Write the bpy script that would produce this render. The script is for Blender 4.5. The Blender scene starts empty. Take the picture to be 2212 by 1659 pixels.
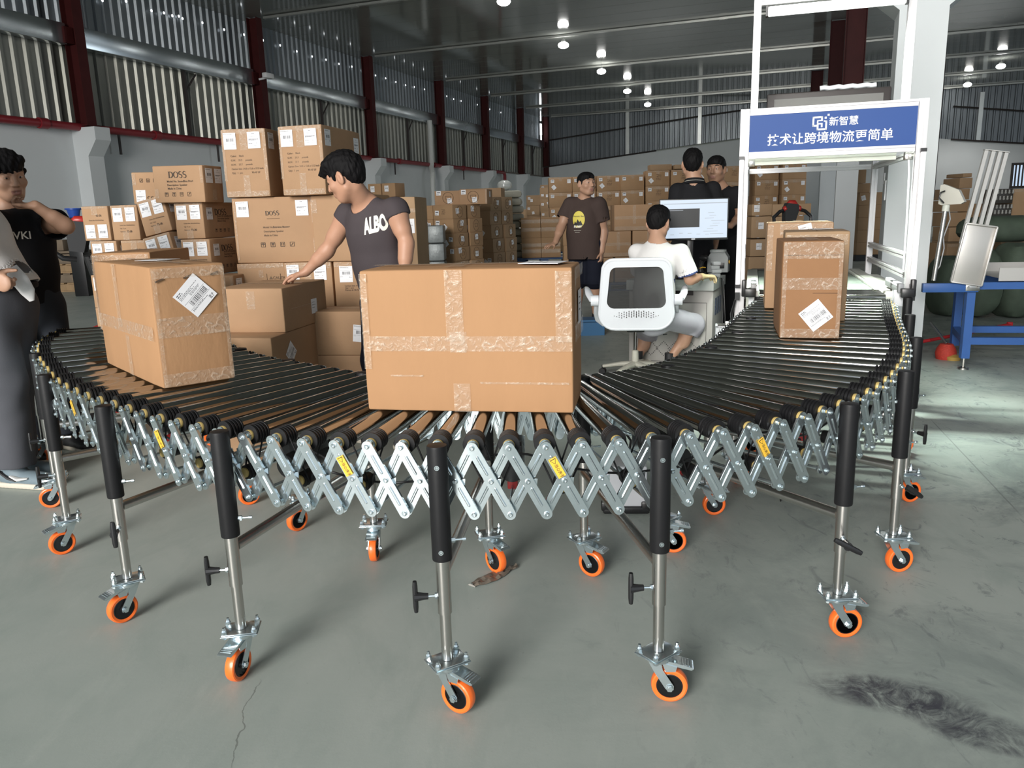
import bpy, bmesh, math, random
import numpy as np
from mathutils import Vector, Matrix, Euler
from mathutils.bvhtree import BVHTree

SC = bpy.context.scene
COL = SC.collection
random.seed(7)
RNG = np.random.default_rng(7)

# ------------------------------------------------------------------ camera
FPX, PITCH, ROLL, CAMZ = 1690.0, math.radians(12.3), math.radians(1.65), 1.32
_f = Vector((0, math.cos(PITCH), -math.sin(PITCH)))
_d = Vector((0, -math.sin(PITCH), -math.cos(PITCH)))
_x = Vector((1, 0, 0))
CX = _x * math.cos(ROLL) + _d * math.sin(ROLL)
CD = -_x * math.sin(ROLL) + _d * math.cos(ROLL)
CAMO = Vector((0, 0, CAMZ))
cam_data = bpy.data.cameras.new('camera')
cam_data.sensor_fit = 'HORIZONTAL'
cam_data.sensor_width = 36.0
cam_data.lens = 36.0 * FPX / 2212.0
cam_data.clip_start, cam_data.clip_end = 0.05, 300
cam = bpy.data.objects.new('camera', cam_data)
COL.objects.link(cam)
cam.matrix_world = Matrix((
    (CX.x, -CD.x, -_f.x, CAMO.x), (CX.y, -CD.y, -_f.y, CAMO.y), (CX.z, -CD.z, -_f.z, CAMO.z), (0, 0, 0, 1)))
SC.camera = cam

# ------------------------------------------------------------------ world, daylight, exposure
world = bpy.data.worlds.new('world')
SC.world = world
world.use_nodes = True
_bg = world.node_tree.nodes['Background']
_bg.inputs[0].default_value = (0.80, 0.90, 1.0, 1)
_bg.inputs[1].default_value = 0.97
SC.view_settings.view_transform = 'Standard'
SC.view_settings.look = 'None'
SC.view_settings.gamma = 1.0
SC.view_settings.use_curve_mapping = False
SC.view_settings.exposure = 0.0
SC.cycles.max_bounces = 7; SC.cycles.diffuse_bounces = 4; SC.cycles.glossy_bounces = 4; SC.cycles.transparent_max_bounces = 10
SC.cycles.caustics_refractive = False

def area_light(name, loc, target, sx, sy, power, color=(1, 1, 1), spread=180):
    L = bpy.data.lights.new(name, 'AREA')
    L.shape = 'RECTANGLE'; L.size = sx; L.size_y = sy; L.energy = power; L.color = color
    L.spread = math.radians(spread)
    o = bpy.data.objects.new(name, L); COL.objects.link(o)
    o.location = loc
    o.rotation_euler = (Vector(target) - Vector(loc)).to_track_quat('-Z', 'Z').to_euler()
    return o
# daylight falling through the tall loading door behind the photographer
area_light('door_daylight', (-7.5, -13.0, 6.4), (-0.2, 4.0, 0.4), 7.0, 9.0, 5200, (1.0, 0.965, 0.92))
# unseen fill light added to brighten the far part of the hall
area_light('hall_fill', (17.0, 20.0, 2.4), (0.0, 22.0, 0.5), 5, 3.5, 260, (0.86, 0.94, 1.0))

# ------------------------------------------------------------------ pixel helpers (photograph is 2212 x 1659)
def ray(u, v):
    return _f + CX * ((u - 1106) / FPX) + CD * ((v - 829.5) / FPX)
def PY(u, v, y):
    r = ray(u, v); return CAMO + r * (y / r.y)
def PZ(u, v, z):
    r = ray(u, v); return CAMO + r * ((z - CAMZ) / r.z)
def hor(u):
    r0, r1 = ray(u, 0).z, ray(u, 1000).z
    return 1000 * r0 / (r0 - r1)

# ------------------------------------------------------------------ materials
MATS = {}
def mat(name, color, rough=0.6, metal=0.0, var=0.0, scale=20.0, bump=0.0, bscale=60.0, emit=None, estr=0.0,
        alpha=1.0, trans=0.0, coat=0.0, stretch=None, spec=0.5, rvar=0.0, color2=None):
    if name in MATS: return MATS[name]
    m = bpy.data.materials.new(name); m.use_nodes = True
    nt = m.node_tree; N = nt.nodes; K = nt.links
    b = N['Principled BSDF']
    b.inputs['Base Color'].default_value = (*color, 1)
    b.inputs['Roughness'].default_value = rough
    b.inputs['Metallic'].default_value = metal
    b.inputs['Specular IOR Level'].default_value = spec
    b.inputs['Alpha'].default_value = alpha
    b.inputs['Transmission Weight'].default_value = trans
    b.inputs['Coat Weight'].default_value = coat
    if emit:
        b.inputs['Emission Color'].default_value = (*emit, 1); b.inputs['Emission Strength'].default_value = estr
    if var or bump or rvar:
        tc = N.new('ShaderNodeTexCoord'); mp = N.new('ShaderNodeMapping')
        K.new(tc.outputs['Object'], mp.inputs[0])
        if stretch: mp.inputs['Scale'].default_value = stretch
    if var or rvar:
        n = N.new('ShaderNodeTexNoise'); n.inputs['Scale'].default_value = scale; n.inputs['Detail'].default_value = 5
        K.new(mp.outputs[0], n.inputs['Vector'])
    if var:
        mx = N.new('ShaderNodeMix'); mx.data_type = 'RGBA'
        c2 = color2 or color
        mx.inputs['A'].default_value = tuple(c * (1 - var) for c in color) + (1,)
        mx.inputs['B'].default_value = tuple(min(1, c * (1 + var)) for c in c2) + (1,)
        K.new(n.outputs['Fac'], mx.inputs['Factor']); K.new(mx.outputs['Result'], b.inputs['Base Color'])
    if rvar:
        mr = N.new('ShaderNodeMapRange'); mr.inputs['To Min'].default_value = max(0.02, rough - rvar)
        mr.inputs['To Max'].default_value = rough + rvar
        K.new(n.outputs['Fac'], mr.inputs['Value']); K.new(mr.outputs[0], b.inputs['Roughness'])
    if bump:
        n2 = N.new('ShaderNodeTexNoise'); n2.inputs['Scale'].default_value = bscale; n2.inputs['Detail'].default_value = 4
        K.new(mp.outputs[0], n2.inputs['Vector'])
        bp = N.new('ShaderNodeBump'); bp.inputs['Strength'].default_value = bump; bp.inputs['Distance'].default_value = 0.01
        K.new(n2.outputs['Fac'], bp.inputs['Height']); K.new(bp.outputs[0], b.inputs['Normal'])
    MATS[name] = m
    return m

# ------------------------------------------------------------------ mesh builder
def frame(axis, hint=Vector((0, 0, 1))):
    z = Vector(axis).normalized()
    if abs(z.dot(hint)) > 0.98: hint = Vector((1, 0, 0))
    x = hint.cross(z).normalized()
    return x, z.cross(x), z

class MB:
    def __init__(s): s.v, s.f, s.m = [], [], []
    def add(s, vs, fs, mi=0):
        o = len(s.v); s.v += [tuple(v) for v in vs]
        s.f += [tuple(i + o for i in f) for f in fs]; s.m += [mi] * len(fs); return s
    def box(s, c, size, M=None, mi=0, bev=0.0):
        hx, hy, hz = size[0] / 2, size[1] / 2, size[2] / 2
        c = Vector(c)
        if bev <= 0:
            vs = [Vector((x, y, z)) for x in (-hx, hx) for y in (-hy, hy) for z in (-hz, hz)]
            fs = [(0, 1, 3, 2), (4, 6, 7, 5), (0, 4, 5, 1), (2, 3, 7, 6), (0, 2, 6, 4), (1, 5, 7, 3)]
        else:
            b = min(bev, hx * .9, hy * .9, hz * .9)
            bm = bmesh.new(); bmesh.ops.create_cube(bm, size=1)
            for v in bm.verts: v.co = Vector((v.co.x * 2 * hx, v.co.y * 2 * hy, v.co.z * 2 * hz))
            bmesh.ops.bevel(bm, geom=bm.edges[:], offset=b, segments=2, profile=0.5, affect='EDGES')
            bm.verts.index_update()
            vs = [v.co.copy() for v in bm.verts]; fs = [[v.index for v in f.verts] for f in bm.faces]; bm.free()
        if M is not None: vs = [M @ v for v in vs]
        return s.add([v + c for v in vs], fs, mi)
    def cyl(s, p0, p1, r0, r1=None, n=16, mi=0, caps=True):
        p0, p1 = Vector(p0), Vector(p1); r1 = r0 if r1 is None else r1
        x, y, z = frame(p1 - p0)
        vs = []
        for p, r in ((p0, r0), (p1, r1)):
            for i in range(n):
                a = 2 * math.pi * i / n; vs.append(p + x * (r * math.cos(a)) + y * (r * math.sin(a)))
        fs = [(i, (i + 1) % n, n + (i + 1) % n, n + i) for i in range(n)]
        if caps: fs += [tuple(range(n))[::-1], tuple(range(n, 2 * n))]
        return s.add(vs, fs, mi)
    def lathe(s, prof, M=None, n=24, mi=0, closed=False):
        """prof: (radius, height) pairs turned about z, then moved by M"""
        vs, fs = [], []
        for r, h in prof:
            for i in range(n):
                a = 2 * math.pi * i / n; vs.append(Vector((r * math.cos(a), r * math.sin(a), h)))
        m = len(prof)
        rng = range(m) if closed else range(m - 1)
        for j in rng:
            k = (j + 1) % m
            for i in range(n):
                fs.append((j * n + i, j * n + (i + 1) % n, k * n + (i + 1) % n, k * n + i))
        if not closed:
            if prof[0][0] > 1e-6: fs.append(tuple(range(n))[::-1])
            if prof[-1][0] > 1e-6: fs.append(tuple(range((m - 1) * n, m * n)))
        if M is not None: vs = [M @ v for v in vs]
        return s.add(vs, fs, mi)
    def tube(s, pts, r, n=8, mi=0, closed=False, flat=None):
        pts = [Vector(p) for p in pts]; m = len(pts); vs, fs = [], []
        rr = r if isinstance(r, (list, tuple)) else [r] * m
        up = None
        for j, p in enumerate(pts):
            a = pts[(j - 1) % m] if (closed or j > 0) else p
            b = pts[(j + 1) % m] if (closed or j < m - 1) else p
            t = (b - a).normalized()
            if up is None: x, y, z = frame(t)
            else:
                y = (up - t * up.dot(t)).normalized(); x = y.cross(t)
            up = y
            for i in range(n):
                w = 2 * math.pi * i / n
                kx, ky = (flat or (1, 1))
                vs.append(p + x * (rr[j] * kx * math.cos(w)) + y * (rr[j] * ky * math.sin(w)))
        for j in range(m if closed else m - 1):
            k = (j + 1) % m
            for i in range(n):
                fs.append((j * n + i, j * n + (i + 1) % n, k * n + (i + 1) % n, k * n + i))
        if not closed: fs += [tuple(range(n))[::-1], tuple(range((m - 1) * n, m * n))]
        return s.add(vs, fs, mi)
    def prism(s, poly, h0, h1, M=None, mi=0):
        """poly (x, y) counter-clockwise, extruded along z"""
        n = len(poly)
        vs = [Vector((x, y, h0)) for x, y in poly] + [Vector((x, y, h1)) for x, y in poly]
        fs = [tuple(range(n))[::-1], tuple(range(n, 2 * n))] + [(i, (i + 1) % n, n + (i + 1) % n, n + i) for i in range(n)]
        if M is not None: vs = [M @ v for v in vs]
        return s.add(vs, fs, mi)
    def sphere(s, c, r, n=12, mi=0, M=None):
        rx, ry, rz = r if isinstance(r, (list, tuple)) else (r, r, r)
        prof = [(math.sin(math.pi * i / (n // 2)), -math.cos(math.pi * i / (n // 2))) for i in range(n // 2 + 1)]
        prof[0] = (1e-7, -1); prof[-1] = (1e-7, 1)
        T = Matrix.Translation(Vector(c)) @ (M.to_4x4() if M is not None else Matrix.Identity(4)) @ Matrix.Diagonal((rx, ry, rz, 1))
        return s.lathe(prof, T, n, mi)
    def quad(s, a, b, c, d, mi=0): return s.add([a, b, c, d], [(0, 1, 2, 3)], mi)
    def mesh(s, name, mats, smooth=35, xf=None):
        me = bpy.data.meshes.new(name)
        vs = s.v if xf is None else [tuple(xf @ Vector(v)) for v in s.v]
        me.from_pydata(vs, [], s.f)
        for m in (mats if isinstance(mats, (list, tuple)) else [mats]): me.materials.append(m)
        me.polygons.foreach_set('material_index', s.m)
        if smooth:
            me.polygons.foreach_set('use_smooth', [True] * len(s.f))
            me.set_sharp_from_angle(angle=math.radians(smooth))
        me.update()
        return me

# ------------------------------------------------------------------ objects
WM = {}          # object name -> world matrix (kept here: the depsgraph is not evaluated while building)
def wm(o): return WM[o.name]
def link(o, parent=None, local=None):
    COL.objects.link(o)
    local = local or Matrix.Identity(4)
    if parent is not None:
        o.parent = parent; o.matrix_local = local; WM[o.name] = WM[parent.name] @ local
    else:
        o.matrix_world = local; WM[o.name] = local
    return o
def tag(o, label=None, cat=None, group=None, kind=None):
    if label: o['label'] = label
    if cat: o['category'] = cat
    if group: o['group'] = group
    if kind: o['kind'] = kind
    return o
def thing(name, label, cat, loc=(0, 0, 0), rz=0.0, group=None, M=None):
    o = bpy.data.objects.new(name, None); o.empty_display_size = 0.1
    link(o, None, M or (Matrix.Translation(Vector(loc)) @ Matrix.Rotation(rz, 4, 'Z')))
    return tag(o, label, cat, group)
def part(name, mb, mats, parent, smooth=35, label=None, world=False, local=None):
    """mesh part; mb coordinates are local to parent, or world coordinates with world=True"""
    if isinstance(mb, bpy.types.Mesh): me = mb
    else: me = mb.mesh(name, mats, smooth, xf=wm(parent).inverted() if world else None)
    o = bpy.data.objects.new(name, me); link(o, parent, local)
    if label: o['label'] = label
    return o
def solo(name, mb, mats, label, cat, group=None, smooth=35, kind=None, loc=None):
    """a thing that is one mesh; mb in world coordinates, origin moved to loc"""
    M = Matrix.Translation(Vector(loc)) if loc is not None else Matrix.Identity(4)
    me = mb if isinstance(mb, bpy.types.Mesh) else mb.mesh(name, mats, smooth, xf=M.inverted())
    o = bpy.data.objects.new(name, me); link(o, None, M)
    return tag(o, label, cat, group, kind)
def struct(name, mb, mats, label=None, cat=None, smooth=35):
    o = bpy.data.objects.new(name, mb.mesh(name, mats, smooth)); link(o)
    return tag(o, label, cat, None, 'structure')

# ------------------------------------------------------------------ lettering as mesh
_TXT = {}
def text_mesh(txt, size, mats, bold=0.0, align='CENTER', xs=1.0, extr=0.0):
    key = (txt, size, bold, align, xs, mats.name, extr)
    if key in _TXT: return _TXT[key]
    cu = bpy.data.curves.new('lettering', 'FONT'); cu.body = txt; cu.size = size
    cu.align_x = align; cu.align_y = 'CENTER'; cu.offset = bold; cu.extrude = extr; cu.resolution_u = 4
    o = bpy.data.objects.new('lettering', cu); COL.objects.link(o)
    dg = bpy.context.evaluated_depsgraph_get()
    me = bpy.data.meshes.new_from_object(o.evaluated_get(dg), depsgraph=dg)
    bpy.data.objects.remove(o); bpy.data.curves.remove(cu)
    if xs != 1.0:
        for v in me.vertices: v.co.x *= xs
    me.materials.clear(); me.materials.append(mats)
    _TXT[key] = me
    return me
def mesh_into(mb, me, M, mi=0):
    mb.add([M @ v.co for v in me.vertices], [tuple(p.vertices) for p in me.polygons], mi)
def face_mat(origin, xdir, ydir, off=0.0):
    """matrix that puts lettering (x right, y up) on a face"""
    x, y = Vector(xdir).normalized(), Vector(ydir).normalized(); z = x.cross(y)
    o = Vector(origin) + z * off
    return Matrix(((x.x, y.x, z.x, o.x), (x.y, y.y, z.y, o.y), (x.z, y.z, z.z, o.z), (0, 0, 0, 1)))
# ================================================================== the hall
AXA = math.radians(20.5)
BA = Vector((math.sin(AXA), math.cos(AXA), 0)); BR = Vector((math.cos(AXA), -math.sin(AXA), 0))
def B(s, t, z=0.0): return BR * s + BA * t + Vector((0, 0, z))
BM = Matrix(((BR.x, BA.x, 0, 0), (BR.y, BA.y, 0, 0), (0, 0, 1, 0), (0, 0, 0, 1)))   # hall axes -> world
SL, TF, ZC = -15.6, 48.6, 7.1          # left wall, far wall, ceiling height
ZB = 3.5                               # top of the block wall
def wall_hit(u, v, s=SL):
    r = ray(u, v); k = s / r.dot(BR); p = CAMO + r * k; return p.dot(BA), p.z
def far_hit(u, v, t=TF):
    r = ray(u, v); k = t / r.dot(BA); p = CAMO + r * k; return p.dot(BR), p.z

# ---- floor material: worn green-grey paint with scuffs, stains and a crack
def floor_material():
    m = bpy.data.materials.new('painted_concrete_floor'); m.use_nodes = True
    nt = m.node_tree; N = nt.nodes; K = nt.links; b = N['Principled BSDF']
    tc = N.new('ShaderNodeTexCoord')
    def noise(scale, detail=6, rough=.6, stretch=None, dist=0.0):
        mp = N.new('ShaderNodeMapping'); K.new(tc.outputs['Object'], mp.inputs[0])
        if stretch: mp.inputs['Scale'].default_value = stretch
        n = N.new('ShaderNodeTexNoise'); n.inputs['Scale'].default_value = scale; n.inputs['Detail'].default_value = detail
        n.inputs['Roughness'].default_value = rough; n.inputs['Distortion'].default_value = dist
        K.new(mp.outputs[0], n.inputs['Vector']); return n.outputs['Fac']
    def ramp(x, a, b_):
        r = N.new('ShaderNodeMapRange'); r.inputs['From Min'].default_value = a; r.inputs['From Max'].default_value = b_
        K.new(x, r.inputs['Value']); return r.outputs[0]
    def mul(x, y):
        q = N.new('ShaderNodeMath'); q.operation = 'MULTIPLY'
        for i, w in enumerate((x, y)):
            if isinstance(w, (int, float)): q.inputs[i].default_value = w
            else: K.new(w, q.inputs[i])
        return q.outputs[0]
    def mix(f, a, c):
        q = N.new('ShaderNodeMix'); q.data_type = 'RGBA'
        K.new(f, q.inputs['Factor'])
        for nm, w in (('A', a), ('B', c)):
            if isinstance(w, tuple): q.inputs[nm].default_value = (*w, 1)
            else: K.new(w, q.inputs[nm])
        return q.outputs['Result']
    def blob(p, rx, ry, rot):
        mp = N.new('ShaderNodeMapping'); mp.vector_type = 'TEXTURE'; K.new(tc.outputs['Object'], mp.inputs[0])
        mp.inputs['Location'].default_value = (p.x, p.y, 0); mp.inputs['Rotation'].default_value = (0, 0, rot)
        mp.inputs['Scale'].default_value = (rx, ry, 1)
        g = N.new('ShaderNodeTexGradient'); g.gradient_type = 'SPHERICAL'; K.new(mp.outputs[0], g.inputs[0]); return g.outputs['Fac']
    base = mix(ramp(noise(.9, 5, .6, None, .6), .30, .70), (.300, .342, .316), (.378, .407, .378))
    base = mix(mul(ramp(noise(2.6, 7, .7, (1, .45, 1), 1.2), .48, .72), .65), base, (.26, .305, .28))
    base = mix(mul(ramp(noise(7, 8, .75, (1.0, .30, 1), .4), .54, .76), .5), base, (.42, .45, .415))
    # dark scuffed patches, denser on the right-hand side
    side = N.new('ShaderNodeSeparateXYZ'); K.new(tc.outputs['Object'], side.inputs[0])
    right = ramp(side.outputs['X'], -.2, 2.2)
    base = mix(mul(mul(ramp(noise(1.4, 8, .72, None, 1.0), .47, .63), right), .8), base, (.165, .195, .188))
    base = mix(mul(mul(ramp(noise(9, 6, .7, (1, .5, 1), 1.5), .57, .66), right), .85), base, (.125, .145, .148))
    base = mix(mul(ramp(noise(60, 3, .6), .70, .76), .35), base, (.12, .13, .12))
    # the greasy drag mark in front on the right
    st = noise(9, 8, .75, None, 1.8)
    for (u, v, rx, ry, rot) in ((1925, 1500, .26, .10, -.28), (2065, 1552, .22, .075, -.45), (2130, 1600, .16, .05, -.5), (1880, 1490, .10, .08, .1)):
        p = PZ(u, v, 0)
        base = mix(mul(mul(ramp(st, .36, .62), ramp(blob(p, rx, ry, rot), .0, .45)), .88), base, (.045, .045, .058))
    p = PZ(1500, 880, 0)
    # hairline crack in front on the left and the joint line on the right
    def line(p0, p1, wob, width):
        d = p1 - p0; rot = math.atan2(d.y, d.x)
        mp = N.new('ShaderNodeMapping'); mp.vector_type = 'TEXTURE'
        ad = N.new('ShaderNodeVectorMath'); ad.operation = 'ADD'
        nn = N.new('ShaderNodeTexNoise'); nn.inputs['Scale'].default_value = 9; nn.inputs['Detail'].default_value = 5
        K.new(tc.outputs['Object'], nn.inputs['Vector'])
        sc = N.new('ShaderNodeVectorMath'); sc.operation = 'MULTIPLY_ADD'
        sc.inputs[1].default_value = (wob, wob, 0); sc.inputs[2].default_value = (-wob / 2, -wob / 2, 0)
        K.new(nn.outputs['Color'], sc.inputs[0]); K.new(tc.outputs['Object'], ad.inputs[0]); K.new(sc.outputs[0], ad.inputs[1])
        K.new(ad.outputs[0], mp.inputs[0])
        c = (p0 + p1) / 2
        mp.inputs['Location'].default_value = (c.x, c.y, 0); mp.inputs['Rotation'].default_value = (0, 0, rot)
        mp.inputs['Scale'].default_value = (d.length / 2, width, 1)
        s = N.new('ShaderNodeSeparateXYZ'); K.new(mp.outputs[0], s.inputs[0])
        o = None
        for ax in ('X', 'Y'):
            q = N.new('ShaderNodeMath'); q.operation = 'ABSOLUTE'; K.new(s.outputs[ax], q.inputs[0])
            w = ramp(q.outputs[0], 1.0, .8); o = w if o is None else mul(o, w)
        return o
    base = mix(mul(line(PZ(560, 1468, 0), PZ(492, 1659, 0), .09, .0022), .6), base, (.10, .11, .10))
    base = mix(mul(line(PZ(2005, 900, 0), PZ(2212, 1120, 0), .004, .004), .7), base, (.13, .15, .14))
    K.new(base, b.inputs['Base Color'])
    mr = N.new('ShaderNodeMapRange'); mr.inputs['To Min'].default_value = .30; mr.inputs['To Max'].default_value = .62
    K.new(noise(3, 6, .65), mr.inputs['Value']); K.new(mr.outputs[0], b.inputs['Roughness'])
    b.inputs['Specular IOR Level'].default_value = .35
    bp = N.new('ShaderNodeBump'); bp.inputs['Strength'].default_value = .12; bp.inputs['Distance'].default_value = .004
    K.new(noise(30, 6, .7), bp.inputs['Height']); K.new(bp.outputs[0], b.inputs['Normal'])
    return m
fl = MB(); fl.box((6, 24, -.1), (66, 84, .2)); struct('floor', fl, floor_material(), smooth=0)

# ---- ceiling: dark glossy lining panels that mirror the lamps
M_CEIL = mat('ceiling_lining', (.21, .22, .205), .09, var=.10, scale=.6, bump=.03, bscale=1.3, spec=.6)
cl = MB()
for i in range(58):                    # panels run across the hall; thin seams show between them
    t = -6 + i * 1.0
    cl.box(B(12, t + .5, ZC + .05), (56, .985, .1), BM.to_3x3())
struct('ceiling', cl, M_CEIL, smooth=0)
rf = MB(); rf.box(B(12, 23, ZC + .16), (58, 58, .06), BM.to_3x3()); struct('ceiling_deck', rf, mat('roof_deck', (.05, .05, .05), .8), smooth=0)

M_WHITE = mat('wall_paint', (.66, .69, .70), .75, var=.06, scale=1.2, bump=.05, bscale=9)
M_ZINC = mat('zinc_sheet', (.19, .21, .225), .38, .6, var=.25, scale=.8, stretch=(1, 1, .15), bump=.10, bscale=3, rvar=.12)
M_ZINCD = mat('zinc_sheet_stained', (.155, .166, .155), .36, .5, var=.35, scale=1.4, stretch=(1, 1, .2), bump=.14, bscale=3, rvar=.14, color2=(.25, .245, .21))
M_RED = mat('oxide_red_steel', (.055, .010, .010), .6, var=.25, scale=4, spec=.2)
M_REDP = mat('red_pipe_paint', (.22, .018, .025), .38)
M_DARK = mat('dark_steel', (.035, .028, .027), .5)
M_GALV = mat('galvanised_strip', (.60, .62, .60), .32, .8, var=.2, scale=2)

def corrugated(mb, s, t0, t1, z0, z1, pitch=.30, depth=.055, axis='t'):
    """trapezoid sheet; ribs stand out toward the room"""
    pts = []; t = t0
    while t < t1:
        for dt, dp in ((0, 0), (.17, 0), (.205, 1), (.265, 1)):
            pts.append((t + dt, dp * depth))
        t += pitch
    vs, fs = [], []
    for (q, dp) in pts:
        for z in (z0, z1):
            vs.append(B(s + dp, q, z) if axis == 't' else B(q, s - dp, z))
    for i in range(len(pts) - 1): fs.append((2 * i, 2 * i + 1, 2 * i + 3, 2 * i + 2))
    mb.add(vs, fs)
# left wall: painted blocks below, corrugated zinc above
w = MB(); w.box(B(SL - .15, 18, ZB / 2), (.3, 62, ZB), BM.to_3x3())
wl = struct('wall_left', w, M_WHITE, smooth=0)
ZG0, ZG1 = 5.22, 5.66
w = MB(); corrugated(w, SL - .12, -12, TF, ZB - .02, ZG1 - .1); part('corrugated_cladding', w, M_ZINCD, wl, smooth=0)
w = MB(); corrugated(w, SL - .30, -12, TF, ZG0 + .1, ZC + .1, .26, .05); part('corrugated_cladding', w, M_ZINC, wl, smooth=0)
w = MB(); w.box(B(SL - .5, 18, 3.5), (.06, 62, 7.4), BM.to_3x3()); part('backing', w, M_DARK, wl, smooth=0)
w = MB(); w.box(B(SL - .06, 18, ZB + .03), (.36, 62, .06), BM.to_3x3()); part('sill', w, mat('mortar_dirty', (.17, .15, .13), .9, var=.5, scale=6), wl, smooth=0)
# far wall: gable of corrugated sheet over a block wall with a sloping top
ft = [far_hit(u, v) for u, v in ((1177, 362), (1290, 345), (1500, 314), (1605, 300), (1800, 281), (2052, 302), (2212, 311), (2600, 334))]
ft[0] = (SL, ft[0][1])
w = MB(); poly = [(ft[0][0], 0), (ft[-1][0] + 12, 0), (ft[-1][0] + 12, ft[-1][1] - .6)] + ft[::-1]
Mf = BM @ Matrix(((1, 0, 0, 0), (0, 0, -1, TF), (0, 1, 0, 0), (0, 0, 0, 1)))
w.prism(poly, -.0, .25, Mf); wf = struct('wall_far', w, M_WHITE, smooth=0)
w = MB(); corrugated(w, TF + .18, SL, 40, 2.5, ZC + .1, .30, .05, 'f'); part('corrugated_cladding', w, M_ZINC, wf, smooth=0)
w = MB(); w.box(B(12, TF + .3, 3.5), (58, .06, 7.4), BM.to_3x3()); part('backing', w, M_DARK, wf, smooth=0)
w = MB()
for (u0, v0, u1, v1) in ((1181, 304, 1500, 253), (1500, 253, 1625, 235), (2059, 230, 2212, 240), (2212, 240, 2500, 256)):
    a, b_ = far_hit(u0, v0), far_hit(u1, v1); w.cyl(B(a[0], TF - .05, a[1]), B(b_[0], TF - .05, b_[1]), .045, n=6)
part('girt', w, M_DARK, wf)
w = MB()
for (u0, v0, u1, v1) in ((1177, 362, 1420, 326), (2052, 302, 2212, 311), (2212, 311, 2600, 334)):
    a, b_ = far_hit(u0, v0), far_hit(u1, v1); w.cyl(B(a[0], TF - .3, a[1]), B(b_[0], TF - .3, b_[1]), .05, n=6)
a, b_ = far_hit(1420, 326), far_hit(1605, 300)
w.cyl(B(a[0], TF - .3, a[1]), B(b_[0], TF - .3, b_[1]), .05, n=6, mi=1)
part('flashing', w, [M_DARK, M_GALV], wf)
# barred window in the far wall
s0, z0 = far_hit(2180, 405); s1, z1 = far_hit(2262, 352)
w = MB(); w.box(B((s0 + s1) / 2, TF - .255, (z0 + z1) / 2), (s1 - s0, .02, z1 - z0), BM.to_3x3())
win = struct('window_1', w, mat('daylight_window', (.5, .6, .7), .3, emit=(.62, .78, 1.0), estr=.75), smooth=0)
w = MB()
for i in range(11):
    x = s0 + (s1 - s0) * i / 10; w.box(B(x, TF - .30, (z0 + z1) / 2), (.07 if i % 5 else .12, .05, z1 - z0), BM.to_3x3())
for z in (z0, z1): w.box(B((s0 + s1) / 2, TF - .30, z), (s1 - s0 + .12, .05, .12), BM.to_3x3())
part('window_bars', w, M_DARK, win, smooth=0)
# right-hand side of the hall, far outside the frame
w = MB(); w.box(B(38, 18, 3.6), (.3, 62, 7.2), BM.to_3x3()); struct('wall_right', w, M_WHITE, smooth=0)

# ---- steel columns on concrete pedestals along the left wall
col_px = [178, 560, 793, 944, 1041, 1117]
col_t = [wall_hit(u, 330)[0] for u in col_px] + [TF - .25]
names = ['nearest', 'second', 'third', 'fourth', 'fifth', 'sixth', 'farthest, in the corner,']
def col_mesh(mb, s, t, z0, z1, w_=.26, d_=.34):
    mb.box(B(s - d_ / 2 + .01, t, (z0 + z1) / 2), (.016, w_, z1 - z0), BM.to_3x3())
    mb.box(B(s + d_ / 2 - .01, t, (z0 + z1) / 2), (.016, w_, z1 - z0), BM.to_3x3())
    mb.box(B(s, t, (z0 + z1) / 2), (d_ - .02, .014, z1 - z0), BM.to_3x3())
    mb.box(B(s, t, z0 + .015), (d_ + .12, w_ + .12, .03), BM.to_3x3())
def pedestal(mb, s, t, half, wid, ztop, flare=.28, two=False):
    """concrete post with a corbelled head, profile in the s direction"""
    p = [(-half, 0), (half, 0), (half, ztop - .62), (half + flare, ztop - .28), (half + flare, ztop)]
    p += [(-half - flare, ztop), (-half - flare, ztop - .28), (-half, ztop - .62)] if two else [(-half, ztop)]
    M = BM @ Matrix(((1, 0, 0, s), (0, 0, -1, t), (0, 1, 0, 0), (0, 0, 0, 1)))
    mb.prism(p, -wid / 2, wid / 2, M)
for i, t in enumerate(col_t):
    mb = MB(); pedestal(mb, SL + .2, t, .20, .42, ZB - .03)
    o = struct('concrete_pedestal', mb, M_WHITE, 'white corbelled concrete pedestal under the %s red column of the left wall' % names[i].replace(', in the corner,', ' corner'), 'pillar', smooth=0)
    mb = MB(); col_mesh(mb, SL + .24, t, ZB, ZC - .02)
    o = struct('steel_column', mb, M_RED, 'dark red steel column, %s of the row along the corrugated left wall' % names[i].rstrip(','), 'column', smooth=0)
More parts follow.
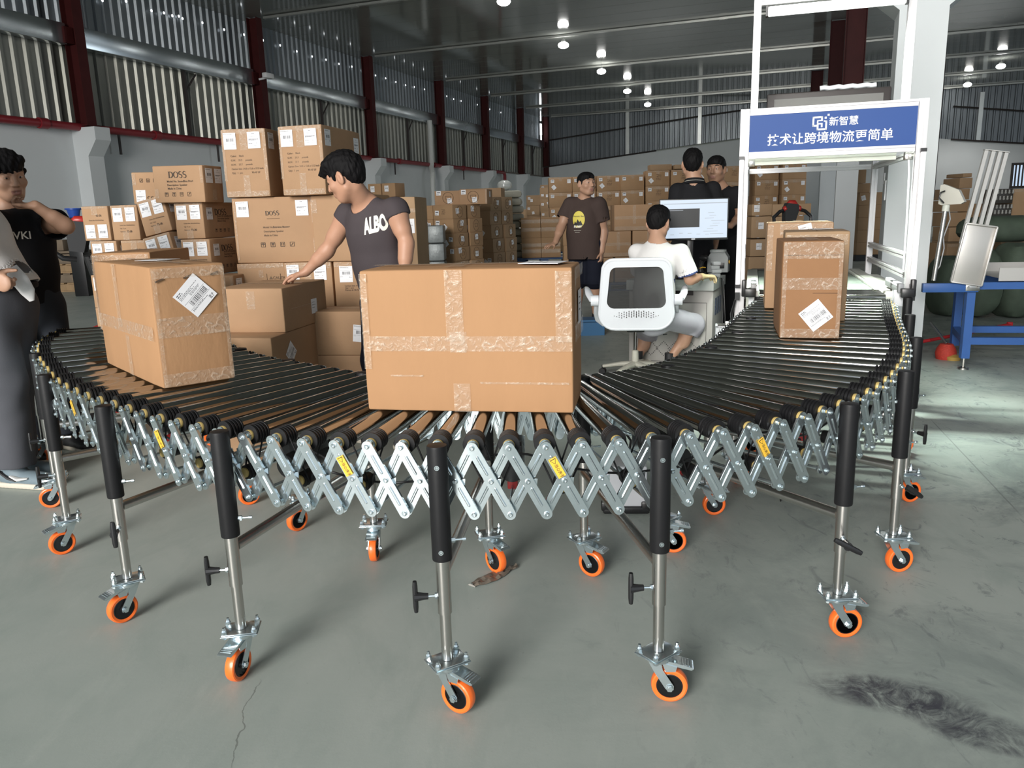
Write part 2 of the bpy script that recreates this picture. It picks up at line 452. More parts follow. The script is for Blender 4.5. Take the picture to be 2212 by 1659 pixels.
# zinc girder boxes between the columns, with a thin mid-bay post under each
ts = [-9.5, -3.6, 2.1] + [wall_hit(-260, 330)[0]] * 0 + col_t
bay = ['behind the photographer', 'beside the photographer', 'in the bay nearest the camera', 'in the second bay', 'in the third bay', 'in the fourth bay', 'in the fifth bay', 'in the sixth bay', 'in the far corner bay']
for i in range(len(ts) - 1):
    a, b_ = ts[i] + .16, ts[i + 1] - .16
    if b_ < 3: continue
    mb = MB(); mb.box(B(SL + .06, (a + b_) / 2, (ZG0 + ZG1) / 2), (.26, b_ - a, ZG1 - ZG0), BM.to_3x3(), bev=.015)
    g = struct('girder_box', mb, mat('zinc_girder', (.55, .60, .63), .24, .9, var=.2, scale=.7, bump=.12, bscale=1.1, rvar=.1), 'bright zinc box girder %s between two red columns' % bay[i], 'beam')
    mb = MB()
    for e in (a - .05, b_ + .05): mb.box(B(SL + .10, e, (ZG0 + ZG1) / 2 - .03), (.3, .30, ZG1 - ZG0 - .1), BM.to_3x3())
    part('girder_bracket', mb, M_RED, g, smooth=0)
    if i >= 3:
        tm = (a + b_) / 2 + .35
        mb = MB(); mb.box(B(SL + .0, tm, (ZB + ZG0) / 2), (.07, .07, ZG0 - ZB), BM.to_3x3())
        mb.cyl(B(SL + .02, tm + .02, ZG0 - .45), B(SL + .02, tm + .42, ZG0 - .02), .025, n=6)
        struct('mid_post', mb, M_DARK, 'thin dark post with a brace under the zinc girder %s' % bay[i], 'post', smooth=0)
# fire-water pipe along the top of the block wall
tp = wall_hit(1082, 372)[0]
mb = MB(); mb.tube([B(SL + .22, -8, ZB - .02), B(SL + .22, tp - .25, ZB - .02)], .085, 12)
mb.tube([B(SL + .22, tp - .25, ZB - .02), B(SL + .22, tp - .1, ZB - .03), B(SL + .22, tp, ZB - .16), B(SL + .22, tp, 1.9)], .085, 12)
for t in [6, 10.2] + list(np.arange(13, tp, 3.2)): mb.cyl(B(SL + .22, t - .1, ZB - .02), B(SL + .22, t + .1, ZB - .02), .115, n=12)
o = struct('fire_pipe', mb, M_REDP, 'dark red pipe running along the top of the white block wall', 'pipe')
mb = MB()
for t in np.arange(15, tp, 3.4): mb.cyl(B(SL + .22, t, ZB - .1), B(SL + .22, t, ZB - .55), .03, n=6)
part('pipe_hanger', mb, M_DARK, o)
# white drainpipe with an offset bend by the third column
t0 = wall_hit(917, 320)[0]
mb = MB(); mb.tube([B(SL + .3, t0, 5.3), B(SL + .3, t0, 3.55), B(SL + .34, t0 - .12, 3.35), B(SL + .5, t0 - .35, 3.1), B(SL + .5, t0 - .4, 2.8), B(SL + .5, t0 - .4, 0)], .11, 10)
struct('drainpipe', mb, mat('white_plastic_pipe', (.62, .64, .62), .4), 'white plastic drainpipe with an offset bend beside the fourth red column', 'pipe')
# small security camera on the second column
t0, z0 = wall_hit(572, 163, SL + .62)
mb = MB(); mb.box(B(SL + .66, t0 + .1, z0), (.16, .38, .15), BM.to_3x3(), bev=.03); mb.cyl(B(SL + .435, t0 - .05, z0 - .1), B(SL + .64, t0 + .1, z0 - .04), .03, n=8)
solo('security_camera', mb, mat('camera_white', (.7, .7, .7), .4), 'small white security camera on the second red column of the left wall', 'camera', loc=B(SL + .55, t0, z0))
# daylight leaking through screw holes in the cladding and at the far corner
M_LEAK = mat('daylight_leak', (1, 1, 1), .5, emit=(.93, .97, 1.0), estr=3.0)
mb = MB()
for (u, v) in ((221, 1), (272, 3), (327, 23), (354, 28), (372, 34), (386, 35), (394, 40), (437, 49), (484, 64), (527, 75), (568, 87), (605, 98), (641, 111), (674, 122), (704, 129), (732, 138),
               (760, 144), (785, 152), (811, 163), (833, 169), (855, 177), (876, 184), (895, 188), (917, 193), (945, 201), (965, 208), (980, 214), (996, 218), (1031, 226), (1048, 231), (1058, 236), (1082, 243)):
    t, z = wall_hit(u, v, SL - .20); M = Matrix.Translation(B(SL - .20, t, z)) @ BM @ Matrix.Rotation(math.pi / 2, 4, 'Y')
    mb.lathe([(1e-6, .012), (.034, .006), (.034, 0)], M, 8)
o = struct('screw_holes', mb, M_LEAK, 'row of bright pinholes of daylight near the top of the corrugated left wall', 'holes'); o['kind'] = 'stuff'
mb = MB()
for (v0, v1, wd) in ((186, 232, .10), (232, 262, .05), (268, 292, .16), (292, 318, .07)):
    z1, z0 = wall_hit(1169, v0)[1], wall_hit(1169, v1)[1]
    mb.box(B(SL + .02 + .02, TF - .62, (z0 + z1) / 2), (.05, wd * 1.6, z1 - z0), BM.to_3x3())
struct('daylight_gap', mb, M_LEAK, 'bright crack of daylight in the far left corner of the hall', 'gap', smooth=0)  # glowing strips stand in for daylight through the corner gap
# light steel strips across the ceiling, one above every column
k = 0
for t in col_t[1:] + [3.0]:
    mb = MB(); mb.box(B(12, t, ZC - .05), (54, .09, .06), BM.to_3x3()); mb.box(B(12, t + .06, ZC - .025), (54, .03, .05), BM.to_3x3())
    for q in range(5):
        mb.box(B(-12 + q * 9.3, t, ZC - .055), (.25, .13, .07), BM.to_3x3())
    struct('ceiling_strip', mb, mat('strip_steel', (.42, .43, .40), .35, .6), 'thin pale steel strip across the dark ceiling over the %s red column' % (['second', 'third', 'fourth', 'fifth', 'sixth', 'corner', 'out-of-view'][k]), 'strip', smooth=0); k += 1
# vertical light strips on the far gable
for (u, v0, v1, lab) in ((1356, 222, 334, 'left'), (1511, 205, 312, 'middle'), (2112, 200, 305, 'right')):
    sA, zA = far_hit(u, v1); zB = min(far_hit(u, v0)[1], ZC)
    mb = MB(); mb.box(B(sA, TF - .06, (zA + zB) / 2), (.20, .12, zB - zA), BM.to_3x3())
    struct('gable_post', mb, M_GALV, 'pale steel post on the far gable wall, %s one in view' % lab, 'post', smooth=0)

# ---- valley row of columns on the right (white concrete below, red steel above)
def pillar(u, Y, wid, zt, lab, steel_w, flare=.28, lab2=None):
    p = PY(u, 500, Y); s, t = p.dot(BR), p.dot(BA)
    mb = MB(); pedestal(mb, s, t, wid / 2, wid, zt, flare, True)
    o = struct('concrete_pillar', mb, M_WHITE, lab, 'pillar', smooth=0)
    if steel_w:
        mb = MB(); col_mesh(mb, s, t, zt, ZC - .02, steel_w, steel_w)
        struct('steel_column', mb, M_RED, lab2, 'column', smooth=0)
pillar(1822, 16.2, .40, 3.25, 'white concrete pillar seen through the scanning frame, nearer one', .38, .12, 'dark red steel column above the scanning frame, rightmost and nearest of three')
pillar(1786, 27.0, .60, 3.3, 'white concrete pillar seen through the scanning frame, farther one', .46, .12, 'dark red steel column above the scanning frame, middle of three')
pillar(1748, 36.5, .60, 3.3, 'white concrete pillar far behind the scanning frame', .50, .12, 'dark red steel column above the scanning frame, leftmost and farthest of three')
# the big white pillar beside the frame
pc = PZ(1985, 780, 0)
mb = MB()
s, t = pc.dot(BR) - .165, pc.dot(BA) + .22
pedestal(mb, s, t, .175, .40, 3.42, .40, True)
PILLAR_ST = (s, t)
struct('concrete_pillar', mb, M_WHITE, 'large white concrete pillar with a flared head right beside the scanning frame', 'pillar', smooth=0)
mb = MB(); mb.tube([B(s + .20, t + .1, 2.5), B(s + .20, t + .1, 1.35)], .02, 6)
struct('cable_duct', mb, M_DARK, 'thin black cable duct down the right side of the large white pillar', 'duct')

# ---- high-bay lamps
M_BULB = mat('lamp_glow', (1, 1, 1), .5, emit=(1.0, .99, .95), estr=38)
M_LHOUS = mat('lamp_housing', (.25, .26, .26), .4, .5)
lamp_px = [(1088, 1), (1217, 96), (1299, 153), (1355, 196), (1399, 225), (2162, 142), (2090, 182)]
lamp_lab = ['bright high bay lamp cut by the top edge of the photo', 'bright high bay lamp, second of the row running into the hall', 'bright high bay lamp, third of the row running into the hall',
            'bright high bay lamp, fourth of the row running into the hall', 'bright high bay lamp, farthest of the row running into the hall', 'bright high bay lamp right of the white pillar, upper one', 'bright high bay lamp right of the white pillar, lower one']
for li, ((u, v), lab) in enumerate(zip(lamp_px, lamp_lab)):
    p = PZ(u, v, ZC - .30)
    o = thing('high_bay_lamp', lab, 'lamp', group='high bay lamps under the ceiling', M=Matrix.Translation(p) @ Matrix.Scale(.62, 4))
    h = MB(); h.lathe([(.06, .24), (.10, .235), (.12, .16), (.16, .10), (.16, .06), (1e-6, .06)], None, 20)
    h.cyl((0, 0, .22), (0, 0, .34 if li in (1, 3) else .485), .015, n=6); part('housing', h, M_LHOUS, o)
    h = MB(); h.sphere((0, 0, -.04), (.29, .29, .17), 20); part('diffuser', h, M_BULB, o)
    L = bpy.data.lights.new('lamp_light', 'SPOT'); L.spot_size = math.radians(125); L.spot_blend = .6; L.energy = 420; L.color = (1, .98, .94); L.shadow_soft_size = .25
    lo = bpy.data.objects.new('lamp_light', L); COL.objects.link(lo); lo.parent = o; lo.location = (0, 0, -.4)
# ================================================================== the flexible roller conveyor
M_CHROME = mat('polished_roller', (.43, .42, .405), .075, 1.0, rvar=.03, scale=30)
M_STEEL = mat('brushed_stainless', (.56, .54, .51), .27, 1.0, var=.1, scale=40, stretch=(1, 1, .05))
M_BAR = mat('zinc_plated', (.66, .74, .77), .20, .92, var=.08, scale=25, rvar=.08)
M_RUB = mat('black_rubber', (.010, .010, .011), .5, bump=.05, bscale=30, spec=.28)
M_BLK = mat('black_plastic', (.014, .014, .015), .33)
M_YEL = mat('brass_washer', (.62, .46, .17), .4, .2)
M_ORG = mat('orange_tyre', (.95, .17, .025), .32, spec=.5, coat=.2)
M_LABY = mat('yellow_label', (.86, .50, .05), .45)
M_INK = mat('black_ink', (.02, .018, .016), .6)
M_CRED = mat('red_plug', (.5, .03, .03), .4)

HR, ZR = .7265, .0235           # roller axis height and radius
px = [(143, 822), (163, 833), (184, 842), (210, 853), (235, 862), (268, 869), (300, 878), (331, 890), (365, 900), (407, 909), (448, 916), (499, 927), (553, 934),
      (613, 941), (677, 947), (743, 949), (810, 952), (880, 954), (950, 954), (1025, 955), (1100, 955), (1175, 954), (1251, 950), (1326, 946), (1398, 940), (1470, 932),
      (1538, 925), (1602, 918), (1661, 908), (1712, 896), (1757, 883), (1795, 871), (1828, 858), (1855, 845), (1877, 833), (1893, 821), (1907, 807), (1920, 793)]
raw = [PZ(u, v, HR) for u, v in px]
left_ext = [Vector((-2.545, 4.42, HR)), Vector((-2.51, 4.27, HR)), Vector((-2.455, 4.12, HR)), Vector((-2.38, 3.97, HR)), Vector((-2.305, 3.83, HR)), Vector((-2.22, 3.69, HR)), Vector((-2.135, 3.56, HR)),
            Vector((-2.045, 3.43, HR)), Vector((-1.95, 3.30, HR)), Vector((-1.85, 3.16, HR))]
right_ext = []
q = Vector((1.465, 2.945, HR))
ctl = [(1.465, 2.945), (1.535, 3.07), (1.60, 3.20), (1.70, 3.42), (1.80, 3.66), (1.91, 3.91), (2.02, 4.16), (2.14, 4.42), (2.30, 4.78)]
dist = 0; seg = 0
pts = [Vector((x, y, HR)) for x, y in ctl]
def along(pts, step):
    out = [pts[0]]; cur = pts[0]; i = 1
    while i < len(pts):
        d = (pts[i] - cur).length
        if (pts[i] - out[-1]).length >= step:
            a = out[-1]; b0, b1 = (cur if cur != a else a), pts[i]
            lo, hi = 0.0, 1.0
            for _ in range(30):
                m = (lo + hi) / 2
                if ((b0 + (b1 - b0) * m) - a).length < step: lo = m
                else: hi = m
            p = b0 + (b1 - b0) * hi; out.append(p); cur = p
        else: cur = pts[i]; i += 1
    return out
right_ext = along(pts, .128)
OUT = left_ext + raw + right_ext
NR = len(OUT)
def smooth_pts(P, w):
    r = []
    for i in range(len(P)):
        k = min(w, i, len(P) - 1 - i)
        s = Vector((0, 0, 0))
        for j in range(i - k, i + k + 1): s += P[j]
        r.append(s / (2 * k + 1))
    return r
OUT = smooth_pts(OUT, 1)
SM = smooth_pts(OUT, 3)
NRM = []
for i in range(NR):
    a, b_ = SM[max(0, i - 2)], SM[min(NR - 1, i + 2)]
    t = (b_ - a).normalized(); NRM.append(Vector((-t.y, t.x, 0)))      # points to the inside of the bend
WID = .760
OUT = [OUT[i] - NRM[i] * .025 for i in range(NR)]
INN = [OUT[i] + NRM[i] * WID for i in range(NR)]
conv = thing('roller_conveyor', 'long flexible roller conveyor bending in a horseshoe on legs with orange casters', 'conveyor', (0, 2.4, 0))

# rollers
rm = MB(); rm.lathe([(.008, -.004), (.0205, -.002), (ZR, .002), (ZR, WID - .055), (.0205, WID - .051), (.008, WID - .049)], None, 24)
ROLL_ME = rm.mesh('roller', M_CHROME)
pm = MB()
prof = [(.012, -.046)]
for k in range(4):
    z = -.045 + k * .0108
    prof += [(.0285, z), (.0285, z + .0055), (.0235, z + .0075), (.0235, z + .0095)]
prof += [(.0285, -.001), (.0285, .004), (.012, .005)]
pm.lathe(prof, None, 22); PUL_ME = pm.mesh('pulley', M_RUB, 25)
wmh = MB(); wmh.lathe([(.003, -.071), (.0050, -.070), (.0050, -.057), (.0150, -.055), (.0160, -.051), (.0150, -.046)], None, 18); WSH_ME = wmh.mesh('washer', M_YEL)
ih = MB(); ih.lathe([(.005, -.012), (.017, -.010), (.019, 0), (.019, .012), (.010, .016), (.008, .034), (.004, .035)], None, 16); IH_ME = ih.mesh('end_cap', M_BLK)
for i in range(NR):
    n = NRM[i]; x = Vector((0, 0, 1)).cross(n)
    M = Matrix(((x.x, 0, n.x, OUT[i].x + n.x * .045), (x.y, 0, n.y, OUT[i].y + n.y * .045), (0, 1, 0, HR), (0, 0, 0, 1)))
    r = part('roller', ROLL_ME, None, conv, local=wm(conv).inverted() @ M)
    part('pulley', PUL_ME, None, r); part('washer', WSH_ME, None, r)
    part('end_cap', IH_ME, None, r, local=Matrix.Translation((0, 0, WID - .050)))

# scissor bars
LB = .206
def bar_mesh(thick=.0035, wd=.030, bolts=True):
    mb = MB(); r = wd / 2; poly = []
    for k in range(9): a = math.pi / 2 + math.pi * k / 8; poly.append((r * math.cos(a), r * math.sin(a)))
    for k in range(9): a = -math.pi / 2 + math.pi * k / 8; poly.append((LB + r * math.cos(a), r * math.sin(a)))
    mb.prism(poly, -thick / 2, thick / 2)
    for x0, x1 in ((.028, LB / 2 - .022), (LB / 2 + .022, LB - .028)):
        mb.tube([(x0, 0, thick / 2 - .0012), (x1, 0, thick / 2 - .0012)], [.0042, .0042], 10, flat=(1, 1))
        for x_ in (x0, x1): mb.sphere((x_, 0, thick / 2 - .0012), .0042, 8)
    # folded flange lips
    for y in (-r, r): mb.box((LB / 2, y * .97, -.003), (LB - .02, .0016, .007))
    for x in (0, LB / 2, LB):
        mb.lathe([(.0078, thick / 2), (.0078, thick / 2 + .0012), (.0062, thick / 2 + .0016), (.0060, thick / 2 + .0052), (.0045, thick / 2 + .0064), (.0035, thick / 2 + .0064), (.003, thick / 2 + .004), (1e-6, thick / 2 + .004)], Matrix.Translation((x, 0, 0)), 10)
    return mb
BAR_MB = bar_mesh(); BAR_ME = BAR_MB.mesh('scissor_bar', M_BAR, 30)
# wedge tab at the crossing
tab = MB(); tab.prism([(-.006, -.017), (.022, -.014), (.024, .006), (.004, .019)], -.0015, .0015); 
TAB_ME = tab.mesh('bar_stop', M_BAR, 0)
def bar_matrix(p0, p1, outward):
    x = (p1 - p0).normalized(); z = (outward - x * outward.dot(x)).normalized(); y = z.cross(x)
    return Matrix(((x.x, y.x, z.x, p0.x), (x.y, y.y, z.y, p0.y), (x.z, y.z, z.z, p0.z), (0, 0, 0, 1)))
bars = []; BOT = {}
for side, P, sgn in (('o', OUT, -1), ('i', INN, 1)):
    for i in range(NR - 1):
        n0, n1 = NRM[i] * sgn, NRM[i + 1] * sgn
        s = (P[i + 1] - P[i]); s.z = 0; drop = math.sqrt(max(LB * LB - s.length ** 2, .05 ** 2))
        for lay, off in (('f', .031), ('b', .012)):
            if side == 'i': off = off - .012
            a, b_ = (i, i + 1) if lay == 'f' else (i + 1, i)
            na, nb = (n0, n1) if lay == 'f' else (n1, n0)
            p0 = P[a] + na * off; p1 = P[b_] + nb * off - Vector((0, 0, drop))
            p1 = p0 + (p1 - p0).normalized() * LB
            bars.append(((p0 + p1) / 2 - CAMO, side, lay, i, bar_matrix(p0, p1, n0 + n1)))
            if lay == 'f': BOT[(side, i + 1)] = p1 - n1 * off
outer = [b for b in bars if b[1] == 'o']; outer.sort(key=lambda b: b[0].length)
near, rest = outer[:98], outer[98:] + [b for b in bars if b[1] == 'i']
LABELLED = set()
warn_px = [(152, 850), (348, 925), (737, 975), (1187, 995), (1636, 950), (760, 0)]
lab_bars = []
for (u, v) in warn_px[:5]:
    best = min((b for b in outer if b[2] == 'f'), key=lambda b: abs((b[0].x / b[0].y) - ((ray(u, v).x) / ray(u, v).y)))
    lab_bars.append(best[3])
lm = MB(); lm.box((.062, 0, .0052), (.058, .0215, .0008))
lt = MB()
lt.prism([(.036, -.0085), (.036, .0085), (.0515, 0)][::-1], .0057, .0060)
lt2 = MB(); lt2.prism([(.0378, -.0062), (.0378, .0062), (.0490, 0)][::-1], .0060, .0063)
t = text_mesh('当心夹手', .0105, M_INK, .00012)
mesh_into(lt, t, face_mat((.0725, 0, .0058), (1, 0, 0), (0, 1, 0)))
for b in near:
    o = part('scissor_bar', BAR_ME, None, conv, local=wm(conv).inverted() @ b[4])
    if b[2] == 'f': part('bar_stop', TAB_ME, None, o, local=Matrix.Translation((LB / 2 + .004, .006, -.008)))
    if b[2] == 'f' and b[3] in lab_bars:
        l = part('warning_label', lm, M_LABY, o, label='yellow pinch-hazard label'); 
        part('warning_print', lt, M_INK, o); part('warning_print', lt2, M_LABY, o)
mb = MB()
for b in rest: mb.add([b[4] @ Vector(v) for v in BAR_MB.v], BAR_MB.f)
o = part('scissor_bar', mb, M_BAR, conv, world=True, smooth=30); o['kind'] = 'stuff'
# wedge stops behind the crossings, tie rods, idlers and belts
mb = MB()
for i in range(2, NR - 1, 2):
    p, q_ = BOT[('o', i)], BOT[('i', i)]
    rod = MB(); rod.cyl(p, q_, .0055, n=10); part('tie_rod', rod, M_BAR, conv, world=True)
for i in range(1, NR - 1, 2):
    # idler and the two round belts that reach it
    n = (NRM[i] + NRM[i + 1]).normalized(); c = (OUT[i] + OUT[i + 1]) / 2 + n * .035; c.z = HR - .125
    ax = n
    im = MB(); im.cyl(c - ax * .02, c + ax * .03, .021, n=16); im.cyl(c - ax * .026, c - ax * .02, .015, n=14, mi=1); im.cyl(c + ax * .03, c + ax * .10, .006, n=8, mi=2)
    idl = part('idler', im, [M_RUB, M_YEL, M_BAR], conv, world=True)
    bm_ = MB()
    for j, off in ((i, .012), (i + 1, .024)):
        pc_ = OUT[j] + NRM[j] * off
        e = Vector((0, 0, 1)); sx = e.cross(ax).normalized()
        ci = c + ax * (off - .035 + .012)
        loop = []
        dirv = (ci - pc_); dirv -= ax * dirv.dot(ax); dv = dirv.normalized(); pv = ax.cross(dv)
        for k in range(9):
            a = math.pi * k / 8; loop.append(pc_ + pv * (.0262 * math.cos(a)) - dv * (.0262 * math.sin(a)))
        for k in range(7):
            a = math.pi * k / 6; loop.append(ci - pv * (.021 * math.cos(a)) + dv * (.021 * math.sin(a)))
        bm_.tube(loop, .0026, 6, closed=True)
    part('drive_belt', bm_, M_RUB, idl, world=True)
# motors slung underneath
for i, w in ((14, .05), (21, .10), (22, .0), (30, .06), (36, .05), (9, .05), (43, .05)):
    if i >= NR: continue
    c = OUT[i] + NRM[i] * (.22 + w); c.z = HR - .135; n = NRM[i]
    mm = MB(); mm.cyl(c - n * .09, c + n * .11, .036, n=20); R3 = frame(n)
    Mx = Matrix((R3[0], R3[1], R3[2])).transposed()
    mm.box(c + n * .02 + Vector((0, 0, .03)), (.06, .06, .12), Mx, bev=.006)
    mo = part('drive_motor', mm, M_BLK, conv, world=True)
    pl = MB(); pl.box(c - n * .06 + Vector((0, 0, -.045)), (.03, .03, .05), Mx, bev=.004); part('red_plug', pl, M_CRED, mo, world=True)
    br = MB(); br.box(c + n * .15 + Vector((0, 0, .0)), (.07, .07, .003), Mx); part('motor_bracket', br, M_BAR, mo, world=True)
# slack black cable loops under the front
mb = MB()
for i in range(8, NR - 10, 4):
    a, b_ = BOT[('o', i)], BOT[('o', i + 4)]
    pts = []
    for k in range(9):
        f = k / 8; p = a.lerp(b_, f); nn = NRM[i + int(4 * f)]
        pts.append(p + nn * (.09 + .03 * math.sin(i)) + Vector((0, 0, .075 + .05 * math.sin(math.pi * f) * (1 if i % 8 else -.6))))
    mb.tube(pts, .0035, 6)
part('cable', mb, M_BLK, conv, world=True)

# ---- legs on casters
tyre = MB(); tyre.lathe([(.036, -.013), (.044, -.0145), (.048, -.0125), (.0500, -.006), (.0500, .006), (.048, .0125), (.044, .0145), (.036, .013)], Matrix.Rotation(math.pi / 2, 4, 'X'), 32, closed=True)
TYRE = tyre.mesh('tyre', M_ORG)
hub = MB(); RX = Matrix.Rotation(math.pi / 2, 4, 'X')
hub.lathe([(.0365, -.012), (.0335, -.0135), (.032, -.006), (.014, -.005), (.012, -.014), (1e-6, -.014)], RX, 24)
hub.lathe([(.0365, .012), (.0335, .0135), (.032, .006), (.014, .005), (.012, .014), (1e-6, .014)], RX, 24)
hub.lathe([(.0366, -.012), (.0366, .012)], RX, 24)
for k in range(5):
    a = 2 * math.pi * k / 5
    hub.box((.022 * math.cos(a), 0, .022 * math.sin(a)), (.020, .019, .004), Matrix.Rotation(-a, 3, 'Y'))
HUB = hub.mesh('wheel', M_BLK)
fork = MB()
for s in (-1, 1):
    M = Matrix(((1, 0, 0, 0), (0, 0, -1, s * .0205), (0, 1, 0, 0), (0, 0, 0, 1)))
    fork.prism([(-.030, .040), (.006, .040), (.012, .010), (.042, -.036), (.042, -.048), (.030, -.052), (.020, -.046), (-.012, .005)][::-1], -.0015, .0015, Matrix.Translation((0, 0, .0)) @ M)
fork.lathe([(.034, .033), (.036, .037), (.036, .043), (.030, .047), (1e-6, .048)], None, 24)
fork.box((-.008, 0, .040), (.044, .043, .003))
fork.cyl((.031, -.030, -.042), (.031, .030, -.042), .0055, n=10)
for s in (-1, 1): fork.cyl((.031, s * .0235, -.042), (.031, s * .0285, -.042), .0095, n=6)
FORK = fork.mesh('caster_fork', M_BAR)
plate = MB(); plate.box((0, 0, .050), (.105, .080, .003), bev=.001); plate.box((0, 0, .0545), (.10, .076, .003), bev=.001)
for x in (-.042, .042):
    for y in (-.030, .030):
        plate.cyl((x, y, .040), (x, y, .076), .0042, n=8); plate.cyl((x, y, .056), (x, y, .063), .0085, n=6); plate.sphere((x, y, .065), .0075, 8)
        plate.cyl((x, y, .043), (x, y, .049), .0085, n=6)
PLATE = plate.mesh('caster_plate', M_BAR)
ped = MB(); Mp = Matrix(((1, 0, 0, 0), (0, 0, -1, 0), (0, 1, 0, 0), (0, 0, 0, 1)))
ped.prism([(.012, .028), (.040, .022), (.066, .016), (.088, .012), (.094, .016), (.090, .020), (.066, .026), (.040, .032), (.012, .036)], -.021, .021, Mp)
for k in range(4): ped.box((.062 + .007 * k, 0, .0255 - .0012 * k), (.0025, .034, .003))
for s in (-1, 1): ped.prism([(.010, .030), (.050, .020), (.046, .006), (.020, .004)], s * .0225 - .0012, s * .0225 + .0012, Mp)
PED = ped.mesh('brake_pedal', M_BAR)
hnd = MB()
hnd.tube([(0, 0, -.044), (0, .0, -.03), (0, .0, 0), (0, 0, .03), (0, 0, .044)], [.0068, .0088, .0092, .0088, .0068], 10, flat=(1, .8))
hnd.tube([(-.002, 0, 0), (.022, 0, 0), (.034, 0, 0)], [.0135, .0095, .0085], 10)
HND = hnd.mesh('clamp_handle', M_BLK)
stud = MB(); stud.cyl((.030, 0, 0), (.070, 0, 0), .0035, n=8); stud.cyl((.052, 0, 0), (.058, 0, 0), .0085, n=6)
STUD = stud.mesh('clamp_stud', M_BAR)
post = MB(); post.lathe([(.0150, 0), (.0188, .001), (.0188, .30), (.0150, .30)], None, 24, closed=False)
POST = post.mesh('leg', M_STEEL)
inner_t = MB(); inner_t.lathe([(.0152, 0), (.0152, .16)], None, 24); INNER = inner_t.mesh('inner_tube', M_STEEL)
slv = MB(); slv.lathe([(.0188, 0), (.0258, .0015), (.0265, .006), (.0265, .306), (.0252, .312), (.012, .314), (1e-6, .314)], None, 28)
SLEEVE = slv.mesh('rubber_sleeve', M_RUB)
pin = MB(); pin.cyl((0, 0, 0), (0, -.0268, 0), .0035, n=12); pin.lathe([(.0045, .026), (.0065, .026), (.0065, .0275), (.0045, .0275)], Matrix.Rotation(math.pi / 2, 4, 'X'), 14, closed=True)
PIN = pin.mesh('sleeve_screw', M_BAR)
sp = MB(); sp.cyl((.02, 0, 0), (.062, 0, 0), .0032, n=8); sp.cyl((.026, 0, 0), (.036, 0, 0), .0075, n=6); sp.cyl((.055, 0, .0), (.064, 0, 0), .005, n=8)
SPIN = sp.mesh('side_bolt', M_BAR)
ZP = .1035        # caster top sits this far above the floor
def leg(x, y, phi, hdir=None, hz=.335, hroll=0.0, shift=0.0, zs=0.0):
    M0 = Matrix.Translation((x, y, 0))
    top = .752 + zs
    lg = part('leg', POST, None, conv, local=wm(conv).inverted() @ Matrix.Translation((x, y, .285)) )
    Ml = lambda z, R=Matrix.Identity(4): Matrix.Translation((0, 0, z - .285)) @ R
    part('inner_tube', INNER, None, lg, local=Ml(.150))
    part('rubber_sleeve', SLEEVE, None, lg, local=Ml(top - .314))
    Rz = Matrix.Rotation(math.radians(phi), 4, 'Z')
    part('caster_plate', PLATE, None, lg, local=Ml(.0925, Matrix.Rotation(math.radians(phi * .3 % 40), 4, 'Z')))
    part('caster_fork', FORK, None, lg, local=Ml(.0920, Rz))
    part('tyre', TYRE, None, lg, local=Ml(.050, Rz @ Matrix.Translation((.031, 0, 0))))
    part('wheel', HUB, None, lg, local=Ml(.050, Rz @ Matrix.Translation((.031, 0, 0))))
    part('brake_pedal', PED, None, lg, local=Ml(.0940, Rz))
    if hdir is not None:
        R = Matrix.Rotation(math.radians(hdir), 4, 'Z') @ Matrix.Rotation(math.radians(hroll), 4, 'X')
        T = Ml(hz, R @ Matrix.Translation((.076, 0, 0)) @ Matrix.Rotation(math.pi, 4, 'Z'))
        part('clamp_handle', HND, None, lg, local=T); part('clamp_stud', STUD, None, lg, local=T)
        if y < 2.0: part('sleeve_screw', PIN, None, lg, local=Ml(top - .055)); part('sleeve_screw', PIN, None, lg, local=Ml(top - .285))
    part('side_bolt', SPIN, None, lg, local=Ml(top - .262, Matrix.Rotation(math.radians(8), 4, 'Z')))
    return lg
legs_out = [(78, 764, 200, 205, 0), (95, 808, 225, 200, 0), (222, 875, 232, 282, 0), (473, 930, -105, 185, 0), (943, 960, -32, 183, 0), (1428, 943, -10, 183, 0), (1836, 870, 4, 262, 62), (1958, 800, 8, 290, 55), (1980, 728, 12, 300, 0)]
LP = []
for k, (u, v, phi, hd, hr) in enumerate(legs_out):
    p = PZ(u, v, .752)
    if k == 0: p = Vector((-2.20, 3.58, 0))
    leg(p.x, p.y, phi, hd, hroll=hr); LP.append(p)
for (x, y, phi, hd) in ((2.07, 4.02, 15, 300), (2.43, 4.76, 10, None), (-2.66, 4.28, 190, 200)):
    leg(x, y, phi, hd); LP.append(Vector((x, y, 0)))
# matching legs on the inside of the bend
inn = [(-1.50, 3.88, 200), (-1.24, 3.55, 215), (-.93, 3.22, 235), (-.56, 2.90, 270), (-.10, 2.76, 220 + 90), (.25, 2.70, -35), (.585, 2.87, -5), (.84, 3.24, 0), (1.06, 3.62, 10)]
LI = []
for (x, y, phi) in inn: leg(x, y, phi); LI.append(Vector((x, y, 0)))
for (x, y, phi) in ((1.27, 4.10, 10), (1.60, 5.02, 10), (-1.78, 4.55, 190)): leg(x, y, phi); LI.append(Vector((x, y, 0)))
for a, b_ in zip(LP, LI):
    d = (b_ - a); d.z = 0; d.normalize()
    cb = MB(); cb.cyl(Vector((a.x, a.y, .402)) + d * .015, Vector((b_.x, b_.y, .402)) - d * .015, .0165, n=16)
    part('crossbar', cb, M_STEEL, conv, world=True)
# end frames
for i, sg in ((0, -1), (NR - 1, 1)):
    n = NRM[i]; t = Vector((n.y, -n.x, 0)) * sg
    eb = MB(); a = OUT[i] - n * .03; b_ = INN[i] + n * .03
    eb.cyl(a + t * .0 - Vector((0, 0, .10)), b_ - Vector((0, 0, .10)), .010, n=10)
    part('end_bar', eb, M_BAR, conv, world=True)
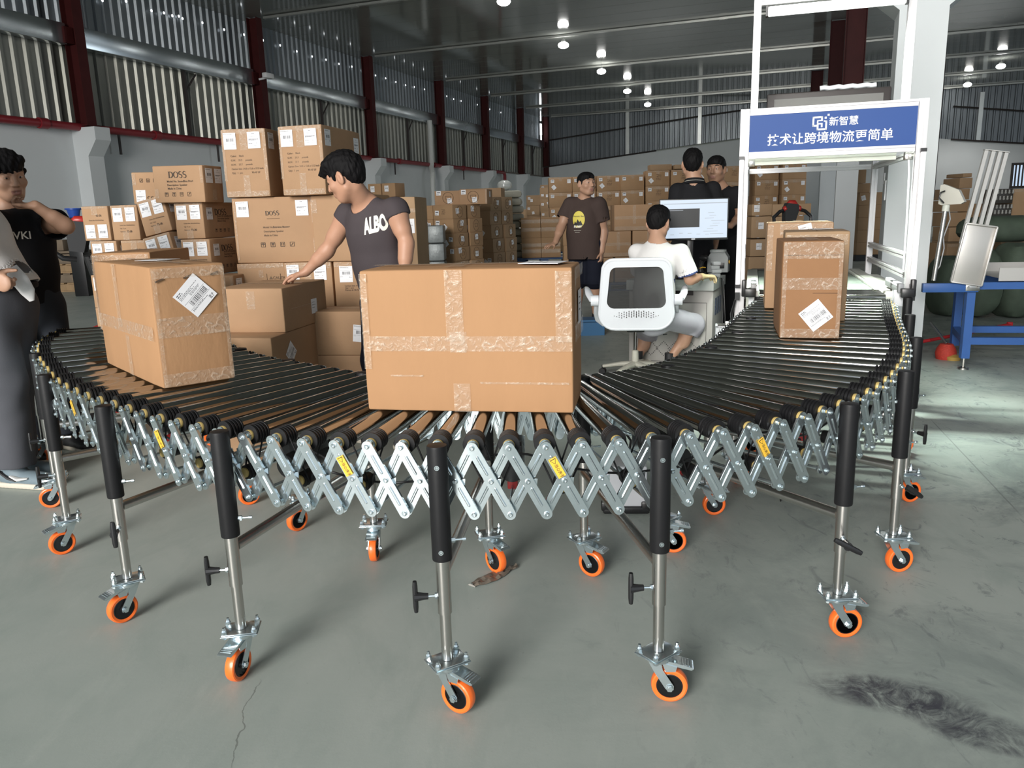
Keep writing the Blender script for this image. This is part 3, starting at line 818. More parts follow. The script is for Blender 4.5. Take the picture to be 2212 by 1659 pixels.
# ================================================================== cartons
M_CARD = mat('kraft_card', (.39, .218, .110), .78, var=.07, scale=9, bump=.10, bscale=55, stretch=(1, 1, .35), spec=.25)
M_CARD2 = mat('kraft_card_brown', (.40, .246, .140), .76, var=.10, scale=6, bump=.12, bscale=40, spec=.3)
M_CARD3 = mat('kraft_card_dull', (.36, .235, .135), .72, var=.12, scale=5, bump=.10, bscale=25, spec=.35)
M_CARDB = mat('kraft_card_far', (.37, .228, .122), .74, var=.12, scale=5, bump=.10, bscale=25, spec=.35)
M_PAPER = mat('label_paper', (.80, .80, .82), .5, spec=.4)
M_PRINT = mat('carton_print', (.060, .040, .028), .7)
M_PRINT2 = mat('carton_print_faint', (.17, .105, .06), .7)
M_GAP = mat('flap_dark', (.10, .06, .035), .9)  # dark brown of flap seams, slits and printed marks
def tape_material():
    m = bpy.data.materials.new('clear_tape'); m.use_nodes = True
    nt = m.node_tree; N = nt.nodes; K = nt.links; b = N['Principled BSDF']
    b.inputs['Base Color'].default_value = (.72, .60, .47, 1); b.inputs['Roughness'].default_value = .16
    b.inputs['Alpha'].default_value = .24; b.inputs['Specular IOR Level'].default_value = .75
    tc = N.new('ShaderNodeTexCoord'); mp = N.new('ShaderNodeMapping'); K.new(tc.outputs['Object'], mp.inputs[0]); mp.inputs['Scale'].default_value = (1, 1, 1)
    n = N.new('ShaderNodeTexNoise'); n.inputs['Scale'].default_value = 34; n.inputs['Detail'].default_value = 3; n.inputs['Distortion'].default_value = 1.6
    K.new(mp.outputs[0], n.inputs['Vector'])
    bp = N.new('ShaderNodeBump'); bp.inputs['Strength'].default_value = .55; bp.inputs['Distance'].default_value = .012
    K.new(n.outputs['Fac'], bp.inputs['Height']); K.new(bp.outputs[0], b.inputs['Normal'])
    r = N.new('ShaderNodeMapRange'); r.inputs['From Min'].default_value = .5; r.inputs['From Max'].default_value = .66
    r.inputs['To Min'].default_value = .16; r.inputs['To Max'].default_value = .46
    K.new(n.outputs['Fac'], r.inputs['Value']); K.new(r.outputs[0], b.inputs['Alpha'])
    return m
M_TAPE = tape_material()
_CM = {}
def carton_mesh(w, d, h, m, bulge=.004, fine=True, r=.006, seed=0):
    key = (round(w, 3), round(d, 3), round(h, 3), m.name, bulge, fine, seed)
    if key in _CM: return _CM[key]
    half = (w / 2, d / 2, h / 2)
    def ax(hh):
        c = [-hh, -hh + r * .35, -hh + r]
        n = 5 if fine else 1
        c += [(-hh + r) + (2 * hh - 2 * r) * k / (n + 1) for k in range(1, n + 1)]
        return c + [hh - r, hh - r * .35, hh]
    X = [ax(v) for v in half]; idx = {}; vs = []; fs = []
    rs = random.Random(seed + int(w * 1000) * 7 + int(h * 1000)); ph = [rs.uniform(0, 6) for _ in range(6)]
    def vert(i, j, k):
        if (i, j, k) in idx: return idx[(i, j, k)]
        p = Vector((X[0][i], X[1][j], X[2][k]))
        q = Vector([max(-(hh - r), min(hh - r, c)) for c, hh in zip(p, half)])
        d_ = p - q
        if d_.length > 1e-9: p = q + d_.normalized() * r
        a, b_, c = p.x / half[0], p.y / half[1], p.z / half[2]
        wx, wy, wz = max(0, 1 - a * a), max(0, 1 - b_ * b_), max(0, 1 - c * c)
        nz = .35 * math.sin(3 * a + ph[0]) * math.sin(3 * b_ + ph[1] + 2 * c)
        p.x += math.copysign(bulge, a) * wy * wz * (1 + nz) if abs(a) > .5 else 0
        p.y += math.copysign(bulge, b_) * wx * wz * (1 + nz) if abs(b_) > .5 else 0
        if c > .5: p.z += bulge * wx * wy * .6
        if fine:
            # corners are a little crushed
            cr = abs(a * b_ * c) ** 6
            p *= 1 - .006 * cr * (1 + math.sin(ph[2] + 9 * a + 5 * b_ + 3 * c))
        idx[(i, j, k)] = len(vs); vs.append(p); return idx[(i, j, k)]
    n = [len(x) - 1 for x in X]
    for s in (0, 1):
        for j in range(n[1]):
            for k in range(n[2]):
                i = s * n[0]; f = [vert(i, j, k), vert(i, j + 1, k), vert(i, j + 1, k + 1), vert(i, j, k + 1)]; fs.append(f if s else f[::-1])
        for i in range(n[0]):
            for k in range(n[2]):
                j = s * n[1]; f = [vert(i, j, k), vert(i + 1, j, k), vert(i + 1, j, k + 1), vert(i, j, k + 1)]; fs.append(f[::-1] if s else f)
        for i in range(n[0]):
            for j in range(n[1]):
                k = s * n[2]; f = [vert(i, j, k), vert(i + 1, j, k), vert(i + 1, j + 1, k), vert(i, j + 1, k)]; fs.append(f if s else f[::-1])
    mb = MB(); mb.add([v + Vector((0, 0, h / 2)) for v in vs], fs)
    me = mb.mesh('carton', m, 50); _CM[key] = me; return me
def bars_into(mb, cx, cy, w, h, seed, mi=1, z=.0007, gap=.003):
    rs = random.Random(seed); x = cx - w / 2
    while x < cx + w / 2:
        bw = rs.choice((.0009, .0014, .002, .0028)); mb.box((x + bw / 2, cy, z), (bw, h, .0002), None, mi); x += bw + rs.choice((.001, .0016, .0024))
def lines_into(mb, x0, y0, n, wmax, lh, seed, mi=1, z=.0007, dy=None):
    rs = random.Random(seed)
    for k in range(n):
        x = x0; y = y0 - k * (dy or lh * 2); tot = wmax * rs.uniform(.55, 1)
        while x < x0 + tot:
            ww = rs.uniform(.003, .010); mb.box((x + ww / 2, y, z), (min(ww, x0 + tot - x), lh, .0002), None, mi); x += ww + .002
def label_mesh(kind):
    mb = MB()
    if kind == 'D':
        mb.box((0, 0, .0003), (.104, .104, .0006))
        lines_into(mb, -.045, .042, 2, .03, .003, 1); lines_into(mb, -.045, .030, 3, .085, .0014, 2, dy=.004); lines_into(mb, -.01, .017, 3, .05, .0012, 6, dy=.0032)
        mb.box((0, .004, .0007), (.095, .0008, .0002), None, 1); bars_into(mb, .004, -.009, .072, .019, 3)
        mb.box((0, -.022, .0007), (.095, .0008, .0002), None, 1); lines_into(mb, -.045, -.027, 2, .08, .0016, 4); lines_into(mb, .026, -.036, 4, .018, .002, 5, dy=.0034)
    elif kind == 'A':
        mb.box((0, 0, .0003), (.096, .116, .0006))
        lines_into(mb, -.043, .050, 2, .08, .002, 11); mb.box((0, .026, .0007), (.09, .0008, .0002), None, 1)
        bars_into(mb, .002, .008, .058, .022, 12); mb.box((0, -.012, .0007), (.09, .0008, .0002), None, 1); lines_into(mb, -.043, -.018, 1, .03, .002, 13); lines_into(mb, .022, -.020, 2, .02, .002, 14)
    elif kind == 'C':
        mb.box((0, 0, .0003), (.096, .116, .0006))
        lines_into(mb, -.012, .044, 1, .026, .004, 21); lines_into(mb, -.030, .026, 1, .06, .0018, 22); lines_into(mb, -.038, .006, 2, .076, .0045, 23, dy=.006)
        lines_into(mb, -.040, -.022, 1, .03, .0035, 24); lines_into(mb, .014, -.022, 1, .014, .0025, 25); lines_into(mb, -.030, -.040, 1, .06, .0018, 26)
    elif kind == 'S':
        mb.box((0, 0, .0005), (.10, .09, .001)); mb.box((0, .012, .0011), (.07, .018, .0002), None, 1); lines_into(mb, -.04, -.018, 2, .08, .005, 31, z=.0012, dy=.014)
    elif kind == 'P': mb.box((0, 0, .0005), (.10, .11, .001)); lines_into(mb, -.04, .03, 3, .08, .004, 32, z=.0012, dy=.02)
    return mb.mesh('shipping_label', [M_PAPER, mat('label_print', (.11, .11, .12), .6)], 0)
LAB = {k: label_mesh(k) for k in 'DACSP'}
def icon_mesh():
    """handling marks: umbrella, glass, arrows, no-hooks, each in a little frame"""
    mb = MB(); t = .0032
    def frm(cx, s=.034):
        for dx, dy, w, h in ((0, s / 2, s, t), (0, -s / 2, s, t), (s / 2, 0, t, s), (-s / 2, 0, t, s)): mb.box((cx + dx, dy, .0003), (w, h, .0003))
    X = [-.12, -.04, .04, .12]
    for x in X: frm(x)
    mb.prism([(X[0] + .013 * math.cos(a), .002 + .011 * math.sin(a)) for a in np.linspace(0, math.pi, 9)], .0002, .0005); mb.box((X[0], -.004, .0003), (.003, .016, .0003))
    mb.prism([(X[1] - .011, .012), (X[1] - .006, -.001), (X[1] + .006, -.001), (X[1] + .011, .012)], .0002, .0005); mb.box((X[1], -.006, .0003), (.003, .010, .0003)); mb.box((X[1], -.011, .0003), (.012, .003, .0003))
    for dx in (-.007, .007):
        mb.box((X[2] + dx, -.002, .0003), (.004, .016, .0003)); mb.prism([(X[2] + dx - .006, .005), (X[2] + dx + .006, .005), (X[2] + dx, .013)], .0002, .0005)
    mb.box((X[3], 0, .0003), (.028, .004, .0003), Matrix.Rotation(math.radians(50), 3, 'Z')); mb.box((X[3] + .006, .008, .0003), (.010, .004, .0003))
    return mb
ICON = icon_mesh().mesh('handling_marks', M_PRINT, 0)
def ring_mesh():
    mb = MB(); n = 24
    pts = [Vector((.10 * math.cos(2 * math.pi * k / n), .10 * math.sin(2 * math.pi * k / n), .001)) for k in range(n)]
    mb.tube(pts, .0045, 5, closed=True)
    for a, b_ in (((-.05, .03), (.05, .03)), ((.05, .03), (.04, -.03)), ((.04, -.03), (-.04, -.03)), ((-.04, -.03), (-.05, .03))): mb.cyl((*a, .001), (*b_, .001), .004, n=5)
    return mb.mesh('round_logo', M_PRINT2, 0)
RING = ring_mesh()
def char_block():
    mb = MB(); rs = random.Random(5)
    for i in range(3):
        for j in range(4):
            for k in range(4): mb.box((-.035 + .035 * i + rs.uniform(-.012, .012), .05 - .032 * j + rs.uniform(-.01, .01), .0005), rs.choice(((.024, .004, .0004), (.004, .022, .0004))))
    return mb.mesh('printed_block', M_PRINT2, 0)
CHARB = char_block()
DOSS = {}
def doss_mesh(s):
    """the DOSS wordmark in a high-contrast roman"""
    if s in DOSS: return DOSS[s]
    mb = MB()
    def stroke(pts, wide):                       # flat ribbon with varying width
        vs, fs = [], []
        for i, (x, y) in enumerate(pts):
            a = pts[max(0, i - 1)]; b_ = pts[min(len(pts) - 1, i + 1)]
            t = Vector((b_[0] - a[0], b_[1] - a[1])).normalized(); w = wide[i] / 2
            vs += [(x - t.y * w, y + t.x * w, .0004), (x + t.y * w, y - t.x * w, .0004)]
        for i in range(len(pts) - 1): fs.append((2 * i, 2 * i + 1, 2 * i + 3, 2 * i + 2))
        mb.add([(v[0] * s, v[1] * s, v[2]) for v in vs], fs)
    A = np.linspace(0, 2 * math.pi, 25)
    mb.add([(x * s, y * s, .0004) for x, y in ((-1.72, -.5), (-1.52, -.5), (-1.52, .5), (-1.72, .5))], [(0, 1, 2, 3)])
    for y in (-.49, .47): mb.add([((-1.80 + a) * s, (y + b_) * s, .0004) for a, b_ in ((0, 0), (.45, 0), (.45, .03), (0, .03))], [(0, 1, 2, 3)])
    B_ = np.linspace(-math.pi / 2, math.pi / 2, 13); stroke([(-1.50 + .52 * math.cos(b_), .47 * math.sin(b_)) for b_ in B_], [.04 + .20 * abs(math.cos(b_)) for b_ in B_])
    stroke([(-.42 + .38 * math.cos(a), .46 * math.sin(a)) for a in A], [.05 + .13 * abs(math.cos(a)) for a in A])
    for ox in (.42, 1.16):
        C = np.linspace(.5, 4.6, 14); p = [(ox + .25 * math.cos(c), .25 + .24 * math.sin(c)) for c in C]
        p += [(ox + .27 * math.cos(c), -.24 + .25 * math.sin(c)) for c in np.linspace(1.5, -2.7, 14)]
        stroke(p, [.04 + .13 * math.sin(math.pi * k / 27) for k in range(28)])
    DOSS[s] = mb.mesh('brand_print', M_PRINT, 0); return DOSS[s]
def face_M(face, u, v, w, d, h, rot=0.0, off=.0015):
    y = Vector((0, 0, 1))
    if face == 'F': o, x = Vector((u, -d / 2, h / 2 + v)), Vector((1, 0, 0))
    elif face == 'R': o, x = Vector((w / 2, u, h / 2 + v)), Vector((0, 1, 0))
    elif face == 'L': o, x = Vector((-w / 2, -u, h / 2 + v)), Vector((0, -1, 0))
    elif face == 'K': o, x = Vector((-u, d / 2, h / 2 + v)), Vector((-1, 0, 0))
    else: o, x, y = Vector((u, v, h)), Vector((1, 0, 0)), Vector((0, 1, 0))
    return face_mat(o, x, y, off) @ Matrix.Rotation(math.radians(rot), 4, 'Z')
def carton(w, d, h, M, label, group=None, m=None, feats=(), bulge=.004, fine=True, seed=0):
    m = m or M_CARD
    o = bpy.data.objects.new('carton', carton_mesh(w, d, h, m, bulge, fine, seed=seed)); link(o, None, M)
    tag(o, label, 'carton', group)
    for f in feats:
        k = f[0]; off = bulge + .0008
        if k == 'lab':
            _, face, u, v, typ, rot = f[:6]; sc = f[6] if len(f) > 6 else 1
            part('shipping_label', LAB[typ], None, o, local=face_M(face, u, v, w, d, h, rot, off) @ Matrix.Scale(sc, 4))
        elif k == 'doss': part('brand_print', doss_mesh(f[4]), None, o, local=face_M(f[1], f[2], f[3], w, d, h, f[5] if len(f) > 5 else 0, off))
        elif k == 'icons': part('handling_marks', ICON, None, o, local=face_M(f[1], f[2], f[3], w, d, h, f[5] if len(f) > 5 else 0, off) @ Matrix.Scale(f[4], 4))
        elif k == 'txt':
            _, face, u, v, s, size = f[:6]
            part('printed_text', text_mesh(s, size, f[6] if len(f) > 6 else M_PRINT2, .0004, 'LEFT'), None, o, local=face_M(face, u, v, w, d, h, 0, off))
        elif k == 'ring': part('round_logo', RING, None, o, local=face_M(f[1], f[2], f[3], w, d, h, 0, off) @ Matrix.Diagonal((f[4], f[5] if len(f) > 5 else f[4], 1, 1)))
        elif k == 'block': part('printed_block', CHARB, None, o, local=face_M(f[1], f[2], f[3], w, d, h, 0, off) @ Matrix.Scale(f[4], 4))
        elif k == 'tape':      # ('tape', face, u, v, width, height)
            _, face, u, v, a, b_ = f
            mb = MB(); n = 10; rs = random.Random(int(1000 * (a + b_ + u + v)))
            vs, fs = [], []
            for i in range(n + 1):
                for j in range(4):
                    x = (-.5 + i / n) * a; y = (-.5 + j / 3) * b_
                    vs.append((x, y, rs.uniform(0, .0007)))
            for i in range(n):
                for j in range(3): fs.append((i * 4 + j, (i + 1) * 4 + j, (i + 1) * 4 + j + 1, i * 4 + j + 1))
            mb.add(vs, fs); part('packing_tape', mb, M_TAPE, o, local=face_M(face, u, v, w, d, h, 0, off + .0002))
        elif k == 'gap':       # dark slit where flaps meet
            _, face, u, v, a, b_ = f[:6]
            mb = MB(); mb.box((0, 0, 0), (a, b_, .0012)); part('flap_seam', mb, M_GAP, o, local=face_M(face, u, v, w, d, h, f[6] if len(f) > 6 else 0, off - .0004))
    return o
def carton_frame(BLp, BRp, z, yaw=None):
    """base matrix from the two bottom front corners (pixels) on height z"""
    a, b_ = PZ(*BLp, z), PZ(*BRp, z); return a, b_
def MFront(pl, yawdeg, w, d, roll=0.0):
    """matrix of a carton whose front-left bottom corner is pl; x axis of the front face at yaw"""
    y = math.radians(yawdeg)
    R = Matrix.Rotation(y, 4, 'Z')
    return Matrix.Translation(pl) @ R @ Matrix.Rotation(math.radians(roll), 4, 'Y') @ Matrix.Translation((w / 2, d / 2, 0))

# ---- the four nearest cartons on the rollers
ZT = .7515
w, d, h = .622, .27, .418
a, b_ = PZ(795, 886, ZT), PZ(1240, 893, ZT); yaw = math.degrees(math.atan2(b_.y - a.y, b_.x - a.x))
carton(w, d, h, MFront(Vector((a.x, a.y, ZT)), yaw, w, d), 'large plain carton in the middle of the conveyor front, crossed by clear tape', 'cartons travelling on the conveyor', M_CARD,
       (('tape', 'F', -.028, .105, .052, .205), ('tape', 'F', -.02, .0, .05, .06), ('tape', 'F', .01, -.005, .60, .044), ('tape', 'F', .287, .10, .046, .20), ('tape', 'F', -.298, .06, .022, .28),
        ('tape', 'F', -.015, -.165, .05, .085), ('tape', 'T', -.03, 0, .052, .268), ('tape', 'T', 0, 0, .61, .05), ('gap', 'T', 0, 0, .612, .003), ('tape', 'R', .0, .02, .26, .05), ('tape', 'R', -.11, .1, .04, .2), ('tape', 'R', .0, .19, .26, .035),
        ('lab', 'R', .02, .085, 'P', 0, .9), ('lab', 'T', .215, -.01, 'P', 80, 1.1), ('tape', 'F', .17, -.12, .26, .006), ('tape', 'F', -.18, -.10, .1, .005)), bulge=.006)
f0 = PZ(357, 843, ZT); l0 = PZ(232, 785, ZT)
dl = (f0 - l0).normalized(); yawL = math.degrees(math.atan2(dl.y, dl.x))
w, d, h = .735, .258, .425
carton(w, d, h, MFront(Vector((l0.x, l0.y, ZT)), yawL, w, d), 'brown carton on the left of the conveyor with a white diamond label on its end', 'cartons travelling on the conveyor', M_CARD,
       (('lab', 'R', .015, .105, 'D', 45, 1.06), ('tape', 'F', -.01, -.02, .72, .05), ('tape', 'F', -.055, .09, .048, .24), ('tape', 'F', .02, -.13, .048, .155), ('tape', 'R', 0, .0, .25, .07), ('tape', 'R', 0, -.185, .25, .045),
        ('tape', 'R', .0, .188, .25, .035), ('tape', 'R', -.118, .0, .014, .40), ('tape', 'R', .118, 0, .014, .4), ('tape', 'T', 0, 0, .72, .05), ('gap', 'T', 0, 0, .72, .003), ('tape', 'T', .15, 0, .06, .24), ('lab', 'T', -.02, .02, 'P', 30, 1.1),
        ('gap', 'R', -.10, .165, .03, .006, 20), ('gap', 'R', -.005, .172, .03, .006, 20), ('gap', 'R', .09, .178, .03, .006, 20)), bulge=.005, seed=3)
# the carton right behind it
p = PZ(195, 548, 1.171); p.z = ZT
carton(.318, .56, .42, MFront(p, 1.0, .318, .56), 'brown carton half hidden behind the left diamond-labelled carton', 'cartons travelling on the conveyor', M_CARD,
       (('tape', 'F', -.148, .0, .02, .40), ('tape', 'F', 0, .17, .3, .06), ('tape', 'T', 0, 0, .05, .55), ('gap', 'T', 0, 0, .003, .55), ('lab', 'F', .0, .13, 'P', 10, .7)), bulge=.005, seed=5)
# cartons on the right leg, coming out of the scanning frame
a, b_ = PZ(1683, 730, ZT), PZ(1812, 732, ZT); yawR = -15.0
w, d, h = .247, .44, .418
carton(w, d, h, MFront(Vector((a.x, a.y, ZT)), yawR, w, d), 'brown carton on the right of the conveyor with a tilted diamond label', 'cartons travelling on the conveyor', mat('kraft_card_red', (.305, .160, .078), .78, var=.07, scale=9, bump=.10, bscale=55, spec=.25),
       (('lab', 'F', .022, -.108, 'D', 40, .98), ('tape', 'F', 0, .028, .24, .05), ('tape', 'F', 0, -.187, .24, .04), ('tape', 'F', 0, .17, .24, .07), ('tape', 'F', -.112, .0, .016, .40), ('tape', 'F', .112, 0, .016, .4), ('gap', 'F', 0, .150, .235, .002), ('gap', 'F', .055, -.012, .10, .0016), ('tape', 'T', 0, 0, .05, .43)), bulge=.004, seed=6)
p = Vector((a.x, a.y, ZT)) + Vector((.19, .53, 0)) 
carton(.30, .40, .44, MFront(p, yawR - 3, .30, .40), 'dull carton on the conveyor close behind the right-hand one, second from its front', 'cartons travelling on the conveyor', M_CARD3,
       (('tape', 'T', 0, 0, .05, .39), ('tape', 'F', 0, .18, .28, .05), ('lab', 'T', .03, .06, 'P', 10), ('gap', 'T', 0, 0, .003, .39)), seed=7)
p = Vector((a.x, a.y, ZT)) + Vector((.265, 1.03, 0))
carton(.345, .42, .475, MFront(p, yawR - 2, .345, .42), 'tallest carton on the conveyor under the scanning frame, third from its front', 'cartons travelling on the conveyor', M_CARD2,
       (('tape', 'F', .03, .20, .27, .06), ('lab', 'F', .03, .19, 'P', 15, .7), ('tape', 'T', 0, 0, .05, .41), ('tape', 'F', -.155, .1, .03, .25)), seed=8)

# ---- the wall of DOSS cartons behind the conveyor
def yaw_pt(pl, yawdeg, dx, dy=0.0):
    y = math.radians(yawdeg); return pl + Vector((math.cos(y) * dx - math.sin(y) * dy, math.sin(y) * dx + math.cos(y) * dy, 0))
G1, G2 = 'small DOSS speaker cartons in the left stack', 'large DOSS speaker cartons in the right stack'
# small cartons: end .222 x .243, length .37
SW, SD, SH = .222, .37, .243
def small(BL, Y, z, yaw, label, roll=0, flip=False, dark=True, dx=0, group=G1):
    p = PY(BL[0], BL[1], Y); p.z = z
    s = -1 if flip else 1
    fe = [('lab', 'F', -.052 * s, .055 * s, 'A', 180 if flip else 0, .82), ('lab', 'F', .052 * s, .057 * s, 'C', 180 if flip else 0, .82), ('tape', 'F', 0, .09, .05, .06), ('tape', 'F', 0, -.09, .05, .06),
          ('tape', 'F', 0, .112, .21, .015), ('lab', 'R', -.115, .045, 'A', 0, .7), ('doss', 'R', .02, .055, .042), ('txt', 'R', -.03, .01, 'Model No. SoundBox Pro+\nDescription: Speaker\nMade in China', .017), ('icons', 'R', .02, -.07, .62)]
    if not flip:
        fe += [('txt', 'F', -.045, -.018, 'Carton Size: 40.5x22x24.5cm', .0105), ('txt', 'F', -.045, -.040, 'Qty:  8  pcs', .0105), ('txt', 'F', -.045, -.062, 'Carton #:', .0105), ('txt', 'F', .008, -.062, '72-30', .019, M_PRINT)]
    else:
        fe += [('txt', 'F', .01, .055, '02-26', .02, M_PRINT), ('txt', 'F', -.055, .022, 'Carton Size: 40.5x22x24.5cm', .0105)]
    return carton(SW, SD, SH, MFront(p, yaw, SW, SD, roll), label, group, M_CARD2, fe, bulge=.003, seed=len(label))
YD = 5.55
z3, zC, zB, zA = .72, .965, 1.211, 1.458      # row bases
small((376, 455), 5.52, zB, -14, 'small upright carton at the right end of the upper double-labelled row, left stack')
small((309, 462), 5.60, zB + .02, -14, 'small tilted carton in the upper double-labelled row of the left stack', roll=-11)
small((239, 464), 5.72, zB, -14, 'small carton in the upper row, left of the tilted one, labels on top')
small((177, 466), 5.80, zB, -14, 'small upside-down carton at the left end of the upper row, left stack', flip=True)
small((391, 531), 5.48, zC, -13, 'small upright carton at the right end of the lower double-labelled row, left stack')
small((324, 540), 5.56, zC + .015, -14, 'small tilted carton in the lower double-labelled row of the left stack', roll=-12)
small((262, 535), 5.70, zC, -14, 'small upside-down carton in the lower row, left of the tilted one', flip=True)
small((196, 536), 5.80, zC, -14, 'small carton at the left end of the lower row, behind the truck handle')
# top two lie lengthwise
p = PY(329, 379, 5.50); p.z = zA
LW, LD = .382, .225
carton(LW, LD, .242, MFront(p, -13, LW, LD, 1.0), 'topmost DOSS carton of the left stack, lying lengthwise with its logo forward', G1, M_CARD2,
       (('doss', 'F', .005, .062, .042), ('txt', 'F', -.085, .018, 'Model No. SoundBox Pro+', .018, M_PRINT), ('txt', 'F', -.085, -.006, 'Description: Speaker', .018, M_PRINT), ('txt', 'F', -.083, -.029, 'Made in China', .018, M_PRINT), ('icons', 'F', -.01, -.066, .72),
        ('lab', 'R', -.05, .055, 'A', 0, .82), ('lab', 'R', .055, .055, 'C', 0, .82), ('tape', 'F', .18, .06, .02, .11), ('tape', 'F', -.17, -.06, .03, .06), ('tape', 'R', 0, -.07, .05, .07)), bulge=.003, seed=21)
p = PY(283, 388, 5.66); p.z = zA
carton(LW, LD, .215, MFront(p, -14, LW, LD, 1.5), 'upside-down DOSS carton left behind the topmost one on the left stack', G1, M_CARD2,
       (('icons', 'F', -.03, .052, .68, 180), ('lab', 'F', -.125, -.06, 'C', 0, .82), ('doss', 'F', -.015, -.075, .04, 180), ('tape', 'F', -.17, .06, .03, .08)), bulge=.003, seed=22)
p = PY(392, 597, 5.42); p.z = z3
carton(LW, LD, .242, MFront(p, -10, LW, LD, 0), 'small DOSS carton lying lengthwise below both double-labelled rows of the left stack', G1, M_CARD2,
       (('doss', 'F', .0, .072, .042), ('txt', 'F', -.09, .03, 'Model No. SoundBox Pro+', .018, M_PRINT), ('txt', 'F', -.09, .006, 'Description: Speaker', .018, M_PRINT), ('icons', 'F', -.01, -.06, .72), ('lab', 'R', -.045, .05, 'A', 0, .82), ('tape', 'F', .178, .0, .02, .22)), bulge=.003, seed=23)
# lower rows, mostly hidden by the conveyor and its cartons
LOW = ['lowest', 'second lowest', 'third lowest', 'fourth lowest']
for c, (u, Y) in enumerate(((196, 5.80), (262, 5.70), (326, 5.58))):
    z = .0; k = 0
    while k < 4:
        hh = .241; p = PY(u, 600, Y); p.z = k * hh
        carton(SW, SD, hh - .001, MFront(p, -14, SW, SD), 'small carton in the %s row of the left stack, %s column, mostly hidden' % (LOW[k], ['leftmost', 'second', 'third'][c]), G1, M_CARD2,
               (('lab', 'F', -.052, .055, 'A', 0, .82), ('lab', 'F', .052, .057, 'C', 0, .82)) if k == 3 else (), bulge=.0, fine=False); k += 1
for k in range(3):
    p = PY(393, 600, 5.44); p.z = k * .24
    carton(LW, LD, .239, MFront(p, -10, LW, LD), 'small lengthwise carton in the %s row of the left stack, mostly hidden' % LOW[k], G1, M_CARD2, bulge=0, fine=False)
# large cartons
def big_end(BL, Y, z, yaw, label, seed):
    p = PY(BL[0], BL[1], Y); p.z = z; w, d, h = .312, .62, .445
    carton(w, d, h, MFront(p, yaw, w, d, 0), label, G2, M_CARD2,
           (('lab', 'F', -.095, .145, 'A', 0, .92), ('lab', 'F', .075, .147, 'C', 0, .92), ('txt', 'F', -.10, .048, 'Color:    Black', .016), ('txt', 'F', -.10, .020, 'G.W.    29.9     pounds', .016), ('txt', 'F', -.10, -.008, 'N.W.    27.7     pounds', .016),
            ('txt', 'F', -.10, -.036, 'Carton Size: 24.8 x 12.6 x 17.3 inch', .0155), ('txt', 'F', -.10, -.062, 'Qty:  1  pcs', .016), ('txt', 'F', .04, -.062, 'T0 47 37', .016), ('tape', 'F', .0, .15, .05, .13), ('tape', 'F', .0, -.15, .045, .14), ('tape', 'F', 0, .205, .3, .03), ('tape', 'F', 0, -.2, .3, .035),
            ('tape', 'F', -.145, 0.05, .02, .33), ('tape', 'F', .145, 0.05, .02, .33), ('lab', 'R', -.235, .145, 'A', 0, .9), ('lab', 'R', .225, .125, 'C', 0, .9), ('tape', 'T', 0, 0, .05, .6)), bulge=.004, seed=seed)
big_end((491, 433), 5.50, 1.478, -7, 'large carton on top of the right stack, left one, with two white labels', 31)
big_end((613, 431), 5.42, 1.478, -13, 'large carton on top of the right stack, right one, behind the worker in sleeveless shirt', 32)
p = PY(513, 567, 5.52); p.z = 1.032; w, d, h = .575, .34, .443
carton(w, d, h, MFront(p, -3, w, d, 0), 'large DOSS carton in the right stack, logo forward, under the two top ones', G2, M_CARD2,
       (('lab', 'F', -.215, .145, 'A', 0, .9), ('lab', 'F', .20, .145, 'C', 0, .9), ('doss', 'F', -.005, .115, .0295), ('txt', 'F', -.082, .02, 'Model No.', .0165), ('txt', 'F', -.012, .02, 'Extreme Boom+', .0175, M_PRINT), ('txt', 'F', -.08, -.008, 'Description: Speaker', .0165), ('txt', 'F', -.08, -.035, 'Made in China', .0165),
        ('icons', 'F', .01, -.098, .85), ('gap', 'F', -.005, .078, .09, .0022), ('tape', 'F', .272, .13, .018, .17), ('tape', 'F', .272, -.12, .018, .12), ('tape', 'F', -.27, .0, .012, .4)), bulge=.004, seed=33)
p = PY(682, 565, 5.45); p.z = 1.032; w, d, h = .40, .5, .443
carton(w, d, h, MFront(p, -9, w, d, 0), 'large plain carton in the right stack behind the reaching arm', G2, M_CARD2,
       (('tape', 'F', -.18, .15, .04, .09), ('icons', 'F', .16, -.11, .8)), bulge=.004, seed=34)
p = PY(868, 567, 5.95); p.z = .77; w, d, h = .15, .5, .70
p = PY(800, 567, 5.9); p.z = .76; w, d, h = .36, .5, .70
carton(w, d, h, MFront(p, -4, w, d, 0), 'tall labelled carton just right of the man in the sleeveless shirt', G2, M_CARD3,
       (('lab', 'F', .125, .14, 'C', 0, .9), ('lab', 'F', -.1, .16, 'A', 0, .9), ('tape', 'F', .03, .25, .3, .03)), bulge=.004, seed=35)
ZH = 1.031
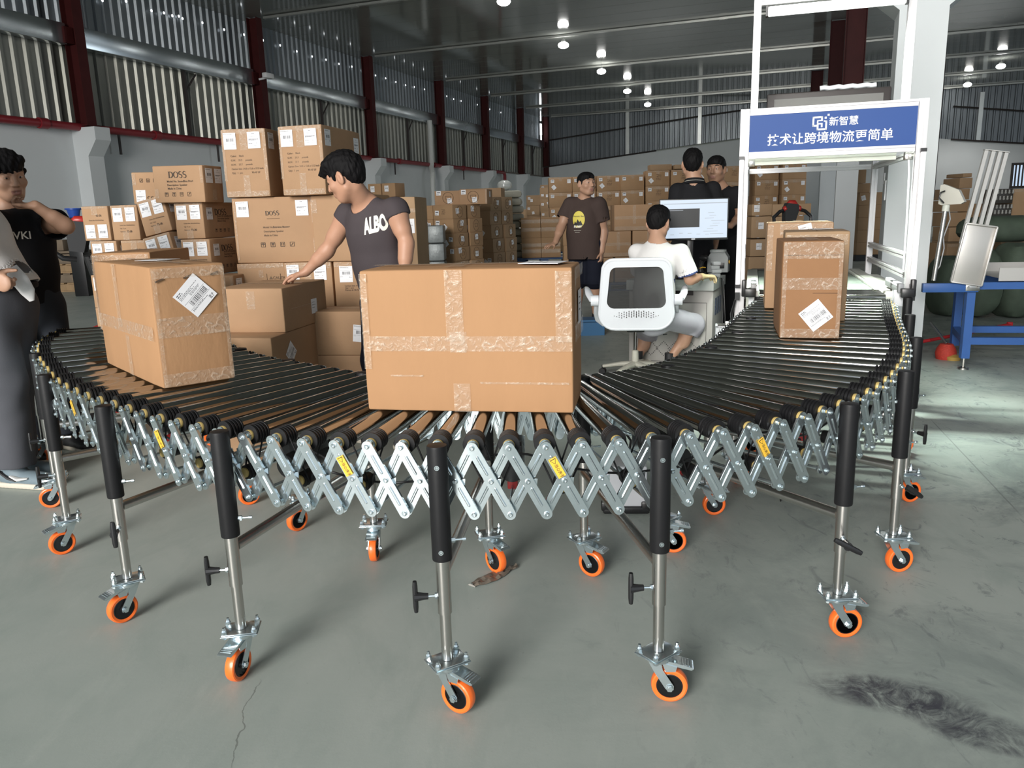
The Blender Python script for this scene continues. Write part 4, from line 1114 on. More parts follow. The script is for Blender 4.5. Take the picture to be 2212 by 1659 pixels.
for (u0, Y, w, lab, fe, sd) in ((514, 5.50, .335, 'caution-marked carton at the left, just under the large DOSS carton', (('txt', 'F', .055, .07, '▲CAUTION', .026), ('txt', 'F', .055, .03, 'BATTERIES', .02), ('txt', 'F', -.10, .02, 'Net Content:    7.2kg\n    Tablets:     12 pcs\nNet Volume:', .014), ('gap', 'F', .04, .05, .0025, .10), ('gap', 'F', .135, .05, .0025, .10), ('tape', 'F', 0, .155, .32, .03), ('tape', 'F', 0, .10, .03, .05)), 36),
                                (615, 5.47, .335, 'twice-labelled carton behind the reaching hand, under the large cartons', (('lab', 'F', -.105, .105, 'A', 0, .9), ('lab', 'F', .085, .10, 'C', 0, .9), ('tape', 'F', 0, .15, .32, .04), ('tape', 'F', 0, .1, .05, .1)), 37),
                                (722, 5.44, .24, 'single-labelled carton peeking out left of the big front carton', (('lab', 'F', -.035, .085, 'A', 0, .95), ('txt', 'F', -.05, -.01, 'Carton Size: 61x32x43cm\nQty: 1 pcs\nCarton #: 08-42', .015), ('tape', 'F', 0, .15, .23, .03), ('tape', 'F', 0, -.15, .23, .03)), 38)):
    p = PY(u0, 600, Y); p.z = ZH - .345
    carton(w, .42, .344, MFront(p, -3, w, .42), lab, G2, M_CARD2, fe, bulge=.003, seed=sd)
    for k in (0, 1):
        p2 = p.copy(); p2.z = k * .343
        carton(w, .42, .342, MFront(p2, -3, w, .42), 'hidden carton in the %s layer of the right stack, %s column' % (['bottom', 'second lowest'][k], {36: 'left', 37: 'middle', 38: 'right'}[sd]), G2, M_CARD2, (('lab', 'F', .0, .085, 'A', 0, .95),) if k else (), bulge=0, fine=False)
p = PY(800, 600, 5.9); p.z = 0
carton(.36, .5, .758, MFront(p, -4, .36, .5), 'tall plain carton standing under the tall labelled one', G2, M_CARD3, bulge=0, fine=False)
p = PY(893, 585, 6.5)
for k, zz in enumerate((0, .43)):
    p.z = zz; carton(.24, .4, .428, MFront(p, -4, .24, .4), ['lower', 'upper'][k] + ' dark plastic-wrapped carton right of the tall labelled one', G2, M_CARD3, (('tape', 'T', 0, 0, .22, .36),), bulge=.002, fine=False)

# ---- cartons piled inside the bend, below the worker's hand
G3 = 'cartons piled inside the bend of the conveyor'
def pile(front, left, right, z, h, label, feats, w=None, d=None, seed=0, m=None):
    """front: lower front corner pixel; left/right: other lower corners"""
    f = PZ(*front, z); l = PZ(*left, z)
    dl = (f - l); yaw = math.degrees(math.atan2(dl.y, dl.x)); wd = w or dl.length
    r = PZ(*right, z); dd = d or (r - f).length
    q = yaw_pt(Vector((f.x, f.y, z)), yaw, -wd)
    return carton(wd, dd, h, MFront(q, yaw, wd, dd), label, G3, m or M_CARD2, feats, bulge=.004, seed=seed)
zP = .70
yawP = -20
def at(front_px, z, w, d, h, yaw, label, feats, seed):
    f = PZ(*front_px, z); q = yaw_pt(Vector((f.x, f.y, z)), yaw, -w)
    return carton(w, d, h, MFront(q, yaw, w, d), label, G3, M_CARD2, feats, bulge=.004, seed=seed)
at((617, 719), zP, .42, .60, .250, -10, 'brown carton under the palm of the man in the sleeveless shirt', (('lab', 'F', -.18, -.02, 'A', 0, 1.0), ('lab', 'R', .10, -.02, 'P', 0, .8), ('tape', 'F', .02, .06, .05, .10), ('tape', 'R', -.02, .0, .4, .004), ('tape', 'T', 0, 0, .40, .05), ('gap', 'T', 0, 0, .4, .003)), 41)
at((597, 858), .37, .42, .64, .329, -10, 'brown carton with a diamond label on its side, below the one under the hand', (('lab', 'R', -.10, .045, 'D', 45, .95), ('lab', 'F', -.2, -.05, 'D', 30, .95), ('tape', 'F', -.1, -.05, .1, .2), ('tape', 'T', 0, 0, .44, .05)), 42)
f0 = PZ(597, 858, .37)
for k, (zz, hh) in enumerate(((0, .369),)):
    q = yaw_pt(Vector((f0.x, f0.y, zz)), -10, -.42); carton(.42, .64, hh, MFront(q, -10, .42, .64), 'brown carton on the floor at the bottom of the pile inside the bend', G3, M_CARD2, bulge=.002, fine=False)
qr = Vector((PZ(700, 775, .40).x, 4.78, 0))
for (zz, hh, lab, fe) in ((0, .22, 'lowest brown carton at the right of the pile inside the bend', ()), (.221, .275, 'carton with a slanted label, middle one at the right of the pile', (('lab', 'F', .0, -.02, 'A', -8, .9),)),
                          (.497, .27, 'carton with a label at its edge, uppermost at the right of the pile', (('lab', 'F', .14, .0, 'A', -6, .9), ('tape', 'T', 0, 0, .38, .05)))):
    q = qr.copy(); q.z = zz
    carton(.42, .30, hh, MFront(q, -10, .42, .30), lab, G3, M_CARD2, fe, bulge=.003, seed=int(zz * 99))
# ================================================================== people (implicit surfaces turned into one continuous skin)
V3 = lambda *a: np.array(a, float)
def unit(v): v = np.asarray(v, float); return v / (np.linalg.norm(v) + 1e-12)
class Field:
    def __init__(s, h): s.h = h; s.ops = []
    def add(s, prim, k=.02): s.ops.append(('+', prim, k)); return s
    def sub(s, prim, k=.01): s.ops.append(('-', prim, k)); return s
    def cut(s, p0, n, lo=None, hi=None, k=.004): s.ops.append(('c', (np.asarray(p0, float), unit(n), lo, hi), k)); return s
    def solve(s, noise=None):
        h = s.h
        los = [o[1][1] for o in s.ops if o[0] == '+']; his = [o[1][2] for o in s.ops if o[0] == '+']
        lo = np.min(los, 0) - 4 * h; hi = np.max(his, 0) + 4 * h
        n = np.ceil((hi - lo) / h).astype(int) + 1
        G = np.full(n, .2, np.float32)
        ax = [lo[i] + h * np.arange(n[i]) for i in range(3)]
        def region(a, b_):
            i0 = np.clip(np.floor((a - lo) / h).astype(int), 0, n - 1); i1 = np.clip(np.ceil((b_ - lo) / h).astype(int) + 1, 1, n)
            return tuple(slice(p, q) for p, q in zip(i0, i1))
        def pts(sl):
            return np.stack(np.meshgrid(ax[0][sl[0]], ax[1][sl[1]], ax[2][sl[2]], indexing='ij'), -1)
        for kind, prim, k in s.ops:
            if kind == 'c':
                p0, nn, l, u = prim
                sl = region(l if l is not None else lo, u if u is not None else hi); P = pts(sl)
                G[sl] = np.maximum(G[sl], ((P - p0) @ nn).astype(np.float32)); continue
            fn, l, u = prim; pad = k + 3 * h
            sl = region(l - pad, u + pad); P = pts(sl)
            if P.size == 0: continue
            d = fn(P).astype(np.float32); g = G[sl]
            if kind == '+':
                w = np.clip(.5 + .5 * (g - d) / k, 0, 1); G[sl] = g + (d - g) * w - k * w * (1 - w)
            else:
                w = np.clip(.5 - .5 * (g + d) / k, 0, 1); G[sl] = g + (-d - g) * w + k * w * (1 - w)
        if noise is not None:
            m = np.abs(G) < .035
            idx = np.nonzero(m); P = np.stack([ax[i][idx[i]] for i in range(3)], -1)
            G[idx] += noise(P).astype(np.float32)
        # surface nets
        I = G < 0
        c = np.zeros(n - 1, np.int8)
        for dx in (0, 1):
            for dy in (0, 1):
                for dz in (0, 1): c += I[dx:n[0] - 1 + dx, dy:n[1] - 1 + dy, dz:n[2] - 1 + dz]
        act = (c > 0) & (c < 8); ci = np.argwhere(act)
        vid = np.full(n - 1, -1, np.int64); vid[act] = np.arange(len(ci))
        acc = np.zeros((len(ci), 3)); cnt = np.zeros(len(ci))
        cor = [(a, b_, d) for a in (0, 1) for b_ in (0, 1) for d in (0, 1)]
        val = {q: G[ci[:, 0] + q[0], ci[:, 1] + q[1], ci[:, 2] + q[2]] for q in cor}
        for q in cor:
            for a in range(3):
                if q[a] == 0:
                    r = list(q); r[a] = 1; r = tuple(r); v0, v1 = val[q], val[r]; m = (v0 < 0) != (v1 < 0)
                    t = np.where(m, v0 / np.where(m, v0 - v1, 1), 0); p = np.zeros((len(ci), 3)) + np.array(q); p[:, a] = t
                    acc[m] += p[m]; cnt[m] += 1
        V = lo + h * (ci + acc / cnt[:, None])
        F = []
        for a in range(3):
            b_, d = (a + 1) % 3, (a + 2) % 3
            s0 = [slice(None)] * 3; s1 = [slice(None)] * 3; s0[a] = slice(0, -1); s1[a] = slice(1, None)
            for q in (b_, d): s0[q] = s1[q] = slice(1, -1)
            A, Bq = I[tuple(s0)], I[tuple(s1)]; e = np.argwhere(A != Bq)
            if not len(e): continue
            ins = A[tuple(e.T)]; e = e.copy(); e[:, b_] += 1; e[:, d] += 1
            def cell(db, dd):
                q = e.copy(); q[:, b_] -= db; q[:, d] -= dd; return vid[q[:, 0], q[:, 1], q[:, 2]]
            quad = np.stack([cell(1, 1), cell(0, 1), cell(0, 0), cell(1, 0)], 1)
            quad[~ins] = quad[~ins][:, ::-1]; F.append(quad)
        F = np.concatenate(F)
        # light relaxation
        for _ in range(1):
            N_ = np.zeros_like(V); C_ = np.zeros(len(V))
            for i in range(4):
                j = (i + 1) % 4
                np.add.at(N_, F[:, i], V[F[:, j]]); np.add.at(N_, F[:, j], V[F[:, i]]); np.add.at(C_, F[:, i], 1); np.add.at(C_, F[:, j], 1)
            V = V * .6 + .4 * N_ / C_[:, None]
        return V, F
def cap(a, b_, ra, rb):
    a, b_ = np.asarray(a, float), np.asarray(b_, float); ab = b_ - a; L2 = max(ab @ ab, 1e-9); m = max(ra, rb)
    def fn(P):
        q = P - a; t = np.clip((q @ ab) / L2, 0, 1); return np.linalg.norm(q - t[..., None] * ab, axis=-1) - (ra + (rb - ra) * t)
    return fn, np.minimum(a, b_) - m, np.maximum(a, b_) + m
def capcut(a, b_, ra, rb, inner=None):
    """cone whose far end b_ is cut flat; with inner, a flat-ended plug that only reaches just past b_"""
    a, b_ = np.asarray(a, float), np.asarray(b_, float); u = unit(b_ - a); f0, lo, hi = cap(a, b_ + u * rb, ra, rb)
    e = b_ + u * (inner or 0.0)
    def fn(P): return np.maximum(f0(P), (P - e) @ u)
    return fn, lo, hi
def ell(c, r, R=None):
    c, r = np.asarray(c, float), np.asarray(r, float); R = np.eye(3) if R is None else R; m = r.max()
    def fn(P):
        q = (P - c) @ R; k0 = np.linalg.norm(q / r, axis=-1); k1 = np.linalg.norm(q / (r * r), axis=-1) + 1e-9
        return k0 * (k0 - 1) / k1
    e = np.abs(R) @ r
    return fn, c - e, c + e
def tcap(a, b_, ra, rb, lat, ratio, ratio2=None):
    """tapered capsule with an oval section: radius along lat, radius * ratio across it"""
    a, b_ = np.asarray(a, float), np.asarray(b_, float); ab = b_ - a; L = np.linalg.norm(ab); u = ab / L
    x = np.asarray(lat, float); x = unit(x - u * (x @ u)); y = np.cross(u, x); m = max(ra, rb); r2 = ratio if ratio2 is None else ratio2
    def fn(P):
        q = P - a; t = q @ u; h = np.clip(t / L, 0, 1); dt = t - h * L; rt = ratio + (r2 - ratio) * h
        return (np.sqrt((q @ x) ** 2 + ((q @ y) / rt) ** 2 + dt * dt) - (ra + (rb - ra) * h)) * np.minimum(1, rt * 1.25)
    return fn, np.minimum(a, b_) - m, np.maximum(a, b_) + m
def fold_noise(amp, fx, seed, axis=(0, 0, 1), stretch=.35):
    rs = np.random.default_rng(seed); D = []
    for k in range(7):
        d = rs.normal(size=3); d -= np.asarray(axis) * (d @ np.asarray(axis)) * (1 - stretch); d = unit(d) * fx * rs.uniform(.6, 1.7); D.append((d, rs.uniform(0, 6.28), rs.uniform(.5, 1)))
    def fn(P):
        w = np.sin(P @ (D[0][0] * .5) + 1.3 + 1.5 * np.sin(P[:, 2] * 9 + seed)); o = 0
        for d, p, a in D: o = o + a * np.sin(P @ d + p + 1.2 * w)
        return amp * o / 3.5
    return fn
def hair_noise(amp, c, seed):
    rs = np.random.default_rng(seed); ph = rs.uniform(0, 6, 6)
    def fn(P):
        q = P - c; a = np.arctan2(q[:, 0], q[:, 1]); r = np.linalg.norm(q[:, :2], axis=1)
        o = np.sin(a * 13 + ph[0] + q[:, 2] * 70) + .8 * np.sin(a * 29 + ph[1] - q[:, 2] * 95) + .9 * np.sin(q[:, 0] * 170 + ph[2] + q[:, 1] * 90 + 2 * np.sin(q[:, 2] * 40)) + .8 * np.sin(q[:, 1] * 190 + ph[3] + q[:, 2] * 120)
        return amp * o * .5
    return fn
def np_mesh(name, V, F, mats, tagger=None, local=None):
    me = bpy.data.meshes.new(name); L = np.asarray(local.inverted()) if local is not None else np.eye(4)
    V = V @ L[:3, :3].T + L[:3, 3]
    me.vertices.add(len(V)); me.vertices.foreach_set('co', V.astype(np.float32).ravel())
    me.loops.add(len(F) * 4); me.loops.foreach_set('vertex_index', F.astype(np.int32).ravel())
    me.polygons.add(len(F)); me.polygons.foreach_set('loop_start', np.arange(0, len(F) * 4, 4, dtype=np.int32))
    for m in mats: me.materials.append(m)
    if tagger is not None: me.polygons.foreach_set('material_index', tagger.astype(np.int32))
    me.polygons.foreach_set('use_smooth', np.ones(len(F), bool)); me.update(calc_edges=True); me.validate()
    return me
def rot_head(yaw, pitch, roll):
    """columns: right, forward, up. yaw 0 faces +y, positive turns to the left (toward -x); pitch > 0 looks down"""
    E_ = Matrix.Rotation(math.radians(yaw), 3, 'Z') @ Matrix.Rotation(math.radians(-pitch), 3, 'X') @ Matrix.Rotation(math.radians(roll), 3, 'Y')
    return np.array(E_)

def skin_mat(name, c): return mat(name, c, .48, var=.07, scale=14, bump=.04, bscale=120, spec=.4)
M_HAIR = mat('black_hair', (.0055, .005, .0055), .68, bump=.5, bscale=90, stretch=(1, 1, .25), spec=.16)
M_LIP = mat('lips', (.34, .165, .13), .55)
M_EYEW = mat('eye_white', (.50, .48, .46), .3); M_IRIS = mat('eye_dark', (.012, .008, .006), .15)
M_TEETH = mat('teeth', (.75, .72, .66), .3); M_BROW = mat('eyebrow', (.014, .011, .010), .7)

def head_ops(F, c, R, s, wide=1.0, open_eyes=True, mouth='closed'):
    W = lambda *p: c + R @ (np.array(p) * s)
    r3 = lambda *r: np.array(r) * s
    F.add(ell(W(0, -.012, .030), r3(.076 * wide, .096, .086), R), .02)                      # cranium
    F.add(ell(W(0, .022, -.030), r3(.066 * wide, .070, .076), R), .03)                      # face
    F.add(ell(W(0, .050, -.085), r3(.034 * wide, .030, .026), R), .03)                      # chin
    for q in (-1, 1):
        F.add(cap(W(q * .055 * wide, -.005, -.055), W(q * .022, .055, -.090), .017 * s, .016 * s), .03)      # jaw line
        F.add(ell(W(q * .040 * wide, .060, -.022), r3(.026, .022, .020), R), .025)          # cheek
        F.add(cap(W(q * .012, .083, .031), W(q * .046, .066, .030), .011 * s, .009 * s), .018)   # brow ridge
        F.sub(ell(W(q * .031, .098, .008), r3(.017, .013, .010), R), .014)                  # eye socket
        F.add(ell(W(q * .031, .073, .009), r3(.0165, .0145, .0125), R), .004)                  # lids
        F.add(ell(W(q * .031, .079, .0165), r3(.0165, .0095, .0052), R), .004)
        F.add(ell(W(q * .079 * wide, -.008, -.006), r3(.009, .021, .033), R @ np.array(Matrix.Rotation(q * .35, 3, 'Z'))), .008)   # ear
        F.sub(ell(W(q * .089 * wide, -.002, -.004), r3(.006, .010, .018), R), .006)
    F.add(cap(W(0, .089, .022), W(0, .109, -.022), .0085 * s, .0125 * s), .012)             # nose
    for q in (-1, 1): F.add(ell(W(q * .0125, .096, -.027), r3(.0095, .011, .0085), R), .006)
    F.add(ell(W(0, .080, -.056), r3(.027, .018, .020), R), .015)                            # muzzle
    if mouth == 'smile':
        F.add(tcap(W(-.021, .087, -.050), W(.021, .087, -.050), .0065 * s, .0065 * s, R[:, 2], 1.0), .006)
        F.add(tcap(W(-.017, .085, -.071), W(.017, .085, -.071), .0065 * s, .0065 * s, R[:, 2], 1.0), .006)
        F.sub(ell(W(0, .098, -.0605), r3(.019, .010, .0038), R), .004)
    else:
        g = .0015 if mouth == 'closed' else .004
        F.add(tcap(W(-.019, .090, -.0545), W(.019, .090, -.0545), .0060 * s, .0060 * s, R[:, 2], 1.0), .005)
        F.add(tcap(W(-.015, .0885, -.0655 - g), W(.015, .0885, -.0655 - g), .0068 * s, .0068 * s, R[:, 2], 1.0), .005)
        F.sub(tcap(W(-.021, .0985, -.0600 - g / 2), W(.021, .0985, -.0600 - g / 2), (.0016 + g) * s, (.0016 + g) * s, R[:, 2], 1.0), .003)
def face_children(root, c, R, s, gaze=(0, 0), open_eyes=True, smile=False, world=True):
    W = lambda *p: Vector(c + R @ (np.array(p) * s)); M3 = Matrix(R.tolist())
    for q in (-1, 1):
        if open_eyes:
            mb = MB(); mb.sphere(W(q * .031, .0825, .0082), (.0105 * s, .0060 * s, (.0032 if smile else .0042) * s), 14, 0, M3); mb.sphere(W(q * .031 + gaze[0] * .0055, .0870, .0085 + gaze[1] * .003), (.0048 * s, .0022 * s, .0050 * s), 10, 1, M3)
            part('eye', mb, [M_EYEW, M_IRIS], root, world=True)
        else:
            mb = MB(); mb.tube([W(q * .018, .0845, .004), W(q * .026, .0885, .0005), W(q * .036, .0870, .0005), W(q * .046, .078, .004)], [.0012 * s, .0018 * s, .0018 * s, .0012 * s], 6); part('eyelash', mb, M_BROW, root, world=True)
        mb = MB(); mb.tube([W(q * .013, .0925, .0315), W(q * .026, .0925, .0370), W(q * .040, .0840, .0375), W(q * .052, .0715, .032)], [.0024 * s, .0036 * s, .0034 * s, .0016 * s], 6, flat=(1, .8)); part('eyebrow', mb, M_BROW, root, world=True)
    if smile:
        mb = MB(); mb.sphere(W(0, .0835, -.0600), (.0185 * s, .008 * s, .0058 * s), 14, 0, M3); part('teeth', mb, M_TEETH, root, world=True)
def hand_ops(F, wr, f, n, thumb_sign, s=1.0, curl=(18, 22, 14), spread=.10, thumb=(.6, .7, .35)):
    """f: finger direction, n: direction the palm faces; thumb_sign picks the thumb side along n x f"""
    f, n = unit(f), np.asarray(n, float); n = unit(n - f * (n @ f)); t = np.cross(n, f) * thumb_sign
    wr = np.asarray(wr, float)
    F.add(tcap(wr + f * .005 * s, wr + f * .075 * s, .029 * s, .040 * s, t, .50, .36), .014)
    F.add(cap(wr + f * .02 * s + t * .018 * s + n * .006 * s, wr + f * .055 * s + t * .028 * s + n * .006 * s, .017 * s, .013 * s), .012)
    L = (.068, .077, .070, .055); offs = (.0295, .0100, -.0095, -.0275)
    for k in range(4):
        p = wr + f * (.082 - (.006 if k in (0, 3) else 0)) * s + t * offs[k] * s
        d = unit(f + t * spread * (1.5 - k)); ang = 0
        for j, (fr, rr) in enumerate(((.44, .0092), (.31, .0082), (.25, .0072))):
            ang += math.radians(curl[j] * (1 + .12 * k)); v = unit(d * math.cos(ang) + n * math.sin(ang)); q = p + v * L[k] * fr * s
            F.add(cap(p, q, rr * s, (rr - .0008) * s), .005 if j else .008); p = q
    p = wr + f * .030 * s + t * .030 * s + n * .006 * s; d = unit(f * thumb[0] + t * thumb[1] + n * thumb[2])
    q = p + d * .040 * s; F.add(cap(p, q, .0125 * s, .0105 * s), .008); d2 = unit(d + f * .45); F.add(cap(q, q + d2 * .032 * s, .0103 * s, .0082 * s), .005)

def person(name_label, J, s, lat, skin, head, hands, h=.006, girth=1.0, group=None, cat='person'):
    """J: world joints; lat: unit vector from the person's left to right. Returns root and the joints."""
    root = thing('person', name_label, cat, (J['pelvis'][0], J['pelvis'][1], 0), group=group)
    F = Field(h); g = girth; lat = np.asarray(lat, float)
    F.add(tcap(J['pelvis'], J['waist'], .135 * s * g, .125 * s * g, lat, .72), .03); F.add(tcap(J['waist'], J['chest'], .125 * s * g, .140 * s * g, lat, .70), .04)
    F.add(tcap(J['chest'], J['neck'] - .03 * s * unit(J['neck'] - J['chest']), .140 * s * g, .085 * s, lat, .68), .04)
    F.add(cap(J['shL'], J['shR'], .052 * s, .052 * s), .05)
    hc, R = J['head'], head['R']; hs = s * head.get('s', 1.0)
    F.add(cap(J['neck'] - .02 * s * unit(J['neck'] - J['chest']), hc + R @ V3(0, -.018, -.06) * hs, .060 * s * (1 + (g - 1) * .6), .053 * s * (1 + (g - 1) * .6)), .03)
    for q in 'LR':
        sh, el, wr = J['sh' + q], J['el' + q], J['wr' + q]
        F.add(cap(sh, el, .050 * s * g, .039 * s * g), .03); F.add(ell(sh + (el - sh) * .12, V3(.056, .056, .062) * s * g), .03)
        F.add(cap(sh + (el - sh) * .25, sh + (el - sh) * .62, .047 * s * g, .044 * s * g), .03)
        F.add(cap(el, wr, .0385 * s * g, .0265 * s * g), .02); F.add(cap(el + (wr - el) * .12, el + (wr - el) * .40, .042 * s * g, .039 * s * g), .02)
        hp, kn, an = J['hip' + q], J['kn' + q], J['an' + q]
        F.add(cap(hp, kn, .080 * s * g, .052 * s * g), .03); F.add(cap(kn, an, .050 * s * g, .034 * s), .02)
        back = unit(np.cross(kn - an, lat)); F.add(ell(kn + (an - kn) * .30 - back * .014 * s, V3(.052, .052, .11) * s * g), .03)
        to = J['to' + q]; F.add(cap(an - V3(0, 0, .035) * s, to, .036 * s, .026 * s), .02)
        hd = hands.get(q)
        if hd: hand_ops(F, wr, s=s * hd.get('s', 1.0), thumb_sign=hd['side'], f=hd['f'], n=hd['n'], curl=hd.get('curl', (18, 22, 14)), spread=hd.get('spread', .10), thumb=hd.get('thumb', (.6, .7, .35)))
    head_ops(F, hc, R, hs, head.get('wide', 1.0), mouth=head.get('mouth', 'closed'))
    V, Fc = F.solve()
    # lips get their own colour; a gloved hand too
    cen = V[Fc].mean(1); q = (cen - hc) @ R / hs; tg = np.zeros(len(Fc), int)
    lipm = (np.abs(q[:, 0]) < .024) & (q[:, 1] > .080) & (q[:, 2] < -.0475) & (q[:, 2] > -.0755) & ((q[:, 0] / .025) ** 2 + ((q[:, 2] + .0612) / .0142) ** 2 < 1)
    tg[lipm] = 1
    mats_ = [skin, M_LIP]
    for q_, hd in hands.items():
        if hd and 'glove' in hd:
            ax = unit(J['wr' + q_] - J['el' + q_]); m = ((cen - J['wr' + q_]) @ ax > -.05) & (np.linalg.norm(cen - J['wr' + q_], axis=1) < .25); tg[m] = 2; mats_.append(hd['glove'])
    body = part('body', np_mesh('body', V, Fc, mats_, tg, wm(root)), None, root)
    face_children(root, hc, R, hs, head.get('gaze', (0, 0)), head.get('open', True), head.get('mouth') == 'smile')
    return root
def hair(root, hc, R, s, style, h=.005, seed=1):
    F = Field(h); W = lambda *p: hc + R @ (np.array(p) * s); r3 = lambda *r: np.array(r) * s
    wide = style.get('wide', 1.0); top = style.get('top', .0)
    F.add(ell(W(0, -.015, .043), r3(.0820 * wide, .1025, .083), R), .01)
    F.add(ell(W(0, .006, .072 + top * .4), r3(.070 * wide, .084, .046 + top), R), .03)
    F.add(ell(W(0, -.050, .012 + (style.get('nape', -.055) + .055) * .5), r3(.066 * wide, .058, .072), R), .03)
    F.sub(ell(W(0, .115, -.035), r3(.088 * wide, .085, style.get('line', .098)), R), .012)
    for q in (-1, 1):
        F.sub(ell(W(q * .094 * wide, .010, -.050), r3(.034, .060, .062), R), .02); F.add(cap(W(q * .0745 * wide, .030, .030), W(q * .0725 * wide, .028, -.004), .010 * s, .005 * s), .012)
    for (x, y, z, x2, y2, z2, r) in style.get('fringe', ()):
        F.add(cap(W(x, y, z), W(x2, y2, z2), r * s, r * .45 * s), .012)
    V, Fc = F.solve(hair_noise(style.get('rough', .0035) * .7 * s, hc, seed))
    return part('hair', np_mesh('hair', V, Fc, [M_HAIR], None, wm(root)), None, root)
FR_SIDE = tuple((x, .055, .085, x * 1.05 + .0, .098 - abs(x) * .45, .052 - .1 * abs(x), .020) for x in (-.055, -.03, -.005, .02, .045))
def shirt(root, J, s, lat, m, hem, h=.006, girth=1.0, sleeve=.55, sr=(.068, .078), loose=1.0, neck_r=.066, fold=.0035, seed=3, name='t_shirt', trim=None, hem_n=None, fwd=None, mats=None, tagger=None, ratio=.70):
    F = Field(h); g = girth; up = unit(J['neck'] - J['chest']); lat = np.asarray(lat, float)
    F.add(tcap(J['chest'], J['neck'] - up * .05 * s, .160 * s * g, .098 * s * g, lat, ratio), .04)
    F.add(tcap(J['waist'], J['chest'], .158 * s * g * loose, .162 * s * g, lat, ratio + .04, ratio), .03)
    F.add(tcap(hem, J['waist'], .165 * s * g * loose, .158 * s * g * loose, lat, ratio + .06, ratio + .04), .03)
    F.add(cap(J['shL'] - up * .012 * s, J['shR'] - up * .012 * s, .060 * s * g, .060 * s * g), .05)
    ends = []
    for q in 'LR':
        sh, el = J['sh' + q], J['el' + q]; sl = sleeve if not isinstance(sleeve, dict) else sleeve[q]
        e = sh + (el - sh) * sl; F.add(capcut(sh, e, sr[0] * s * g, sr[1] * s * g), .03); ends.append((sh, el, e))
    for sh, el, e in ends:
        u = unit(el - sh); r = sr[1] * s * g
        F.sub(capcut(e - u * .03 * s, e, r - .014, r - .009, .006), .003)
    n = np.asarray(hem_n if hem_n is not None else (0, 0, -1), float)
    F.cut(hem, n)
    F.sub(tcap(hem - n * .0, hem + n * .08, .165 * s * g * loose - .012, .165 * s * g * loose - .012, lat, ratio + .06), .004)
    nf = np.cross(up, lat)
    F.sub(cap(J['neck'] - up * .035 * s + (fwd if fwd is not None else 0), J['neck'] + up * .12 * s + (fwd if fwd is not None else 0) * 1.5, neck_r * s * (1 + (g - 1) * .5), neck_r * 1.3 * s), .012)
    V, Fc = F.solve(fold_noise(fold, 26, seed))
    tg = tagger(V[Fc].mean(1)) if tagger else None
    me = np_mesh(name, V, Fc, mats or [m], tg, wm(root))
    o = part(name, me, None, root); return o, (V, Fc)
def pants(root, J, s, lat, m, waist, hemt, h=.006, girth=1.0, rad=(.100, .080, .085), fold=.003, seed=5, name='trousers', tagger=None, mats=None):
    """hemt: fraction along hip-knee-ankle (1 = knee, 2 = ankle)"""
    F = Field(h); g = girth; lat = np.asarray(lat, float)
    F.add(tcap((J['hipL'] + J['hipR']) / 2, waist, .160 * s * g, .148 * s * g, lat, .78), .03)
    for q in 'LR':
        hp, kn, an = J['hip' + q], J['kn' + q], J['an' + q]
        k1 = min(hemt, 1.0); e = hp + (kn - hp) * k1; F.add((capcut if hemt <= 1 else cap)(hp, e, rad[0] * s * g, (rad[0] + (rad[1] - rad[0]) * k1) * s * g), .035)
        u = unit(kn - hp)
        if hemt > 1: e2 = kn + (an - kn) * (hemt - 1); F.add(capcut(kn, e2, rad[1] * s * g, rad[2] * s * g), .03); u = unit(an - kn); e = e2
        r = (rad[2] if hemt > 1 else rad[1]) * s * g * 1.5
        F.sub(capcut(e - u * .03, e, r / 1.5 - .014, r / 1.5 - .009, .006), .003)
    F.cut(waist, waist - (J['hipL'] + J['hipR']) / 2)
    V, Fc = F.solve(fold_noise(fold, 22, seed))
    me = np_mesh(name, V, Fc, mats or [m], tagger(V[Fc].mean(1)) if tagger else None, wm(root)); return part(name, me, None, root)
def shoe(root, an, to, s, m, sole_m, h=.006, sock=None):
    a = np.array([an[0], an[1], 0]); t = np.array([to[0], to[1], 0]); u = unit(t - a); lt = np.cross(u, V3(0, 0, 1)); an = np.asarray(an, float)
    z0 = min(an[2] - .085 * s, to[2] - .03 * s); z0 = max(z0, 0); B_ = V3(0, 0, z0)
    F = Field(h); heel = a - u * .045 * s + B_; toe = a + u * .165 * s + B_
    F.add(tcap(heel + V3(0, 0, .045 * s), toe + V3(0, 0, .035 * s), .040 * s, .045 * s, lt, 1.0, .75), .02); F.add(cap(a + B_ + V3(0, 0, .05 * s), a + B_ + V3(0, 0, .085 * s), .044 * s, .046 * s), .03)
    F.cut(B_ + V3(0, 0, .022 * s), (0, 0, -1)); F.sub(cap(a + B_ + V3(0, 0, .08 * s), a + B_ + V3(0, 0, .16 * s), .036 * s, .05 * s), .008)
    V, Fc = F.solve(); o = part('shoe', np_mesh('shoe', V, Fc, [m], None, wm(root)), None, root)
    F = Field(h); F.add(tcap(heel + V3(0, 0, .02), toe + V3(0, 0, .02), .046 * s, .050 * s, lt, 1.2), .02); F.cut(B_ + V3(0, 0, .026 * s), (0, 0, 1)); F.cut(B_ + V3(0, 0, .001), (0, 0, -1))
    V, Fc = F.solve(); part('sole', np_mesh('sole', V, Fc, [sole_m], None, wm(root)), None, o)
    if sock is not None:
        mb = MB(); mb.cyl(Vector(an) + Vector((0, 0, -.03)), Vector(an) + Vector((0, 0, .06 * s)), .041 * s, .040 * s, 16); part('sock', mb, sock, root, world=True)
